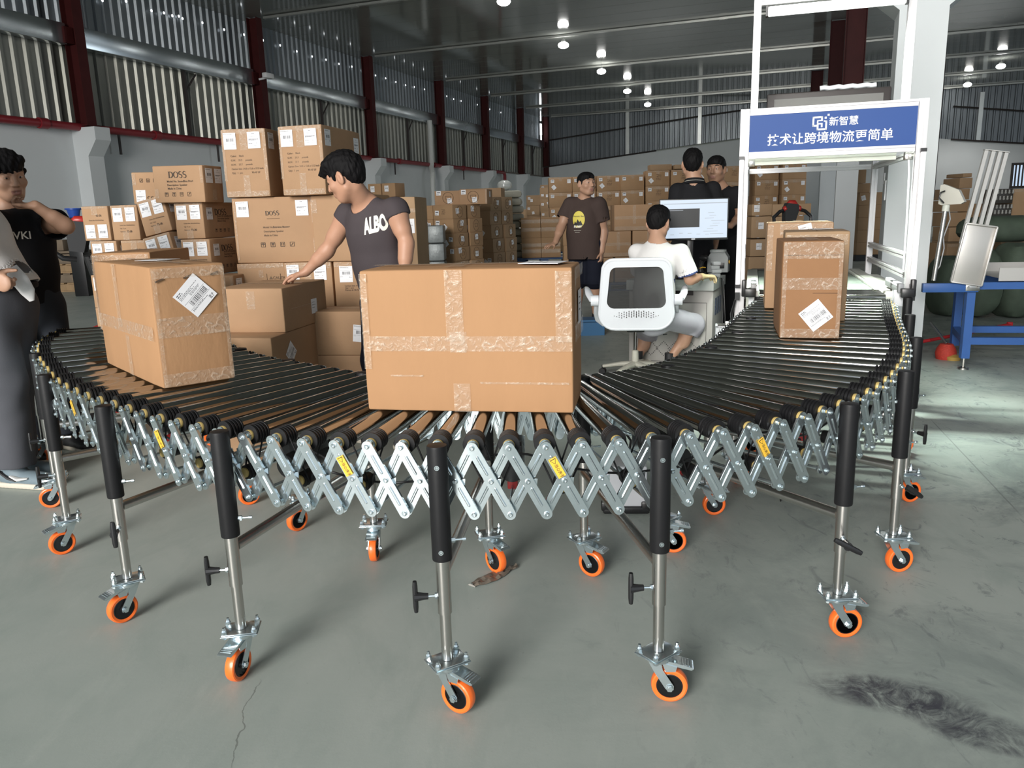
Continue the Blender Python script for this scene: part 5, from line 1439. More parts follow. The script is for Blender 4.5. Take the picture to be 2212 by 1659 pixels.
def decal(root, shirt_data, me, M, direction, m, name='shirt_print', off=.0025, label=None, sub=None):
    """lay flat lettering on the cloth by casting it onto the surface"""
    V, Fc = shirt_data; bv = BVHTree.FromPolygons([tuple(v) for v in V], [tuple(f) for f in Fc])
    bm = bmesh.new(); bm.from_mesh(me)
    bmesh.ops.triangulate(bm, faces=bm.faces[:])
    for _ in range(4):
        L = [e for e in bm.edges if e.calc_length() > .014]
        if not L: break
        bmesh.ops.subdivide_edges(bm, edges=L, cuts=1); bmesh.ops.triangulate(bm, faces=bm.faces[:])
    d = Vector(direction).normalized(); vs = []
    for v in bm.verts:
        p = M @ v.co; hit = bv.ray_cast(p - d * .5, d)
        vs.append((hit[0] - d * off) if hit[0] is not None else p)
    bm.verts.index_update(); fs = [tuple(v.index for v in f.verts) for f in bm.faces]; bm.free()
    mb = MB(); mb.add(vs, fs); return part(name, mb, m, root, world=True, label=label)
def JP(u, v, Y): return np.array(PY(u, v, Y))
def stand(base, facing, s=1.0, lean=V3(0, 0, 0), spread=.1, over=None):
    """default standing joints; facing: unit xy direction"""
    f = unit(V3(facing[0], facing[1], 0)); r = V3(f[1], -f[0], 0); b_ = V3(base[0], base[1], 0)
    P = lambda x, y, z: b_ + (r * x + f * y + V3(0, 0, z)) * s
    J = dict(pelvis=P(0, 0, .95), waist=P(0, 0, 1.07), chest=P(0, .0, 1.26), neck=P(0, -.01, 1.435), head=P(0, .025, 1.585))
    for q, sg in (('L', -1), ('R', 1)):
        J['sh' + q] = P(sg * .175, -.01, 1.385); J['el' + q] = P(sg * .225, -.03, 1.10); J['wr' + q] = P(sg * .235, .03, .86)
        J['hip' + q] = P(sg * .088, 0, .90); J['kn' + q] = P(sg * .095, .015, .49); J['an' + q] = P(sg * spread, -.03, .085); J['to' + q] = P(sg * (spread + .02), .12, .03)
    if over: J.update(over)
    return J, r, f
SK1 = skin_mat('skin_light', (.49, .265, .172)); SK2 = skin_mat('skin_tan', (.44, .255, .170)); SK3 = skin_mat('skin_brown', (.38, .215, .140))
def cloth(name, c, rough=.85, var=.08): return mat(name, c, rough, var=var, scale=12, bump=.06, bscale=160, spec=.2)
M_BT = cloth('black_cotton', (.012, .012, .014)); M_WT = cloth('white_cotton', (.70, .69, .68)); M_GS = cloth('charcoal_cotton', (.068, .056, .060)); M_BRT = cloth('brown_cotton', (.062, .043, .038))
M_NAVY = cloth('navy_cotton', (.010, .012, .022)); M_GP = cloth('grey_twill', (.085, .088, .100)); M_DGP = cloth('dark_denim', (.035, .040, .050)); M_LG = cloth('pale_grey_cotton', (.42, .41, .46)); M_PRW = mat('shirt_print_cream', (.78, .76, .68), .6)
M_SHW = mat('sole_offwhite', (.60, .55, .46), .6); M_SHG = mat('shoe_grey_blue', (.16, .21, .24), .6); M_SHB = mat('shoe_black', (.02, .02, .022), .5); M_STRIPE = mat('shoe_stripe', (.7, .7, .68), .5)

# ---- the worker reaching over the pile (leaning to the left, face in profile)
Yw = 4.42
J = dict(head=JP(747, 383, 4.36), neck=JP(790, 438, 4.44), chest=JP(803, 498, 4.45), waist=JP(822, 575, 4.50), pelvis=JP(838, 640, 4.55),
         shR=JP(752, 462, 4.55), shL=JP(854, 452, 4.36), elR=JP(708, 540, 4.58), wrR=JP(660, 588, 4.60), elL=JP(878, 522, 4.34), wrL=JP(872, 612, 4.28))
fw = unit(V3(-.55, -.83, 0)); rt = V3(fw[1], -fw[0], 0)
pel = J['pelvis']; bx, by = pel[0], pel[1] + .02
for q, sg in (('L', -1), ('R', 1)):
    J['hip' + q] = pel + rt * sg * .088 + V3(0, 0, -.05); J['kn' + q] = V3(bx, by, .49) + rt * sg * .11 + fw * .03; J['an' + q] = V3(bx, by, .085) + rt * sg * .13 - fw * .03; J['to' + q] = V3(bx, by, .03) + rt * sg * .15 + fw * .13
latw = unit(J['shR'] - J['shL'])
Rw = rot_head(72, 22, -4)
p_w = person('man in a sleeveless charcoal shirt bending over and resting a hand on cartons', J, 1.0, latw, SK1, dict(R=Rw, s=1.06, mouth='closed', open=False),
             dict(R=dict(f=unit(JP(622, 601, 4.62) - JP(660, 588, 4.60)), n=(.1, -.1, -1), side=-1, curl=(14, 16, 8), spread=.16, thumb=(.75, .55, .35)), L=dict(f=(0.02, -.1, -1), n=(-.8, -.3, 0), side=1)), h=.0046)
hair(p_w, J['head'], Rw, 1.06, dict(fringe=tuple((x, .05, .088, x + .012, .112 - abs(x) * .5, .050, .026) for x in (-.05, -.025, 0, .025, .05)) + tuple((x, .075, .080, x, .128 - abs(x) * .5, .062, .018) for x in (-.04, -.01, .02, .045)), rough=.004, top=.012, nape=-.070), h=.005, seed=4)
hem_ = JP(832, 612, 4.53)
o, dat = shirt(p_w, J, 1.0, latw, M_GS, hem_, h=.0055, sleeve=.20, sr=(.066, .070), loose=1.04, neck_r=.072, fold=.005, seed=8, name='sleeveless_shirt', hem_n=unit(hem_ - J['waist']), fwd=fw * .012)
dirw = unit(V3(.45, .88, .10))
# lettering on the chest
txtc = Vector(JP(778, 493, 4.2)); xd = Vector(unit(JP(804, 488, 4.20) - JP(763, 498, 4.24)))
tm = text_mesh('ALBO', .112, M_PRW, .0060, xs=.42)
decal(p_w, dat, tm, face_mat(txtc, xd, Vector((-.06, 0, 1))), dirw, M_PRW, label='cream chest lettering')
pants(p_w, J, 1.0, rt, M_NAVY, J['waist'] - V3(0, 0, .05), 1.15)
for q in 'LR': shoe(p_w, J['an' + q], J['to' + q], 1.0, M_SHB, M_SHW)

# ---- heavy-set man in the brown T-shirt, turning his head to the right
Yb = 9.3
J, rb_, fb_ = stand((PY(1266, 600, Yb).x, Yb), (-.30, -.95), 1.06)
J.update(head=JP(1267, 397, Yb - .06), neck=JP(1262, 432, Yb), chest=JP(1262, 468, Yb), waist=JP(1262, 503, Yb), shR=JP(1232, 441, Yb + .05), shL=JP(1294, 441, Yb - .08),
         elR=JP(1212, 491, Yb - .02), wrR=JP(1200, 524, Yb - .16), elL=JP(1304, 500, Yb - .05), wrL=JP(1300, 543, Yb - .1))
Rb = rot_head(180 + 28, 0, 2)
p_b = person('heavy-set man in a brown T-shirt with a yellow print looking to the right', J, 1.07, rb_, SK2, dict(R=Rb, s=1.05, wide=1.10, mouth='open', gaze=(.5, 0)),
             dict(R=dict(f=(-.75, -.35, -.25), n=(.1, .2, -1), side=-1, curl=(8, 14, 10), spread=.22), L=dict(f=(-.05, -.1, -1), n=(-.7, .3, 0), side=1, curl=(22, 30, 20))), h=.008, girth=1.18)
hair(p_b, J['head'], Rb, 1.05, dict(wide=1.10, rough=.002, nape=-.03, line=.090, fringe=((-.02, .085, .075, -.015, .098, .052, .012), (.03, .08, .075, .035, .092, .058, .012))), h=.006, seed=9)
hem_ = JP(1264, 559, Yb)
o, dat = shirt(p_b, J, 1.07, rb_, M_BRT, hem_, h=.006, girth=1.17, sleeve=.62, sr=(.070, .082), loose=1.03, fold=.004, seed=13, hem_n=(0, 0, -1), ratio=.80)
dirb = (.28, .95, .05); cb = Vector(JP(1244, 476, Yb - .3)); xb = Vector((.95, -.28, 0))
mbd = MB(); mbd.prism([(.072 * math.cos(a), .094 * math.sin(a)) for a in np.linspace(0, 2 * math.pi, 33)[:-1]], 0, .0004)
mes = MB(); mes.add([(.072 * math.cos(a), .094 * math.sin(a), 0) for a in np.linspace(0, 2 * math.pi, 33)[:-1]], [tuple(range(32))])
decal(p_b, dat, mes.mesh('p', M_PRW), face_mat(cb, xb, (0, 0, 1)), dirb, mat('shirt_print_yellow', (.72, .60, .10), .6), label='yellow oval print')
mt = MB(); mt.add([(x, y, 0) for x, y in ((-.062, -.068), (-.045, -.02), (-.030, -.040), (-.012, .002), (.008, -.03), (.022, -.012), (.050, -.066), (.02, -.072))], [(0, 1, 2, 3, 4, 5, 6, 7)])
decal(p_b, dat, mt.mesh('p', M_PRW), face_mat(cb, xb, (0, 0, 1)), dirb, M_INK, off=.004)
decal(p_b, dat, text_mesh('Dramatic Bear', .023, M_INK, .0002), face_mat(cb + Vector((0, 0, .035)), xb, (0, 0, 1)), dirb, M_INK, off=.004)
decal(p_b, dat, text_mesh('RUMY', .036, M_PRW, .001), face_mat(cb + Vector((-.01, 0, -.082)), xb, (0, 0, 1)), dirb, M_PRW, off=.005)
for k in range(2): mes = MB(); mes.box((0, 0, 0), (.085 - .03 * k, .004, .0005)); decal(p_b, dat, mes.mesh('p', M_PRW), face_mat(cb + Vector((-.015, 0, -.125 - .018 * k)), xb, (0, 0, 1)), dirb, M_PRW, off=.004)
pants(p_b, J, 1.07, rb_, M_NAVY, J['waist'] - V3(0, 0, .02), 1.05, h=.007, girth=1.10, rad=(.092, .095, .09), name='shorts')
for q in 'LR': shoe(p_b, J['an' + q], J['to' + q], 1.05, M_SHB, M_SHB, h=.009, sock=M_SHB)

# ---- two men talking behind the monitor
Ya = 7.35
J, ra_, fa_ = stand((PY(1492, 600, Ya).x, Ya), (.25, .95), 1.07)
J.update(head=JP(1496, 355, Ya), neck=JP(1500, 390, Ya - .02), chest=JP(1500, 440, Ya), waist=JP(1500, 500, Ya), shL=JP(1463, 412, Ya), shR=JP(1540, 408, Ya + .03), elL=JP(1455, 480, Ya), elR=JP(1552, 478, Ya), wrL=JP(1462, 530, Ya + .15), wrR=JP(1545, 530, Ya + .15))
Ra = rot_head(-14, 2, 0)
p_a = person('man seen from behind in a black polo shirt with a white collar stripe', J, 1.05, ra_, SK2, dict(R=Ra, s=1.06), dict(L=dict(f=(0, .3, -1), n=(1, 0, 0), side=-1), R=dict(f=(0, .3, -1), n=(-1, 0, 0), side=1)), h=.008)
hair(p_a, J['head'], Ra, 1.06, dict(top=.012, nape=-.075, rough=.004), h=.006, seed=15)
o, dat = shirt(p_a, J, 1.05, ra_, M_BT, JP(1500, 590, Ya), h=.008, sleeve=.6, seed=21, name='polo_shirt', neck_r=.060)
col = MB()
up_ = unit(J['neck'] - J['chest'])
for k, (m_, rr, z) in enumerate(((0, .078, -.012), (0, .072, .010), (1, .0795, .000))):
    pts = [Vector(J['neck'] + (ra_ * math.cos(a) * rr * 1.02 - fa_ * math.sin(a) * rr * .95 + V3(0, 0, z + .012 * math.sin(a) - .01)) * 1.05) for a in np.linspace(0, 2 * math.pi, 25)[:-1]]
    col.tube(pts, .014 if m_ == 0 else .0045, 8, m_, closed=True)
part('collar', col, [M_BT, M_PRW], p_a, world=True)
pants(p_a, J, 1.05, ra_, M_BT, J['waist'] - V3(0, 0, .06), 1.95, h=.009)
for q in 'LR': shoe(p_a, J['an' + q], J['to' + q], 1.05, M_SHB, M_SHW, h=.009)
Yc = 8.0
J, rc_, fc_ = stand((PY(1556, 600, Yc).x + .02, Yc), (-.45, -.89), 1.06)
J.update(head=JP(1547, 367, Yc), neck=JP(1556, 404, Yc + .02), chest=JP(1556, 450, Yc), waist=JP(1556, 510, Yc), shR=JP(1520, 420, Yc + .08), shL=JP(1592, 418, Yc - .08), elL=JP(1597, 470, Yc - .1), wrL=JP(1578, 488, Yc - .30), elR=JP(1512, 480, Yc), wrR=JP(1525, 530, Yc - .1))
Rc = rot_head(180 - 32, 2, 0)
p_c = person('man in a black T-shirt facing left, standing behind the monitor', J, 1.05, rc_, SK3, dict(R=Rc, s=1.06, gaze=(.4, 0)), dict(L=dict(f=(-.9, -.3, .1), n=(0, .6, -.5), side=1, curl=(30, 40, 30)), R=dict(f=(0, -.3, -1), n=(1, 0, 0), side=-1)), h=.008)
hair(p_c, J['head'], Rc, 1.06, dict(top=.006, nape=-.02, line=.088, rough=.003), h=.006, seed=25)
shirt(p_c, J, 1.05, rc_, M_BT, JP(1556, 590, Yc), h=.008, sleeve=.62, seed=23, neck_r=.070)
pants(p_c, J, 1.05, rc_, M_BT, J['waist'] - V3(0, 0, .06), 1.95, h=.009)
for q in 'LR': shoe(p_c, J['an' + q], J['to' + q], 1.05, M_SHB, M_SHW, h=.009)

# ---- operator seated at the desk, seen from behind
Ys = 6.15
fs_ = unit(V3(.52, .85, 0)); rs_ = V3(fs_[1], -fs_[0], 0)
J = dict(head=JP(1422, 482, Ys + .06), neck=JP(1420, 524, Ys), chest=JP(1415, 572, Ys - .02), waist=JP(1412, 630, Ys - .03), pelvis=JP(1412, 683, Ys - .03),
         shL=JP(1377, 545, Ys + .09), shR=JP(1469, 545, Ys - .09), elR=JP(1490, 604, Ys - .10), wrR=JP(1517, 597, Ys + .06), elL=JP(1385, 600, Ys + .35), wrL=JP(1430, 590, Ys + .50))
pel = J['pelvis']
J.update(hipR=pel + rs_ * .09, hipL=pel - rs_ * .09, knR=JP(1497, 702, Ys + .22), anR=JP(1446, 783, Ys + .20), toR=JP(1462, 812, Ys + .08), knL=JP(1400, 720, Ys + .46), anL=JP(1378, 786, Ys + .33), toL=JP(1398, 792, Ys + .42))
J['anR'][2] = .10; J['anL'][2] = .10; J['toR'][2] = J['toL'][2] = .03
Rs = rot_head(-30, 14, 0)
M_GLOVE = mat('yellow_knit_glove', (.62, .50, .28), .9, var=.1, scale=60, bump=.3, bscale=200)
p_s = person('man in a white T-shirt and pale shorts seated at the desk, seen from behind', J, 1.0, rs_, SK2, dict(R=Rs, s=1.05),
             dict(R=dict(f=unit(V3(.85, .50, -.06)), n=(0, 0, -1), side=-1, curl=(18, 26, 18), glove=M_GLOVE, s=1.12), L=dict(f=(.5, .8, -.1), n=(0, 0, -1), side=1)), h=.0065)
hair(p_s, J['head'], Rs, 1.05, dict(top=.008, nape=-.07, rough=.003), h=.0055, seed=33)
M_BLUET = cloth('blue_trim', (.06, .08, .20))
def sl_tag(cen):
    sh, el = J['shR'], J['elR']; u = unit(el - sh); t = (cen - sh) @ u / np.linalg.norm(el - sh); d = np.linalg.norm(cen - sh - ((cen - sh) @ u)[:, None] * u, axis=1)
    return ((t > .78) & (d < .12)).astype(int)
hem_ = JP(1413, 690, Ys - .03)
shirt(p_s, J, 1.0, rs_, M_WT, hem_, h=.0065, sleeve={'L': .7, 'R': .84}, sr=(.070, .080), seed=35, fold=.0045, loose=1.03, mats=[M_WT, M_BLUET], tagger=sl_tag, neck_r=.064, hem_n=unit(hem_ - J['waist']))
M_CART = mat('shorts_print_white', (.66, .66, .68), .8)
pants(p_s, J, 1.0, rs_, M_LG, J['waist'] - V3(0, 0, .07), 1.22, h=.0065, rad=(.098, .092, .092), name='shorts')
# white patches with grey outline marks on the side of the shorts
for q in 'R':
    kn, hp = J['knR'], J['hipR']
    for k in range(3):
        f0 = .45 + .22 * k; c = hp + (kn - hp) * f0; n = Vector((.25, -.95, .25)).normalized(); x = Vector(unit(kn - hp)); y = n.cross(x).normalized()
        mb = MB(); pts = [(Vector(c) + n * (.094 - .002 * abs(i)) + x * (.055 * math.cos(i * .5) * (1 + .2 * math.sin(3 * i * .5))) + y * (.045 * math.sin(i * .5))) for i in range(13)]
        mb.add(pts, [tuple(range(12))]); part('shorts_print', mb, M_CART, p_s, world=True)
for q in 'LR': shoe(p_s, J['an' + q], J['to' + q], 1.0, mat('shoe_cream', (.45, .43, .37), .6), M_SHW, h=.0065, sock=M_SHB)

# ---- man in the black T-shirt at the left edge, hand at his chin
Yl = 4.45
J, rl_, fl_ = stand((PY(52, 600, Yl).x, Yl), (.80, -.60), 1.06)
J.update(head=JP(14, 381, Yl), neck=JP(16, 452, Yl + .04), chest=JP(48, 515, Yl + .05), waist=JP(58, 585, Yl + .05), pelvis=JP(62, 645, Yl + .05), shR=JP(-8, 482, Yl - .13), shL=JP(88, 478, Yl + .16), elL=JP(143, 489, Yl - .02), wrL=JP(76, 444, Yl - .12),
         elR=JP(-20, 560, Yl - .1), wrR=JP(20, 610, Yl - .1))
pel = J['pelvis']
for q, sg in (('L', -1), ('R', 1)):
    J['hip' + q] = pel + rl_ * sg * .088 + V3(0, 0, -.05); J['kn' + q] = V3(pel[0], pel[1], .50) + rl_ * sg * .10; J['an' + q] = V3(pel[0], pel[1], .085) + rl_ * sg * .11
    J['to' + q] = V3(pel[0], pel[1], .03) + rl_ * sg * .12 + fl_ * .14
Rl = rot_head(180 + 52, 12, 6)
p_l = person('smiling man in a black T-shirt at the left edge, hand raised to his chin', J, 1.03, rl_, SK2, dict(R=Rl, s=1.08, mouth='smile', gaze=(.3, -.4)),
             dict(L=dict(f=unit(V3(-1, -.10, .02)), n=(.1, -.3, 1), side=1, curl=(38, 60, 40), spread=.06, s=.92), R=dict(f=(0, -.2, -1), n=(1, 0, 0), side=-1)), h=.005)
hair(p_l, J['head'], Rl, 1.08, dict(top=.014, nape=-.05, rough=.004, fringe=tuple((x, .055, .085, x + .015, .100 - abs(x) * .45, .040, .024) for x in (-.055, -.03, -.005, .02, .045))), h=.005, seed=44)
o, dat = shirt(p_l, J, 1.03, rl_, M_BT, JP(62, 655, Yl + .05), h=.0065, sleeve={'L': .62, 'R': .6}, sr=(.072, .088), seed=45, loose=1.02)
dl_ = (-.55, .83, 0); decal(p_l, dat, text_mesh('OVKI', .058, M_PRW, .0008), face_mat(Vector(JP(40, 510, Yl - .2)), (.83, .55, 0), (0, 0, 1)), dl_, M_PRW, label='white chest lettering')
pants(p_l, J, 1.03, rl_, M_DGP, J['waist'] - V3(0, 0, .06), 1.95, h=.0075)
for q in 'LR': shoe(p_l, J['an' + q], J['to' + q], 1.05, M_SHB, M_SHW, h=.008)

# ---- man in a white T-shirt and grey trousers, mostly outside the left edge
Yk = 4.0
bxk = PY(2, 1000, Yk).x
fk = unit(V3(.97, -.22, 0)); rk = V3(fk[1], -fk[0], 0)
J, rk, fk = stand((bxk, Yk), (.97, -.22), 1.05)
J.update(pelvis=JP(0, 640, Yk), waist=JP(-28, 585, Yk), chest=JP(-52, 500, Yk), neck=JP(-90, 418, Yk), head=JP(-106, 345, Yk), shR=JP(-74, 450, Yk - .17), shL=JP(-76, 440, Yk + .17), elR=JP(-32, 545, Yk - .28), wrR=JP(-22, 592, Yk - .20), elL=JP(-54, 560, Yk + .2), wrL=JP(0, 620, Yk + .2))
pel = J['pelvis']
for q, sg in (('L', -1), ('R', 1)):
    J['hip' + q] = pel + rk * sg * .088 + V3(0, 0, -.05); J['kn' + q] = JP(14 + 14 * (sg < 0), 830, Yk - sg * .08); J['an' + q] = JP(32 + 10 * (sg < 0), 1010, Yk - sg * .09); J['an' + q][2] = .09
    J['to' + q] = J['an' + q] + fk * .16; J['to' + q][2] = .03
Rk = rot_head(-85, 8, 0)
p_k = person('man in a white T-shirt and grey trousers cut by the left edge, hand on hip', J, 1.05, rk, SK2, dict(R=Rk, s=1.05), dict(R=dict(f=unit(V3(.75, -.1, -.55)), n=(0, 1, 0), side=-1, curl=(50, 60, 40), spread=.03), L=dict(f=(.3, 0, -1), n=(0, -1, 0), side=1)), h=.0065)
hair(p_k, J['head'], Rk, 1.05, dict(top=.008, rough=.004), h=.007, seed=51)
shirt(p_k, J, 1.05, rk, M_WT, JP(6, 628, Yk), h=.0065, sleeve=.5, sr=(.070, .080), seed=52, fold=.005, loose=1.17, hem_n=unit(V3(.35, 0, -1)))
mb = MB(); mb.tube([Vector(JP(22, 580, Yk - .10)), Vector(JP(44, 606, Yk - .09)), Vector(JP(60, 630, Yk - .08)), Vector(JP(69, 650, Yk - .07))], [.035, .04, .034, .012], 12, flat=(.45, 1)); part('bunched_hem', mb, M_WT, p_k, world=True)
pants(p_k, J, 1.05, rk, M_GP, JP(-4, 622, Yk), 1.95, h=.0065, rad=(.100, .090, .090), fold=.006, seed=53)
mb = MB(); mb.tube([Vector(JP(10, 618, Yk) + (rk * math.cos(a) * .152 + fk * math.sin(a) * .118) * 1.05) for a in np.linspace(0, 2 * math.pi, 33)[:-1]], .016, 8, closed=True, flat=(.5, 1)); part('belt', mb, M_BT, p_k, world=True)
for q in 'LR':
    shoe(p_k, J['an' + q], J['to' + q], 1.12, M_SHG, M_SHW, h=.0055, sock=M_SHB)
t_ = J['anR']
mb = MB(); mb.tube([Vector(t_ + fk * .02 + rk * .055 + V3(0, 0, -.02)), Vector(t_ + fk * .07 + rk * .058 + V3(0, 0, -.035)), Vector(t_ + fk * .12 + rk * .05 + V3(0, 0, -.03))], [.010, .018, .008], 8, flat=(1, .5)); part('shoe_stripe', mb, M_STRIPE, p_k, world=True)
mb = MB(); mb.tube([Vector(t_ - fk * .05 + rk * .050 + V3(0, 0, .0)), Vector(t_ + fk * .01 + rk * .056 + V3(0, 0, -.03)), Vector(t_ + fk * .05 + rk * .056 + V3(0, 0, -.045))], [.012, .016, .008], 8, flat=(1, .5)); part('shoe_stripe', mb, M_SHB, p_k, world=True)
# ================================================================== scanning frame, desk, chair and the right-hand bench
GA, GR = Vector((math.sin(math.radians(17)), math.cos(math.radians(17)), 0)), Vector((math.cos(math.radians(17)), -math.sin(math.radians(17)), 0))
GC = Vector((2.035, 5.10, 0))
def Gp(s, L, z): return GC + GR * s + GA * L + Vector((0, 0, z))
GM3 = Matrix(((GR.x, GA.x, 0), (GR.y, GA.y, 0), (0, 0, 1)))
M_ALU = mat('aluminium_profile', (.60, .59, .60), .38, .25, var=.05, scale=3)
M_CREAM = mat('cream_enamel', (.66, .67, .60), .45)
M_LED = mat('led_bar', (.9, .9, .9), .4, emit=(.95, 1.0, .93), estr=1.6)
M_LEDS = mat('led_strip_soft', (.85, .85, .86), .4, emit=(1.0, 1.0, 1.0), estr=.25)
M_BELT = mat('belt_green_grey', (.20, .235, .205), .55, var=.1, scale=9)
M_BLUE = mat('sign_blue', (.026, .080, .29), .5, spec=.3)
M_SIGNW = mat('sign_white', (.85, .87, .90), .5)
M_GREYP = mat('grey_plastic', (.30, .31, .32), .45)
gan = thing('scanning_frame', 'white aluminium scanning frame with a blue Chinese sign over the conveyor', 'scanner', GC)
def profile(mb, p0, p1, w=.045, side=None):
    """slotted aluminium extrusion"""
    p0, p1 = Vector(p0), Vector(p1); z = (p1 - p0).normalized(); x = side or (GR if abs(z.dot(GR)) < .9 else GA); x = (x - z * x.dot(z)).normalized(); y = z.cross(x)
    h = w / 2; g, d = .005, .006; sq = []
    for k in range(4):
        c, s_ = [(1, 0), (0, 1), (-1, 0), (0, -1)][k]
        for (a, b_) in ((h, -h), (h, -g), (h - d, -g), (h - d, g), (h, g)): sq.append((a * c - b_ * s_, a * s_ + b_ * c))
    M = Matrix(((x.x, y.x, z.x, p0.x), (x.y, y.y, z.y, p0.y), (x.z, y.z, z.z, p0.z), (0, 0, 0, 1)))
    mb.prism(sq, 0, (p1 - p0).length, M)
def prof_part(name, p0, p1, w=.045):
    mb = MB(); profile(mb, p0, p1, w); return part(name, mb, M_ALU, gan, smooth=0, world=True)
SW_, LB_ = .515, 1.85
for s in (-SW_, SW_):
    prof_part('post', Gp(s, 0, .0), Gp(s, 0, 1.925), .055)
    prof_part('post', Gp(s, LB_, .0), Gp(s, LB_, 1.66), .045)
    for z in (1.615, .98, .86): prof_part('side_rail', Gp(s, .03, z), Gp(s, LB_ - .025, z), .038)
prof_part('cross_rail', Gp(-SW_ + .03, 0, 1.905), Gp(SW_ - .03, 0, 1.905), .04)
prof_part('cross_rail', Gp(-SW_ + .03, 0, 1.64), Gp(SW_ - .03, 0, 1.64), .04)
prof_part('cross_rail', Gp(-SW_ + .03, LB_, 1.615), Gp(SW_ - .03, LB_, 1.615), .04)
mb = MB(); profile(mb, Gp(-.45, .12, 1.605), Gp(.40, .12, 1.605), .045); part('cross_rail', mb, M_CREAM, gan, smooth=0, world=True)
# corner joints
for s in (-.47, .47):
    mb = MB(); mb.box(Gp(s, .10, 1.60), (.05, .06, .05), GM3, bev=.006); mb.cyl(Gp(s, .06, 1.60), Gp(s, .05, 1.60), .010, n=8); part('corner_joint', mb, M_STEEL, gan, world=True)
# the sign
mb = MB(); mb.box(Gp(0, -.006, 1.772), (2 * SW_ - .06, .02, .225), GM3); sg = part('sign_panel', mb, M_BLUE, gan, smooth=0, world=True, label='blue sign panel with white lettering')
mb = MB(); mb.box(Gp(0, -.004, 1.772), (2 * SW_ - .056, .019, .229), GM3); part('sign_border', mb, M_SIGNW, sg, smooth=0, world=True)
def sign_text(s, u, z, size, bold, name='sign_lettering', xs=1.0):
    me = text_mesh(s, size, M_SIGNW, bold, xs=xs); part(name, me, None, sg, local=wm(sg).inverted() @ face_mat(Gp(u, -.0175, z), GR, (0, 0, 1)))
sign_text('技术让跨境物流更简单', -.008, 1.724, .0735, .0009)
sign_text('新智慧', .072, 1.818, .0570, .0007)
lg = MB()
def bar2(x0, y0, x1, y1): lg.box(((x0 + x1) / 2, (y0 + y1) / 2, .0004), (abs(x1 - x0), abs(y1 - y0), .0008))
q = .0105
for a in ((-.048, -.022, -.048 + q, .038), (-.048, .038 - q, .012, .038), (-.048, -.022, -.022, -.022 + q), (.012 - q, .010, .012, .038), (-.022, -.010, .012, -.010 + q * .8), (-.022, -.010, -.022 + q * .8, .016), (-.022, .010, .012 - q, .016),
          (-.022, -.045, -.022 + q, -.010), (-.022, -.045, .038, -.045 + q), (.038 - q, -.045, .038, .012), (.018, .004, .038, .012), (.022, .022, .034, .034), (.038, .038, .050, .050), (.002, -.028, .012, -.004)): bar2(*a)
part('sign_logo', lg, M_SIGNW, sg, smooth=0, local=wm(sg).inverted() @ face_mat(Gp(-.062, -.0175, 1.818), GR, (0, 0, 1)))
# lit strips on the fronts of the two posts
for s in (-SW_ - .012, SW_ + .012):
    mb = MB(); mb.box(Gp(s, -.045, 1.215), (.030, .026, .80), GM3, bev=.006); l = part('led_strip', mb, M_LEDS, gan, world=True)
    mb = MB(); mb.box(Gp(s, -.045, 1.625), (.034, .03, .02), GM3); mb.box(Gp(s, -.045, .805), (.034, .03, .02), GM3); mb.box(Gp(s, -.055, .74), (.03, .03, .05), GM3); part('strip_cap', mb, M_BLK, l, smooth=0, world=True)
# upper frame with the camera head
for s in (-.462, .447): prof_part('upper_post', Gp(s, .22, 1.925), Gp(s, .22, 2.75), .045)
prof_part('upper_rail', Gp(-.44, .22, 2.60), Gp(.425, .22, 2.60), .04)
mb = MB(); mb.box(Gp(0, .14, 2.525), (.80, .05, .055), GM3, bev=.01); l = part('led_bar', mb, M_LED, gan, world=True, label='lit white lamp bar')
mb = MB()
for s in (-.405, .405): mb.box(Gp(s, .14, 2.525), (.014, .055, .06), GM3)
part('bar_cap', mb, M_BLK, l, smooth=0, world=True)
mb = MB(); mb.box(Gp(.0, .19, 2.66), (.09, .10, .09), GM3, bev=.01); mb.cyl(Gp(0, .12, 2.63), Gp(0, .12, 2.59), .028, n=16); cm = part('camera_head', mb, M_BLK, gan, world=True)
mb = MB(); mb.box(Gp(-.05, .13, 2.615), (.03, .01, .014), GM3); mb.box(Gp(.05, .13, 2.62), (.025, .01, .012), GM3); part('red_light', mb, mat('red_glow', (.9, .2, .1), .4, emit=(1, .25, .12), estr=3), cm, smooth=0, world=True)
# second display standing behind the sign
mb = MB(); mb.box(Gp(.02, .62, 1.955), (.80, .05, .26), GM3, bev=.012); d2 = part('rear_display', mb, M_DARK, gan, world=True)
mb = MB(); mb.box(Gp(.02, .592, 1.945), (.70, .006, .20), GM3); part('display_face', mb, mat('display_grey', (.13, .125, .12), .6), d2, smooth=0, world=True)
mb = MB(); mb.tube([Gp(-.03 + .03 * k, .66, 2.108 + .004 * math.sin(k * 2.1)) for k in range(13)], .016, 8); part('white_wrap', mb, M_SIGNW, d2, world=True)
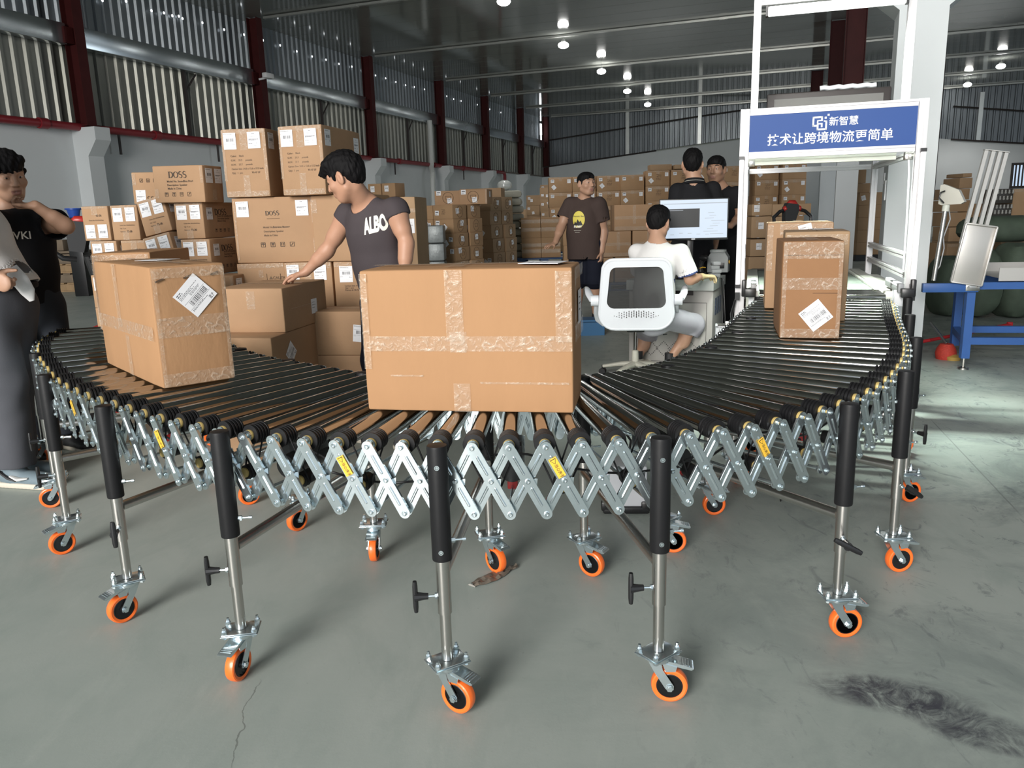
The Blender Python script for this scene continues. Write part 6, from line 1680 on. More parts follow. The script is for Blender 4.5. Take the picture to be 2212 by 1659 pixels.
# bed: side beams, short rollers, belts, sensor bars
for s in (-.43, .43):
    mb = MB(); mb.box(Gp(s, 1.05, .70), (.085, 2.0, .12), GM3, bev=.006); part('side_beam', mb, M_CREAM, gan, world=True)
mb = MB(); mb.box(Gp(.515, .95, .735), (.09, 1.3, .02), GM3); part('side_shelf', mb, M_CREAM, gan, smooth=0, world=True)
for (a, b_) in ((.36, .82), (.85, 1.30), (1.33, 2.02)):
    mb = MB(); mb.box(Gp(0, (a + b_) / 2, .715), (.77, b_ - a, .07), GM3, bev=.012); part('belt', mb, M_BELT, gan, world=True)
for k in range(7):
    mb = MB(); mb.cyl(Gp(-.385, .02 + .048 * k, .7265), Gp(.385, .02 + .048 * k, .7265), .0205, n=18); part('short_roller', mb, M_CHROME, gan, world=True)
mb = MB()
for k in range(4):
    c = Gp(-.27, .55, .7515); pts = [c + GR * (.025 * k - .03 + .022 * abs(math.cos(t_))) + GA * (.035 * math.sin(t_)) for t_ in np.linspace(-1.2, 1.2, 7)]
    mb.tube(pts, .0022, 5)
part('belt_arrows', mb, mat('faded_green_print', (.10, .14, .11), .6), gan, world=True)
mb = MB(); mb.box(Gp(.40, 2.05, .72), (.02, .5, .04), GM3); mb.box(Gp(.36, 1.1, .758), (.022, 1.7, .012), GM3); part('guide_rail', mb, M_CREAM, gan, smooth=0, world=True)
mb = MB(); mb.box(Gp(-.20, 2.25, .70), (.5, .35, .08), GM3, bev=.02); part('outfeed_belt', mb, M_BLK, gan, world=True)
for s in (-.425, .445):
    mb = MB(); mb.box(Gp(s, .10, .80), (.035, .50, .055), GM3, bev=.004); sb_ = part('sensor_bar', mb, M_GREYP, gan, world=True)
    mb = MB()
    for k in range(9): mb.sphere(Gp(s - .018 * (1 if s > 0 else -1), -.10 + .05 * k, .815), .007, 8)
    part('sensor_lens', mb, M_SIGNW, sb_, world=True)
    mb = MB(); mb.box(Gp(s + (.03 if s > 0 else -.02), -.17, .775), (.07, .07, .055), GM3, bev=.006); mb.box(Gp(s + (.07 if s > 0 else -.06), -.13, .80), (.03, .05, .11), GM3, bev=.008); part('sensor_bracket', mb, M_BLK, sb_, world=True)
    mb = MB(); mb.box(Gp(s, -.10, .735), (.06, .03, .10), GM3, bev=.004); mb.box(Gp(s, .05, .75), (.03, .03, .09), GM3); part('bracket_plate', mb, M_SIGNW, sb_, world=True)
for s in (-.43, .43):
    for L in (.35, 1.75): prof_part('bed_leg', Gp(s, L, 0), Gp(s, L, .64), .045)
mb = MB(); mb.tube([Gp(-.53, -.05, .75), Gp(-.56, -.06, .62), Gp(-.55, -.05, .50), Gp(-.52, -.03, .45)], [.012, .02, .014, .004], 8, flat=(1, .4)); part('dangling_tape', mb, M_BLK, gan, world=True)
mb = MB(); mb.tube([Gp(.47, .09, 1.60), Gp(.475, .06, 1.5), Gp(.478, .03, 1.2), Gp(.48, .03, .9)], .006, 6); part('cable', mb, M_SIGNW, gan, world=True)
LL = bpy.data.lights.new('frame_lamp', 'AREA'); LL.shape = 'RECTANGLE'; LL.size = .80; LL.size_y = .05; LL.energy = 62; LL.color = (.90, 1.0, .90)
lo = bpy.data.objects.new('frame_lamp', LL); link(lo, gan, wm(gan).inverted() @ Matrix.Translation(Gp(0, .14, 2.49)) @ GM3.to_4x4())
lo.data.spread = math.radians(78)
# hanging paper tags on the pillar side
mb = MB(); mb.box(B(PILLAR_ST[0] - .182, PILLAR_ST[1] - .1, 1.42), (.01, .10, .16), BM.to_3x3()); mb.box(B(PILLAR_ST[0] - .182, PILLAR_ST[1] + .03, 1.52), (.01, .06, .09), BM.to_3x3())
solo('switch_box', mb, M_SIGNW, 'white switch box on the left side of the large white pillar', 'switch', loc=B(PILLAR_ST[0] - .24, PILLAR_ST[1], 1.42), smooth=0)

# ---- white control cabinet at the foot of the frame
p = PY(1545, 772, 5.30); cx = Matrix.Rotation(math.radians(-14), 4, 'Z')
cab = thing('control_cabinet', 'small pale grey control cabinet on the floor left of the scanning frame', 'cabinet', (p.x + .13, p.y + .12, 0), math.radians(-14))
mb = MB(); mb.box((0, 0, .255), (.20, .22, .51), bev=.004); part('housing', mb, mat('pale_grey_enamel', (.56, .59, .61), .5), cab)
mb = MB(); mb.box((.09, -.115, .255), (.004, .004, .5)); mb.box((-.075, -.112, .255), (.003, .003, .5)); part('door_gap', mb, M_GREYP, cab, smooth=0)
mb = MB(); mb.box((0, 0, .512), (.17, .17, .006), bev=.002); mb.box((-.01, -.02, .53), (.05, .03, .03), bev=.004); mb.cyl((-.01, -.02, .54), (.02, .01, .56), .006, n=8); part('latch_plate', mb, M_STEEL, cab)

# ---- computer desk
dk_yaw = -24.0
pf = PY(1541, 640, 6.30); Rk_ = Matrix.Rotation(math.radians(dk_yaw), 4, 'Z'); xk = Rk_ @ Vector((1, 0, 0)); yk = Rk_ @ Vector((0, 1, 0))
org = Vector((pf.x, pf.y, 0)) - xk * .36 + yk * .30
desk = thing('computer_desk', 'grey steel computer desk with a dotted lower panel', 'desk', org, math.radians(dk_yaw))
M_DESK = mat('desk_grey_enamel', (.36, .39, .37), .5, var=.04, scale=3); M_DESKF = mat('desk_front_grey', (.33, .32, .30), .55)
mb = MB(); mb.prism([(-.36, -.30), (.36, -.30), (.36, .30), (-.36, .30)], .665, .745); part('desktop', mb, M_DESK, desk, smooth=0)
mb = MB(); mb.box((0, .02, .35), (.70, .54, .63), bev=.006); body_ = part('cabinet', mb, M_DESKF, desk)
mb = MB(); mb.box((0, -.251, .56), (.60, .003, .003)); mb.box((0, -.251, .06), (.60, .003, .003))
for x in (-.30, .30): mb.box((x, -.251, .31), (.003, .003, .50))
mb.box((-.06, -.256, .64), (.50, .012, .035)); part('door_gap', mb, M_DARK, body_, smooth=0)
mb = MB(); mb.box((-.06, -.262, .695), (.50, .08, .03), bev=.003); part('keyboard_tray', mb, M_DESK, desk)
mb = MB()
for cx0 in (-.16, .05, .18, -.05):
    for k in range(-5, 6):
        for s in (-1, 1):
            mb.lathe([(.0042, 0), (.0042, .002), (1e-6, .002)], Matrix.Translation((cx0 + k * .012, -.2515, .17 + s * (.06 - abs(k) * .012))) @ Matrix.Rotation(math.pi / 2, 4, 'X'), 6)
part('vent_holes', mb, M_DARK, body_)
mb = MB()
for k in range(3): mb.box((.3515, -.12 + .11 * k, .52), (.004, .07, .14), bev=.001)
for k in range(3):
    for j in range(4): mb.box((.354, -.12 + .11 * k, .47 + .03 * j), (.003, .055, .012))
part('side_vents', mb, mat('vent_blue_grey', (.06, .08, .13), .5), body_, smooth=0)
Dl = lambda x, y, z: org + xk * x + yk * y + Vector((0, 0, z))
# monitor
pm_ = PY(1498, 474, 6.55); mon = thing('monitor', 'wide computer monitor on the desk showing a white window with a dark video', 'monitor', (pm_.x, pm_.y, .7455), math.radians(-9))
zc = pm_.z - .7455
mb = MB(); mb.box((0, 0, zc), (.555, .03, .335), bev=.006); part('bezel', mb, M_BLK, mon)
scr = MB(); scr.box((0, -.0155, zc + .004), (.535, .002, .308)); so = part('screen', scr, mat('screen_light', (.1, .1, .1), .3, emit=(.70, .83, 1.0), estr=.82), mon, smooth=0)
scr = MB(); scr.box((-.095, -.0172, zc + .012), (.285, .0015, .150)); part('video_window', scr, mat('screen_video', (.012, .012, .013), .3, emit=(.05, .05, .05), estr=.35), so, smooth=0)
M_SCRT = mat('screen_text', (.1, .1, .1), .4, emit=(.42, .47, .55), estr=.7); scr = MB()
scr.box((0, -.0172, zc + .128), (.53, .0012, .006)); rs_l = random.Random(4)
for k in range(9): scr.box((.15 + rs_l.uniform(-.03, .05), -.0172, zc + .05 - .021 * k), (rs_l.uniform(.04, .12), .0012, .0025))
for k in range(5): scr.box((-.17 + .07 * k, -.0172, zc - .105 - rs_l.uniform(0, .02)), (.03, .0012, .003))
scr.box((-.15, -.0182, zc + .075), (.13, .0012, .0035)); part('interface_text', scr, M_SCRT, so, smooth=0)
mb = MB(); mb.box((-.02, .05, zc * .5), (.05, .025, zc - .02), bev=.006); mb.box((0, .02, zc), (.16, .05, .16), bev=.02); mb.box((-.02, .03, .008), (.22, .17, .015), bev=.005); part('stand', mb, M_BLK, mon)
mb = MB(); mb.box((0, -.0165, zc - .158), (.03, .001, .006)); part('logo', mb, M_SIGNW, mon, smooth=0)
# label printer, cups, barcode scanner, mouse
def on_desk(u, v): return PZ(u, v, .7455)
p = on_desk(1552, 588); prn = thing('label_printer', 'grey label printer with a clear lid at the right end of the desk', 'printer', (p.x + .02, p.y + .08, .7455), math.radians(-20))
mb = MB(); mb.prism([(-.09, 0), (.09, 0), (.09, .13), (.06, .18), (-.06, .18), (-.09, .13)], -.10, .10, Matrix(((1, 0, 0, 0), (0, 0, -1, 0), (0, 1, 0, 0), (0, 0, 0, 1)))); part('body', mb, mat('printer_grey', (.25, .27, .27), .35), prn, smooth=0)
mb = MB(); mb.box((0, -.06, .19), (.14, .12, .03), bev=.01); part('lid', mb, mat('clear_lid', (.55, .60, .58), .15, alpha=.45), prn); mb = MB(); mb.cyl((-.05, -.05, .17), (.05, -.05, .17), .035, n=16); part('label_roll', mb, M_PAPER, prn)
mb = MB(); mb.box((.0, -.102, .06), (.12, .006, .05), bev=.002); part('front_slot', mb, M_BLK, prn)
mb = MB(); mb.cyl((.094, -.05, .09), (.102, -.05, .09), .016, n=12); part('button', mb, M_LABY, prn)
p = on_desk(1543, 598); M_CLR = mat('clear_plastic', (.62, .66, .66), .15, alpha=.4)
mb = MB()
for k in range(4): mb.box((p.x + .012 * (k % 2), p.y, .7455 + .016 + .033 * k), (.085 - .008 * k, .08, .030), bev=.004)
solo('plastic_trays', mb, M_CLR, 'small stack of clear plastic trays on the desk in front of the printer', 'trays', loc=(p.x, p.y, .7455))
p = on_desk(1516, 592); bs = thing('barcode_scanner', 'black barcode scanner standing on the desk left of the printer', 'scanner', (p.x, p.y + .05, .7455), math.radians(20))
mb = MB(); mb.tube([(0, 0, .0), (0, .0, .06), (.01, -.01, .12)], [.03, .018, .022], 12); mb.sphere((.015, -.02, .14), (.035, .055, .03), 14); part('body', mb, M_BLK, bs)
mb = MB(); mb.lathe([(.05, 0), (.045, .012), (.02, .02), (1e-6, .02)], None, 16); part('stand', mb, M_BLK, bs); mb = MB(); mb.tube([(-.03, -.03, .05), (-.01, -.045, .06), (.02, -.045, .055)], .005, 6); part('trigger', mb, M_LABY, bs)
p = on_desk(1541, 604); mb = MB(); mb.sphere((p.x, p.y, .7455 + .014), (.032, .055, .022), 14); solo('computer_mouse', mb, M_BLK, 'black computer mouse under the gloved hand', 'mouse', loc=(p.x, p.y, .7455))
mb = MB(); mb.tube([Dl(.30, .0, .747), Dl(.37, .02, .74), Dl(.385, .05, .5), Dl(.39, .0, .25), Dl(.40, -.05, .12), Dl(.42, -.1, .004)], .006, 6); mb.tube([Dl(.33, .12, .747), Dl(.375, .1, .72), Dl(.40, .08, .4), Dl(.40, .1, .1)], .005, 6)
solo('power_cables', mb, M_BLK, 'black cables hanging down the right side of the grey desk', 'cable', loc=Dl(.38, 0, .1))

# ---- office chair
pc_ = PZ(1372, 812, 0); chair = thing('office_chair', 'white and black mesh-back office chair under the seated man', 'chair', (pc_.x, pc_.y, 0), math.radians(-8))
M_CHW = mat('chair_white_plastic', (.72, .75, .79), .35); M_CHD = mat('chair_white_dirty', (.50, .49, .42), .5, var=.15, scale=20); M_MESH = mat('chair_mesh', (.020, .021, .022), .7, alpha=.80); M_FAB = mat('chair_black_fabric', (.010, .010, .011), .85)
yb = -.29      # back plane
def back_pt(x, z):   # curved shell
    return Vector((x, yb - .10 * (z - .62) + .26 * x * x, z))
# outline of the back, in x, z
def rr(w0, w1, z0, z1, r0, r1, n=6):
    pts = []
    for cx_, cz, r_, a0 in ((w1 - r1, z1 - r1, r1, 0), (-(w1 - r1), z1 - r1, r1, 90), (-(w0 - r0), z0 + r0, r0, 180), (w0 - r0, z0 + r0, r0, 270)):
        for k in range(n + 1): a = math.radians(a0 + 90 * k / n); pts.append((cx_ + r_ * math.cos(a), cz + r_ * math.sin(a)))
    return pts
outer_ = rr(.278, .252, .425, .955, .12, .08); inner_ = rr(.222, .200, .585, .900, .055, .05)
n = len(outer_); mb = MB(); vs = []
for off in (-.012, .012):
    for P_ in (outer_, inner_):
        for (x, z) in P_: v = back_pt(x, z); vs.append(v + Vector((0, off, 0)))
fs = []
for i in range(n):
    j = (i + 1) % n
    fs += [(i, j, n + j, n + i), (2 * n + j, 2 * n + i, 3 * n + i, 3 * n + j), (j, i, 2 * n + i, 2 * n + j), (n + i, n + j, 3 * n + j, 3 * n + i)]
mb.add(vs, fs)
for k in range(n): a, b_ = back_pt(*outer_[k]), back_pt(*outer_[(k + 1) % n]); mb.cyl(a, b_, .0145, n=8, caps=False); mb.sphere(a, .0145, 8)
bk = part('back_frame', mb, M_CHW, chair, smooth=50)
mb = MB(); vs = []; fs = []; nx, nz = 9, 9
xs_ = [(x) for x, z in inner_]
for j in range(nz + 1):
    for i in range(nx + 1):
        z = .580 + .325 * j / nz; w_ = .226 - .022 * j / nz; x = -w_ + 2 * w_ * i / nx; vs.append(back_pt(x, z) + Vector((0, .004, 0)))
for j in range(nz):
    for i in range(nx): a = j * (nx + 1) + i; fs.append((a, a + 1, a + nx + 2, a + nx + 1))
mb.add(vs, fs); part('mesh_panel', mb, M_MESH, bk)
mb = MB(); rs_l = random.Random(3)
for k in range(-9, 10):
    for j in range(3):
        if abs(k) > 7 and j != 1: continue
        hgt = .024 * (1 - abs(k) / 13); z = .540 - .0006 * k * k * .4 + (j - 1) * .017 + (.008 if k % 2 else 0)
        v = back_pt(k * .0185, z); mb.box(v + Vector((0, -.0125, 0)), (.005, .004, hgt * .6))
part('slot', mb, M_DARK, bk, smooth=0)
mb = MB(); mb.sphere((0, 0, .47), (.25, .24, .055), 24); st_ = part('seat', mb, M_FAB, chair)
mb = MB(); mb.box((0, 0, .42), (.30, .30, .03), bev=.01); mb.box((0, -.05, .40), (.14, .22, .04), bev=.012); part('seat_plate', mb, M_BLK, chair)
for s in (-1, 1):
    mb = MB()
    mb.tube([(s * .288, -.27, .66), (s * .30, -.22, .60), (s * .308, -.12, .53), (s * .30, -.06, .47), (s * .255, -.02, .425), (s * .15, .0, .415)], [.020, .024, .022, .020, .018, .014], 10, flat=(1, .6)); am = part('arm_bracket', mb, M_CHW, chair)
    mb = MB(); mb.cyl((s * .285, -.25, .645), (s * .345, -.25, .645), .042, n=20); mb.tube([(s * .33, -.25, .65), (s * .36, -.19, .685), (s * .375, -.10, .715), (s * .385, .0, .722)], [.034, .030, .024, .016], 12, flat=(1, .55)); part('armrest', mb, M_CHW, am)
mb = MB(); mb.cyl((0, 0, .20), (0, 0, .41), .014, n=16); part('gas_lift', mb, M_CHROME, chair)
mb = MB(); mb.lathe([(.030, .09), (.026, .21), (.018, .215), (1e-6, .215)], None, 20); part('lift_cover', mb, M_CHD, chair)
mb = MB(); mb.tube([(.05, -.06, .395), (.20, -.08, .395), (.22, -.085, .37), (.215, -.085, .35), (.245, -.09, .355)], .005, 6); part('lever', mb, M_BLK, chair)
for k in range(5):
    a = math.radians(20 + 72 * k); d_ = Vector((math.cos(a), math.sin(a), 0))
    mb = MB(); mb.tube([d_ * .0 + Vector((0, 0, .105)), d_ * .12 + Vector((0, 0, .095)), d_ * .27 + Vector((0, 0, .068))], [.034, .028, .020], 10, flat=(1, .7)); ft_ = part('base_foot', mb, M_CHD, chair)
    mb = MB(); t_ = Vector((-d_.y, d_.x, 0)); c = d_ * .275 + Vector((0, 0, .027))
    for q_ in (-1, 1): mb.cyl(c + t_ * (q_ * .012), c + t_ * (q_ * .026), .027, n=14)
    mb.cyl(c, c + Vector((0, 0, .05)), .007, n=8); part('caster', mb, M_BLK, ft_)

# ---- weighing bench on the right
M_BFR = mat('bench_blue', (.028, .095, .30), .42, var=.1, scale=6); M_TRAY = mat('tray_stainless', (.55, .53, .50), .38, .6, var=.12, scale=3, rvar=.1)
bp = PZ(2080, 797, 0); byaw = -12.0
bench = thing('weighing_bench', 'blue steel weighing bench with a stainless tray right of the white pillar', 'bench', (bp.x, bp.y, 0), math.radians(byaw))
def sq(mb, p0, p1, w=.06, mi=0):
    p0, p1 = Vector(p0), Vector(p1); x, y, z = frame(p1 - p0); h = w / 2
    M = Matrix(((x.x, y.x, z.x, p0.x), (x.y, y.y, z.y, p0.y), (x.z, y.z, z.z, p0.z), (0, 0, 0, 1))); mb.prism([(-h, -h), (h, -h), (h, h), (-h, h)], 0, (p1 - p0).length, M, mi)
for (x, y) in ((0, 0), (1.1, 0), (.12, .62), (1.1, .62)):
    mb = MB(); sq(mb, (x, y, .09), (x, y, .66)); lg_ = part('bench_leg', mb, M_BFR, bench, smooth=0)
    mb = MB(); mb.cyl((x, y, .005), (x, y, .10), .010, n=8); mb.lathe([(.045, 0), (.040, .012), (.015, .022), (1e-6, .022)], Matrix.Translation((x, y, 0)), 20); part('leveling_foot', mb, M_STEEL, lg_)
for (a, b_) in (((0, 0), (1.1, 0)), ((0.12, .62), (1.1, .62)), ((0, 0), (.12, .62)), ((1.1, 0), (1.1, .62))):
    mb = MB(); sq(mb, (*a, .23), (*b_, .23), .055); part('lower_rail', mb, M_BFR, bench, smooth=0)
    mb = MB(); sq(mb, (*a, .665), (*b_, .665), .055); part('upper_rail', mb, M_BFR, bench, smooth=0)
mb = MB(); mb.box((-.16, -.03, .655), (.40, .05, .07), bev=.004); ar_ = part('side_arm', mb, M_BFR, bench)
mb = MB(); mb.box((-.005, -.058, .655), (.10, .01, .05), bev=.002)
for x in (-.04, .03): mb.cyl((x, -.06, .66), (x, -.072, .66), .010, n=6)
part('clamp_plate', mb, M_STEEL, ar_)
mb = MB(); mb.box((.62, .25, .73), (.90, .62, .006)); 
for x0, x1, y0, y1 in ((.17, 1.07, -.06, -.055), (.17, 1.07, .555, .56)): mb.box(((x0 + x1) / 2, (y0 + y1) / 2, .755), (x1 - x0, .006, .10))
mb.box((1.07, .25, .755), (.006, .62, .10)); part('tray', mb, M_TRAY, bench, smooth=0)
mb = MB()
MT = Matrix.Translation((-.17, -.06, .70)) @ Matrix.Rotation(math.radians(9), 4, 'Y')
sl = MB(); sl.box((.11, 0, .23), (.22, .012, .45), bev=.003)
for x in (.0, .22): sl.box((x, -.014, .23), (.012, .03, .45), bev=.003)
sl.box((.11, -.014, .455), (.22, .03, .012), bev=.003); sl.box((.11, -.014, .005), (.22, .03, .012), bev=.003)
part('end_plate', sl, M_TRAY, bench, local=MT)
rk_ = MB()
for x in (.012, .062, .108, .152): sq(rk_, (x, .02, .30), (x + .004, .02, 1.0), .026)
rk_.box((.085, .02, 1.0), (.17, .05, .006)); part('rod_rack', rk_, M_TRAY, bench, smooth=0, local=MT)
# weighing display on its pole
ip = PY(2017, 606, 6.15); ind = thing('weight_indicator', 'cream weight indicator head on a leaning chrome pole by the bench', 'scale display', ip)
tip = PY(2043, 450, 6.15) - ip
mb = MB(); mb.cyl((0, 0, 0), tip, .017, n=14); part('pole', mb, M_STEEL, ind); mb = MB(); mb.cyl(tip * .96, tip * 1.06, .026, n=14); part('collar', mb, M_CREAM, ind)
c = tip + Vector((.03, 0, .09)); mb = MB(); hx = [(-.075, -.055), (-.055, -.065), (.075, -.06), (.10, -.045), (.055, .045), (-.045, .09), (-.07, .085)]
Mh = Matrix.Translation(c) @ Matrix.Rotation(math.radians(-35), 4, 'Z') @ Matrix(((1, 0, 0, 0), (0, 0, -1, 0), (0, 1, 0, 0), (0, 0, 0, 1))); mb.prism(hx, -.11, .05, Mh); part('display_head', mb, mat('indicator_cream', (.50, .48, .42), .5), ind, smooth=0)
mb = MB(); mb.tube([tip + Vector((.03, .02, .02)), tip * .85 + Vector((.06, .02, 0)), tip * .6 + Vector((.03, .02, 0)), tip * .45 + Vector((.05, .02, 0)), tip * .2 + Vector((.04, .02, 0)), Vector((.0, .02, .03))], .005, 6); part('cable', mb, M_GREYP, ind)
mb = MB(); mb.tube([c + Vector((-.07, -.04, -.05)), c + Vector((-.11, -.04, -.01)), c + Vector((-.10, -.04, .03)), c + Vector((-.07, -.04, .04))], .006, 6); part('handle_loop', mb, M_BLK, ind)
# broom and red stick on the floor behind the pillar
b0, b1 = PY(2010, 697, 6.75), PY(2050, 746, 6.7); bz = PZ(2042, 775, 0)
br = thing('broom', 'red-bristled broom leaning behind the white pillar beside the bench', 'broom', (bz.x, bz.y, 0))
mb = MB(); mb.cyl(b0, Vector((bz.x, bz.y, .13)), .012, n=10); part('handle', mb, M_STEEL, br, world=True)
mb = MB(); mb.lathe([(.05, .13), (.075, .09), (.085, .05), (.075, .0), (1e-6, 0)], Matrix.Translation((bz.x, bz.y, 0)), 20); part('bristles', mb, mat('red_bristle', (.42, .035, .02), .7, var=.3, scale=60, bump=.5, bscale=90), br, world=True)
mb = MB(); mb.lathe([(.055, .0), (.062, .03), (.02, .05), (1e-6, .05)], Matrix.Translation((bz.x + .03, bz.y - .06, 0)), 16); part('brass_collar', mb, mat('brass_paper', (.42, .27, .07), .45), br, world=True)
r0, r1 = PY(2008, 735, 7.1), PY(2181, 701, 7.5); mb = MB(); mb.cyl(r0, r1, .016, n=10); mb.box(r1, (.05, .03, .05), bev=.006)
mb.cyl(r0, Vector((r0.x - .35, r0.y, .02)), .016, n=10)
solo('red_stick', mb, mat('red_plastic', (.45, .02, .025), .4), 'red broomstick lying slanted under the blue bench', 'stick', loc=r0)
# ================================================================== goods, pallets and trucks further back
M_PBLUE = mat('blue_plastic_pallet', (.02, .06, .16), .5); M_WOOD = mat('pallet_wood', (.36, .24, .13), .8, var=.3, scale=5, stretch=(6, 1, 1), bump=.15, bscale=30); M_WOOD2 = mat('pallet_wood_grey', (.22, .17, .12), .85, var=.3, scale=5, bump=.15, bscale=30)
M_WRAP = mat('stretch_wrap', (.62, .58, .50), .16, alpha=.30, bump=.7, bscale=26, stretch=(1, 1, .3))
def plastic_pallet(M, w, d, label, h=.14):
    o = thing('plastic_pallet', label, 'pallet', M=M)
    mb = MB(); mb.box((0, 0, h - .02), (w, d, .04), bev=.008); part('deck', mb, M_PBLUE, o)
    for x in (-.42, 0, .42):
        for y in (-.40, .40): mb = MB(); mb.prism([(-.10, -.09), (.10, -.09), (.10, .09), (-.10, .09)], 0, h - .035, Matrix.Translation((x * w, y * d, 0))); part('foot', mb, M_PBLUE, o, smooth=0)
    for y in (-.40, .40): mb = MB(); mb.box((0, y * d, .015), (w * .98, .12, .03)); part('runner', mb, M_PBLUE, o, smooth=0)
    return o
OR = ['top', 'second', 'third', 'fourth', 'fifth', 'sixth', 'seventh']
def stack(origin, yaw, nx, ny, nz, w, d, h, z0, where, m=None, jit=.01, feats=None, skip=None, cols=None, lean=0.0, seed=1, group=None, topdrop=None):
    """columns of cartons; origin = front-left bottom corner. Each carton gets a label that says where it sits"""
    rs = random.Random(seed)
    for i in range(nx):
        for j in range(ny):
            n = nz if topdrop is None else nz - topdrop.get((i, j), 0)
            for k in range(n):
                if skip and skip(i, j, k): continue
                x0 = i * (w + .006 + jit * 1.2) + lean * (k * h) + rs.uniform(-jit, jit); y0 = j * (d + .012 + jit * 1.6) + rs.uniform(-jit, jit) * .8
                p = yaw_pt(Vector((origin[0], origin[1], 0)), yaw, x0, y0); p.z = z0 + k * (h + .001)
                lev = OR[n - 1 - k] + (' carton from the top' if n - 1 - k else ' carton')
                cn = (cols[i] if cols else ['left', 'right'][i] + ' column' if nx == 2 else 'single column' if nx == 1 else ['first', 'second', 'third', 'fourth', 'fifth', 'sixth', 'seventh', 'eighth', 'ninth', 'tenth', 'eleventh'][i] + ' column')
                rw = '' if ny == 1 else [' front row', ' back row'][j] + ','
                lab = '%s, %s,%s %s' % (lev, cn, rw, where)
                fe = feats(i, j, k, rs) if feats else ()
                carton(w, d, h, MFront(p, yaw + rs.uniform(-.8, .8), w, d), lab, group or ('cartons ' + where), M_CARDB if m in (None, M_CARD2) else m, fe, bulge=.004 if h > .3 else .002, fine=False, seed=rs.randrange(4))
def far_labels(w, d, h, both=True):
    def f(i, j, k, rs):
        o = []
        if rs.random() < .9: o.append(('lab', 'F', rs.choice((-.3, .3)) * w, rs.uniform(-.2, .25) * h, 'S', rs.uniform(-6, 6), 1.0))
        if rs.random() < .75: o.append(('lab', 'F', rs.uniform(-.15, .2) * w, rs.uniform(-.25, .2) * h, 'P', rs.choice((0, 35, -40, 8)), 1.0))
        if both and rs.random() < .8: o.append(('lab', 'R', rs.uniform(-.25, .25) * d, rs.uniform(-.1, .25) * h, 'P', rs.uniform(-10, 10), 1.0))
        return tuple(o)
    return f
# A: pallet loads along the left wall with round logos
oA = PY(955, 600, 16.0); ya = -35
wA, dA, hA = .50, .44, .275
def ftA(i, j, k, rs):
    o = list(far_labels(wA, dA, hA)(i, j, k, rs)); o.append(('ring', 'R', 0, 0, .95, 1.1))
    if i == 1: o.append(('block', 'F', .02, 0, .9))
    return tuple(o)
MA = Matrix.Translation(yaw_pt(Vector((oA.x, oA.y, 0)), ya, -.15, .46)) @ Matrix.Rotation(math.radians(ya), 4, 'Z')
plastic_pallet(MA, 1.35, 1.0, 'blue plastic pallet under the nearest stack of round-logo cartons on the left')
stack(yaw_pt(Vector((oA.x, oA.y, 0)), ya, -.66, 0), ya, 2, 2, 5, wA, dA, hA, .142, 'nearest left stack of round-logo cartons', M_CARD2, .02, ftA, lambda i, j, k: i == 0 and j == 1 and k < 4, lean=-.02, seed=3)
for k, (dx, dy, lab) in enumerate(((-.50, .48, 'left round-logo carton lying on top of the nearest left stack'), (.12, .52, 'right round-logo carton lying on top of the nearest left stack'))):
    p = yaw_pt(Vector((oA.x, oA.y, 0)), ya, dx, dy); p.z = .142 + 5 * (hA + .001)
    carton(.58, .44, .29, MFront(p, ya + 22, .58, .44), lab, 'cartons on top of the nearest left stack', M_CARD2, (('ring', 'F', .0, 0, 1.15), ('lab', 'F', -.2, .10, 'S', 0), ('lab', 'F', .03, -.06, 'P', 8), ('lab', 'R', .0, .05, 'P', 0), ('tape', 'F', .27, 0, .03, .28)), fine=False)
# B: second, leaning load
oB = PY(1018, 575, 18.4); yb_ = -30
wB, dB, hB = .60, .50, .31
def ftB(i, j, k, rs):
    o = list(far_labels(wB, dB, hB)(i, j, k, rs)); o.append(('ring', 'R', 0, 0, 1.0, 1.15)); return tuple(o)
MBp = Matrix.Translation(yaw_pt(Vector((oB.x, oB.y, 0)), yb_, .15, .52)) @ Matrix.Rotation(math.radians(yb_), 4, 'Z')
plastic_pallet(MBp, 1.5, 1.15, 'blue plastic pallet under the leaning second stack on the left')
stack(yaw_pt(Vector((oB.x, oB.y, 0)), yb_, -.58, 0), yb_, 2, 2, 5, wB, dB, hB, .142, 'second, leaning left stack', M_CARD3, .025, ftB, lambda i, j, k: i == 0 and j == 1, lean=-.09, seed=5)
p = yaw_pt(Vector((oB.x, oB.y, 0)), yb_, -.6, .55); p.z = .142 + 5 * (hB + .001)
carton(1.0, .5, .22, MFront(p, yb_ + 20, 1.0, .5), 'long flat dark carton on top of the leaning second left stack', 'cartons on top of the leaning stack', M_CARD3, fine=False)
# C: cream sacks stacked on a pallet behind
oC = PY(1098, 545, 21.0)
plastic_pallet(Matrix.Translation((oC.x, oC.y + .4, 0)), 1.0, 1.0, 'blue plastic pallet under the cream sacks')
M_SACK = mat('cream_sack', (.36, .35, .29), .7, var=.2, scale=6, bump=.2, bscale=12)
for k in range(9):
    mb = MB(); rs_l = random.Random(k); mb.box((oC.x + rs_l.uniform(-.05, .05) + .02 * (k % 2), oC.y + .35, .142 + .100 + .196 * k), (.80, .80, .190), Matrix.Rotation(rs_l.uniform(-.08, .08), 3, 'Z'), bev=.08)
    solo('sack', mb, M_SACK, '%s cream sack from the bottom of the sack pile behind the left stacks' % ['first', 'second', 'third', 'fourth', 'fifth', 'sixth', 'seventh', 'eighth', 'ninth'][k], 'sack', 'cream sacks piled behind the left stacks', loc=(oC.x, oC.y + .35, .142 + .100 + .196 * k))
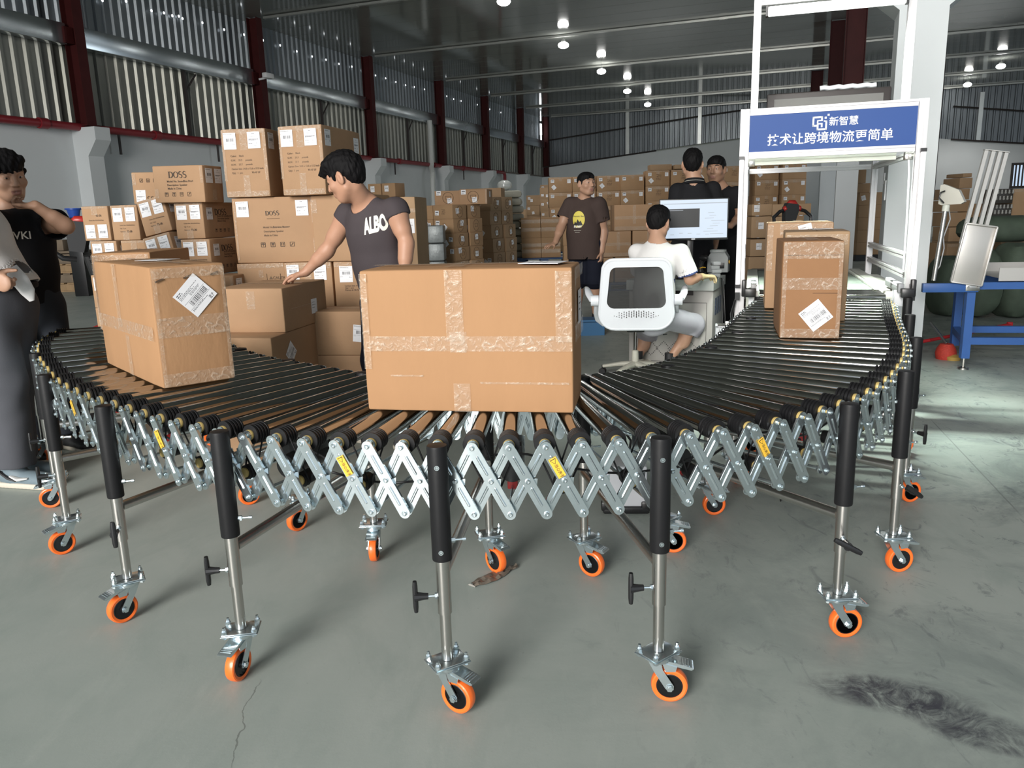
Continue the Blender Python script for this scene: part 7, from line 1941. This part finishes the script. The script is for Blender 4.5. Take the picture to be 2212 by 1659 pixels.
mb = MB(); mb.sphere((oC.x - .05, oC.y + .3, .142 + .196 * 9 + .14), (.20, .22, .14), 14); solo('wrapped_bundle', mb, mat('clear_wrap_bundle', (.5, .52, .5), .2), 'small shiny wrapped bundle on top of the cream sack pile', 'bundle', loc=(oC.x, oC.y + .3, 1.9))
# D: dark cartons at the far wall
for n_, (u, v, Y, nx, nz, w, h, wh) in enumerate(((1100, 500, 30, 2, 3, .62, .48, 'dark stack by the far pillar'), (1138, 505, 33, 3, 6, .56, .40, 'dark stack deep in the far corner'), (1168, 500, 31.5, 2, 5, .52, .45, 'tall dark stack beside the white-labelled row'))):
    q = PY(u, v, Y); stack((q.x, q.y), -8, nx, 1, nz, w, .5, h, .01, wh, M_CARD3, .02, far_labels(w, .5, h, False), None, seed=8 + n_, topdrop={(0, 0): 1, (2, 0): 2} if nx == 3 else {(1, 0): 1})
# beyond the tall carton: narrow silver-wrapped pair and small cartons on the left
q = PY(862, 500, 17.5); stack((q.x, q.y), -30, 1, 1, 5, .6, .5, .30, .01, 'stack half hidden behind the sleeveless man', M_CARD2, .015, far_labels(.6, .5, .3, False), seed=12)
q = PY(795, 400, 18); stack((q.x, q.y), -25, 2, 1, 7, .34, .4, .29, .01, 'pale stack behind the man in the sleeveless shirt', M_CARD2, .012, lambda i, j, k, rs: (('lab', 'F', -.05, .03, 'A', 0, 1.1),), seed=13)
M_FOIL = mat('silver_wrap', (.24, .26, .26), .42, .2, var=.4, scale=12, bump=.4, bscale=20)
oF = PY(905, 590, 15.0)
plastic_pallet(Matrix.Translation((oF.x + .15, oF.y + .35, 0)) @ Matrix.Rotation(math.radians(-30), 4, 'Z'), .9, .8, 'blue plastic pallet under the silver-wrapped packages')
for k in range(3):
    for j in range(2):
        mb = MB(); mb.box((oF.x + .02 + .33 * j, oF.y + .30 - .05 * j, .145 + .16 + .335 * k), (.30, .5, .325), bev=.03)
        solo('silver_package', mb, M_FOIL, '%s silver-wrapped package of the %s column beside the tall labelled carton' % (['bottom', 'middle', 'top'][k], ['left', 'right'][j]), 'package', 'silver-wrapped packages', loc=(oF.x + .02 + .33 * j, oF.y + .30, .145 + .16 + .335 * k))
# T: the long white-labelled row in the middle distance
yT = 24.0
cols = ['first column', 'second column', 'third column', 'fourth column', 'fifth column', 'sixth column', 'seventh column', 'eighth column', 'ninth column', 'tenth column', 'eleventh column']
def ftT(i, j, k, rs):
    o = [('lab', 'F', -.24, .11, 'S', 0, 1.0), ('lab', 'F', .25, .10, 'P', 0, 1.0), ('tape', 'F', 0, .16, .09, .10)]
    if k % 2 == i % 2: o.append(('lab', 'F', -.20, -.07, 'P', 40, 1.1))
    if i % 3: o.append(('block', 'F', .02, .02, 1.4))
    if k == 4: o.append(('tape', 'F', 0, .19, .66, .035))
    if k == 3: o.append(('tape', 'F', 0, .16, .66, .08))
    return tuple(o)
for i, u in enumerate((1187, 1237, 1290, 1341, 1396, 1449, 1503, 1557, 1629, 1687)):
    q = PY(u, 450, yT - .1 * i); stack((q.x, q.y), 0.0, 1, 1, 5, .685, .55, .435,  .145 + [0, 0, .10, .15, .17][i // 2], 'of the long white-labelled row', M_CARD2, .008, lambda a, b_, k, rs, i=i: ftT(i, b_, k, rs), cols=[cols[i]], seed=20 + i, group='cartons of the long white-labelled row')
    if i in (0, 2, 4, 6, 8): plastic_pallet(Matrix.Translation((q.x + .70, q.y + .28, 0)), 1.36, .6, 'blue plastic pallet under the %s pair of columns of the long row' % ['first', 'second', 'third', 'fourth', 'fifth'][i // 2], .143 + [0, 0, .10, .15, .17][i // 2])
for (u, Y, w, h, z, lab) in ((1405, 23.4, .62, .16, 2.43, 'flat carton lying on top of the long row above the wrapped pile'), (1457, 23.2, .40, .12, 2.44, 'small flat carton on top of the long row, left of the man in polo'), (1629, 22.8, .68, .30, 2.49, 'left extra carton on top of the long row, seen through the frame'), (1683, 22.8, .50, .32, 2.50, 'right extra carton on top of the long row, seen through the frame')):
    q = PY(u, 400, Y + .2); q.z = z; carton(w, .5, h, MFront(q, 0, w, .5), lab, 'cartons lying on top of the long row', M_CARD3, (('lab', 'F', .1, .02, 'S', 0, .8),) if h > .2 else (), fine=False)
# U: wrapped pair on the blue pallet
yU = 20.6; qU = PY(1124, 540, yU)
plastic_pallet(Matrix.Translation((qU.x + .62, qU.y + .36, 0)), 1.42, .95, 'blue plastic pallet under the two plastic-wrapped stacks beside the man in brown', .17)
stack((qU.x + .04, qU.y), 0, 2, 1, 4, .50, .60, .255, .172, 'wrapped pair of stacks beside the man in brown', M_CARD2, .004, lambda i, j, k, rs: (('tape', 'F', 0, (.04, -.06, .08, .03)[k], .49, .10), ('tape', 'F', 0, (.04, -.06, .08, .03)[k] + .01, .49, .07)), seed=40)
# V: shiny big cartons behind the seated man
yV = 13.2
for (u0, u1, z, h, lab, wrp) in ((1327, 1408, .985, .42, 'large wrapped carton on top of the pile left of the monitor', 1), (1303, 1363, .56, .42, 'left wrapped carton, second layer of the pile left of the monitor', 1), (1367, 1430, .56, .42, 'right wrapped carton, second layer of the pile left of the monitor', 1),
                                 (1300, 1325, .142, .41, 'narrow carton at the lower left of the pile left of the monitor', 0), (1329, 1395, .142, .41, 'wide carton at the bottom of the pile left of the monitor', 1), (1398, 1440, .142, .41, 'right carton at the bottom of the pile left of the monitor', 0)):
    a, b_ = PY(u0, 500, yV), PY(u1, 500, yV); w = b_.x - a.x; q = Vector((a.x, yV, z))
    carton(w, .5, h, MFront(q, 0, w, .5), lab, 'wrapped cartons left of the monitor', M_CARD2, (('tape', 'F', 0, .0, w * .98, .05), ('tape', 'F', 0, -.17, w * .98, .06), ('tape', 'F', .02, .05, .05, .3)) if wrp else (), bulge=.006, fine=False)
a, b_ = PY(1300, 500, yV), PY(1440, 500, yV)
plastic_pallet(Matrix.Translation(((a.x + b_.x) / 2, yV + .28, 0)), b_.x - a.x + .1, .7, 'blue plastic pallet under the wrapped cartons left of the monitor')
q = PY(1218, 560, 15.5); stack((q.x, q.y), 0, 1, 1, 3, .36, .4, .33, .01, 'low stack behind the man in brown', M_CARD2, .01, far_labels(.36, .4, .33, False), seed=44)
# W: pile seen through the frame, left part
yW = 11.9
for (u0, u1, v0, v1, lab, fe) in ((1624, 1668, 441, 466, 'wide', 1), (1668, 1752, 441, 466, 'long', 0), (1622, 1664, 468, 514, 'wrapped', 1), (1664, 1700, 468, 490, 'small', 0), (1664, 1700, 491, 514, 'low', 0), (1620, 1680, 517, 554, 'tape-sealed', 1), (1616, 1700, 555, 600, 'broad', 0)):
    a, b_ = PY(u0, v1, yW), PY(u1, v1, yW); zt = PY(u0, v0, yW).z; w = b_.x - a.x; q = Vector((a.x, yW, a.z))
    carton(w - .004, .5, zt - a.z - .004, MFront(q, 0, w - .004, .5), '%s carton of the pile seen through the scanning frame, behind its left post' % lab, 'cartons seen through the scanning frame', M_CARD3, (('lab', 'F', -.08 if w > .3 else 0, .02, 'C', 0, .85), ('tape', 'F', -.05, .05, .05, .1)) if fe else (), fine=False)
a = PY(1616, 600, yW); carton(.62, .5, max(.05, a.z - .002), MFront(Vector((a.x, yW, 0)), 0, .62, .5), 'lowest carton of the pile seen through the scanning frame', 'cartons seen through the scanning frame', M_CARD3, fine=False)
# X: even dark stack right of the second pillar
yX = 18.5; qX = PY(1850, 540, yX)
stack((qX.x, qX.y), 0, 2, 1, 5, .30, .4, .283, .14, 'neat dark stack seen through the scanning frame', M_CARD3, .003, lambda i, j, k, rs: (('lab', 'F', -.06, .02, 'P', 15, 1.0),) if (i, k) == (0, 4) else (), seed=50)
mb = MB(); mb.box((qX.x + .3, qX.y + .2, .07), (.66, .5, .135)); solo('dark_pallet', mb, M_BLK, 'black pallet under the neat dark stack seen through the frame', 'pallet', loc=(qX.x + .3, qX.y + .2, 0), smooth=0)
for (u, zz, w, h, lab) in ((1848, 1.565, .36, .02, ''), (1850, 1.60, .32, .21, 'small dark carton on top of the neat stack seen through the frame'), (1851, 1.815, .20, .30, 'topmost upright dark carton on the neat stack seen through the frame')):
    if h < .05: continue
    q = PY(u, 400, yX + .05); q.z = zz - .04; carton(w, .3, h, MFront(q, 0, w, .3), lab, 'cartons on top of the neat dark stack', M_CARD3, fine=False)
# Z: cartons behind the bench on the right
G5 = 'cartons behind the blue bench'
for (u0, u1, v0, v1, Y, lab, fe) in ((2048, 2094, 408, 432, 13.0, 'first from the top in the column behind the indicator pole', 0), (2048, 2094, 433, 458, 13.0, 'second from the top in the column behind the indicator pole', 0), (2048, 2094, 459, 490, 13.0, 'third from the top in the column behind the indicator pole', 0), (2048, 2094, 491, 522, 13.0, 'fourth from the top in the column behind the indicator pole', 0),
                                     (2040, 2096, 526, 600, 11.5, 'big lower carton behind the indicator pole', 1), (2072, 2100, 384, 407, 13.2, 'small carton on top of the column behind the indicator pole, lower', 0), (2080, 2100, 374, 383, 13.2, 'thin carton topmost behind the steel rods', 0),
                                     (2183, 2240, 408, 470, 12.6, 'wide brown carton at the right edge, top one', 1), (2180, 2240, 472, 498, 12.6, 'second brown carton at the right edge', 0), (2165, 2240, 500, 519, 12.5, 'flat brown carton at the right edge', 1), (2150, 2240, 521, 640, 10.6, 'large brown carton with a dark mark at the right edge', 2), (2100, 2142, 440, 520, 12.8, 'carton between the steel rods and the patterned stack', 0)):
    a, b_ = PY(u0, v1, Y), PY(u1, v1, Y); zt = PY(u0, v0, Y).z; w = b_.x - a.x; q = Vector((a.x, Y, a.z))
    f_ = (('tape', 'T', 0, 0, w * .95, .06), ('tape', 'F', 0, (zt - a.z) / 2 - .03, w * .95, .04)) if fe else ()
    if fe == 2: f_ += (('gap', 'F', -.02, .20, .22, .07),)
    carton(w - .006, .5, zt - a.z - .004, MFront(q, 0, w - .006, .5), lab, G5, M_CARD3, f_, fine=False)
for (u, Y, w, zt, lab) in ((2048, 13.0, .36, PY(2048, 522, 13).z, 'hidden bottom carton behind the indicator pole'), (2166, 12.55, .58, PY(2165, 519, 12.5).z, 'hidden bottom carton at the right edge'), (2100, 12.8, .32, PY(2100, 520, 12.8).z, 'hidden bottom carton behind the steel rods')):
    a = PY(u, 520, Y); carton(w, .5, zt - .004, MFront(Vector((a.x, Y, 0)), 0, w, .5), lab, G5, M_CARD3, fine=False)
for (u, Y, w, v, lab) in ((2040, 11.5, .38, 600, 'floor carton under the big one behind the indicator pole'), (2150, 10.6, .56, 640, 'floor carton under the large marked one')):
    a = PY(u, v, Y); 
    if a.z > .06: carton(w, .5, a.z - .002, MFront(Vector((a.x, Y, 0)), 0, w, .5), lab, G5, M_CARD3, fine=False)
# patterned stack: shrink-wrapped bottles with white caps
a = PY(2143, 470, 12.3); bt = 0
pk = [(0, PY(2143, 441, 12.3).z, PY(2143, 408, 12.3).z, 'upper'), (1, PY(2143, 470, 12.3).z, PY(2143, 441, 12.3).z, 'middle'), (2, PY(2143, 500, 12.3).z, PY(2143, 471, 12.3).z, 'lower')]
for k, z0, z1, lv in pk:
    o = thing('bottle_pack', '%s dark shrink pack of white-capped bottles at the right edge' % lv, 'bottle pack', (a.x + .15, 12.45, z0), group='packs of bottles')
    mb = MB(); mb.box((0, 0, (z1 - z0) / 2), (.29, .3, z1 - z0 - .01), bev=.01); part('sleeve', mb, mat('pack_dark', (.045, .040, .034), .35), o)
    for r in range(2):
        for c in range(5):
            mb = MB(); mb.cyl((-.115 + .057 * c + .02 * r, -.152, (z1 - z0) * (.32 + .40 * r)), (-.115 + .057 * c + .02 * r, -.152, (z1 - z0) * (.32 + .40 * r) + .045), .012, n=8); mb.sphere((-.115 + .057 * c + .02 * r, -.152, (z1 - z0) * (.32 + .40 * r)), .018, 8); part('bottle_neck', mb, mat('cap_grey', (.34, .34, .32), .5), o)
mb = MB(); z_ = pk[2][1]; mb.box((a.x + .15, 12.5, z_ / 2), (.32, .4, z_ - .01), bev=.01); solo('crate', mb, M_CARD3, 'brown crate under the packs of bottles at the right edge', 'crate', G5, loc=(a.x + .15, 12.5, 0))
# green woven sacks under the bench
M_GSK = mat('green_woven_sack', (.060, .085, .060), .75, var=.35, scale=8, bump=.35, bscale=160)
for (u, v, Y, rx, rz, lab) in ((2040, 700, 9.2, .185, .34, 'dark green woven sack behind the broom'), (2105, 690, 9.0, .19, .40, 'dark green woven sack behind the front leg of the blue bench'), (2178, 690, 8.9, .20, .42, 'dark green woven sack behind the middle of the blue bench'), (2255, 690, 9.0, .20, .40, 'dark green woven sack at the right edge behind the bench'), (2150, 620, 9.7, .50, .16, 'upper dark green woven sack, lying on the others behind the bench')):
    c = PY(u, v, Y); c.z = rz if v > 640 else .97; rs_l = random.Random(u)
    mb = MB(); mb.sphere((0, 0, 0), (rx, .30, rz), 22); mb.v = [tuple(Vector([math.copysign(abs(c_ / r_) ** .7 * r_, c_) for c_, r_ in zip(q, (rx, .30, rz))]) * (1 + .05 * math.sin(9 * q[0] + u) * math.sin(11 * q[2] + 2) + .03 * math.sin(23 * q[1] + 17 * q[0])) + c) for q in mb.v]
    solo('woven_sack', mb, M_GSK, lab, 'sack', 'green woven sacks behind the bench', loc=c)
mb = MB(); c = PY(2030, 585, 9.5); mb.box(c, (.34, .06, .05), bev=.02); solo('yellow_strap', mb, mat('ochre_cloth', (.30, .22, .04), .8), 'ochre folded cloth lying above the green sacks behind the pillar', 'cloth', loc=c)
# ---- wooden pallets behind the left-hand truck
wp = PZ(150, 630, 0)
def wood_pallet(z, m, label, dx=0, rz=0):
    o = thing('wooden_pallet', label, 'pallet', (wp.x + dx, wp.y + .4, z), math.radians(rz), group='wooden pallets by the left wall')
    for y in (-.42, 0, .42):
        mb = MB(); mb.box((0, y, .095), (1.15, .09, .13), bev=.004); part('stringer', mb, m, o)
        mb = MB(); mb.box((0, y, .015), (1.15, .11, .028), bev=.003); part('bottom_board', mb, m, o)
    for k in range(6): mb = MB(); mb.box((-.52 + .208 * k, 0, .175), (.14, 1.0, .028), bev=.003); part('top_board', mb, m, o)
wood_pallet(.0, M_WOOD, 'lowest wooden pallet of the pile by the left wall', 0)
wood_pallet(.191, M_WOOD2, 'second wooden pallet from the bottom of the pile by the left wall', .12, 4)
wood_pallet(.382, M_WOOD, 'third wooden pallet from the bottom of the pile by the left wall', .05, -3)
wood_pallet(.573, M_WOOD2, 'topmost wooden pallet of the pile by the left wall', -.03, 2)
mb = MB(); mb.box((wp.x - .1, wp.y + .35, .80), (1.0, .7, .05), bev=.01); solo('grey_board', mb, M_WOOD2, 'grey board lying on top of the wooden pallets', 'board', loc=(wp.x, wp.y + .35, .80))
mb = MB(); mb.box((wp.x - .25, wp.y + .3, .94), (.35, .3, .22), bev=.01); solo('dark_block', mb, M_WOOD2, 'dark wooden block on the board above the wooden pallets', 'block', loc=(wp.x - .25, wp.y + .3, .94))
c = PY(161, 470, 15.2); mb = MB(); mb.box((c.x, c.y, c.z / 2), (.26, .26, c.z), bev=.01); solo('black_stand', mb, M_BLK, 'narrow black stand carrying the blue tub by the left wall', 'stand', loc=(c.x, c.y, 0))
mb = MB(); mb.lathe([(.085, 0), (.12, .14), (.15, .145), (.15, .17), (.11, .17), (.08, .02), (1e-6, .02)], Matrix.Translation((c.x, c.y, c.z + .001)), 24); solo('blue_tub', mb, mat('tub_blue', (.03, .10, .48), .4), 'blue plastic tub above the pallet truck at the left wall', 'tub', loc=(c.x, c.y, c.z))
# ---- electric pallet trucks (only handle and mast show)
M_TRG = mat('truck_grey', (.040, .041, .043), .75, spec=.2); M_TRR = mat('truck_red', (.42, .025, .02), .35)
def truck(top_px, Y, yaw, label, sc=1.0):
    tp = PY(*top_px, Y); o = thing('pallet_truck', label, 'pallet truck', (tp.x, tp.y, 0), math.radians(yaw)); H = tp.z
    mb = MB(); mb.tube([(.10, .22, .35), (.10, .16, .55), (.07, .08, .8), (.03, .02, H - .27)], [.055, .05, .048, .05], 10, flat=(.8, 1)); part('mast', mb, M_BLK, o)
    mb = MB(); mb.prism([(-.055, -.24), (.055, -.24), (.085, -.06), (.065, .0), (-.065, .0), (-.085, -.06)], -.045, .05, Matrix.Translation((0, 0, H)) @ Matrix.Rotation(math.radians(8), 4, 'Y') @ Matrix(((1, 0, 0, 0), (0, 0, -1, 0), (0, 1, 0, 0), (0, 0, 0, 1)))); part('head', mb, M_TRG, o)
    mb = MB(); mb.tube([(-.055, 0, H - .012), (-.02, 0, H + .008), (.03, 0, H + .006), (.06, 0, H - .015)], [.022, .036, .036, .022], 12); part('red_cap', mb, M_TRR, o)
    for s in (-1, 1):
        mb = MB(); mb.sphere((s * .085, -.02, H - .055), (.028, .035, .034), 12); part('red_button', mb, M_TRR, o)
        mb = MB(); mb.tube([(s * .06, -.01, H - .06), (s * .15, -.03, H - .085), (s * .225, -.04, H - .15), (s * .22, -.05, H - .22), (s * .14, -.04, H - .285), (s * .05, -.01, H - .30)], [.020, .020, .021, .021, .022, .022], 10); part('grip_loop', mb, M_BLK, o)
    mb = MB(); mb.box((.10, .35, .24), (.42, .28, .42), bev=.04); part('motor_cover', mb, M_TRG, o); mb = MB(); mb.box((.10, .32, .46), (.36, .2, .05), bev=.02); part('cover_stripe', mb, M_TRR, o)
    for s in (-.17, .37): mb = MB(); mb.box((s, 1.0, .10), (.15, 1.1, .05), bev=.01); part('fork', mb, M_TRG, o); 
    for s in (-.10, .30): mb = MB(); mb.cyl((s - .03, .30, .08), (s + .03, .30, .08), .08, n=20); part('wheel', mb, M_BLK, o)
truck((170, 478), 6.4, 12, 'electric pallet truck with a red and black handle behind the left carton')
truck((1710, 440), 9.3, 5, 'electric pallet truck with a red handle seen through the scanning frame')
# ---- small things around the conveyor
p = PZ(1357, 1113, 0); cb = thing('power_box', 'white power box with a black base on the floor under the conveyor', 'box', (p.x, p.y + .1, 0), math.radians(-4))
mb = MB(); mb.box((0, 0, .125), (.185, .16, .19), bev=.012); part('housing', mb, mat('power_white', (.66, .67, .70), .45), cb)
mb = MB(); mb.box((0, 0, .016), (.205, .18, .032), bev=.008)
for s in (-1, 1): mb.box((s * .088, -.06, .035), (.045, .06, .045), bev=.008)
part('base', mb, M_BLK, cb); mb = MB(); mb.tube([(.02, .05, .21), (.03, .05, .30), (-.02, .02, .38), (-.05, 0, .46)], .006, 6); part('cable', mb, M_BLK, cb)
p0, p1 = PZ(1022, 1267, 0), PZ(1117, 1226, 0); d_ = (p1 - p0).normalized(); n_ = Vector((-d_.y, d_.x, 0)); L_ = (p1 - p0).length; mb = MB(); vs = []; fs = []; rs_l = random.Random(9)
for i in range(15):
    w_ = .012 + .020 * math.sin(math.pi * min(1, i / 11)) * (1 if i < 13 else .6)
    for j in range(5): q = p0 + d_ * (L_ * i / 14) + n_ * (w_ * (j / 2 - 1)); vs.append(q + Vector((0, 0, .004 + rs_l.uniform(0, .014) * (1 if 0 < j < 4 else .4))))
for i in range(14):
    for j in range(4): fs.append((i * 5 + j, (i + 1) * 5 + j, (i + 1) * 5 + j + 1, i * 5 + j + 1))
mb.add(vs, fs); o = solo('tape_scrap', mb, mat('dirty_tape', (.15, .125, .10), .3, var=.5, scale=60), 'crumpled strip of dirty brown tape on the floor under the conveyor', 'scrap', loc=p0, smooth=20)
mb = MB(); mb.tube([p0 + n_ * -.012 + Vector((0, 0, .004)), p0 - d_ * .012 + Vector((0, 0, .012)), p0 + n_ * .012 + Vector((0, 0, .004))], [.006, .012, .006], 6, flat=(1, .3)); part('pale_end', mb, mat('pale_paper', (.55, .53, .48), .6), o, local=Matrix.Translation(-p0)) 
p = PZ(1690, 1082, 0); mb = MB(); mb.tube([p + Vector((-.012, -.01, .003)), p + Vector((-.005, .008, .006)), p + Vector((.012, .012, .004)), p + Vector((.024, .008, .003))], [.003, .005, .004, .002], 6)
solo('black_scrap', mb, M_BLK, 'tiny curved black scrap on the floor right of the conveyor middle', 'scrap', loc=p)
q = PY(1272, 708, 8.7); bk_ = PZ(1272, 722, 0); mb = MB(); mb.prism([(-.16, -.1), (.16, -.1), (.19, .12), (-.19, .12)], 0, .17, Matrix.Translation((bk_.x, bk_.y, 0))); mb.box((bk_.x, bk_.y, .165), (.40, .27, .02)); solo('blue_crate', mb, mat('crate_blue', (.035, .13, .27), .5), 'blue plastic crate on the floor left of the office chair', 'crate', loc=bk_, smooth=0)
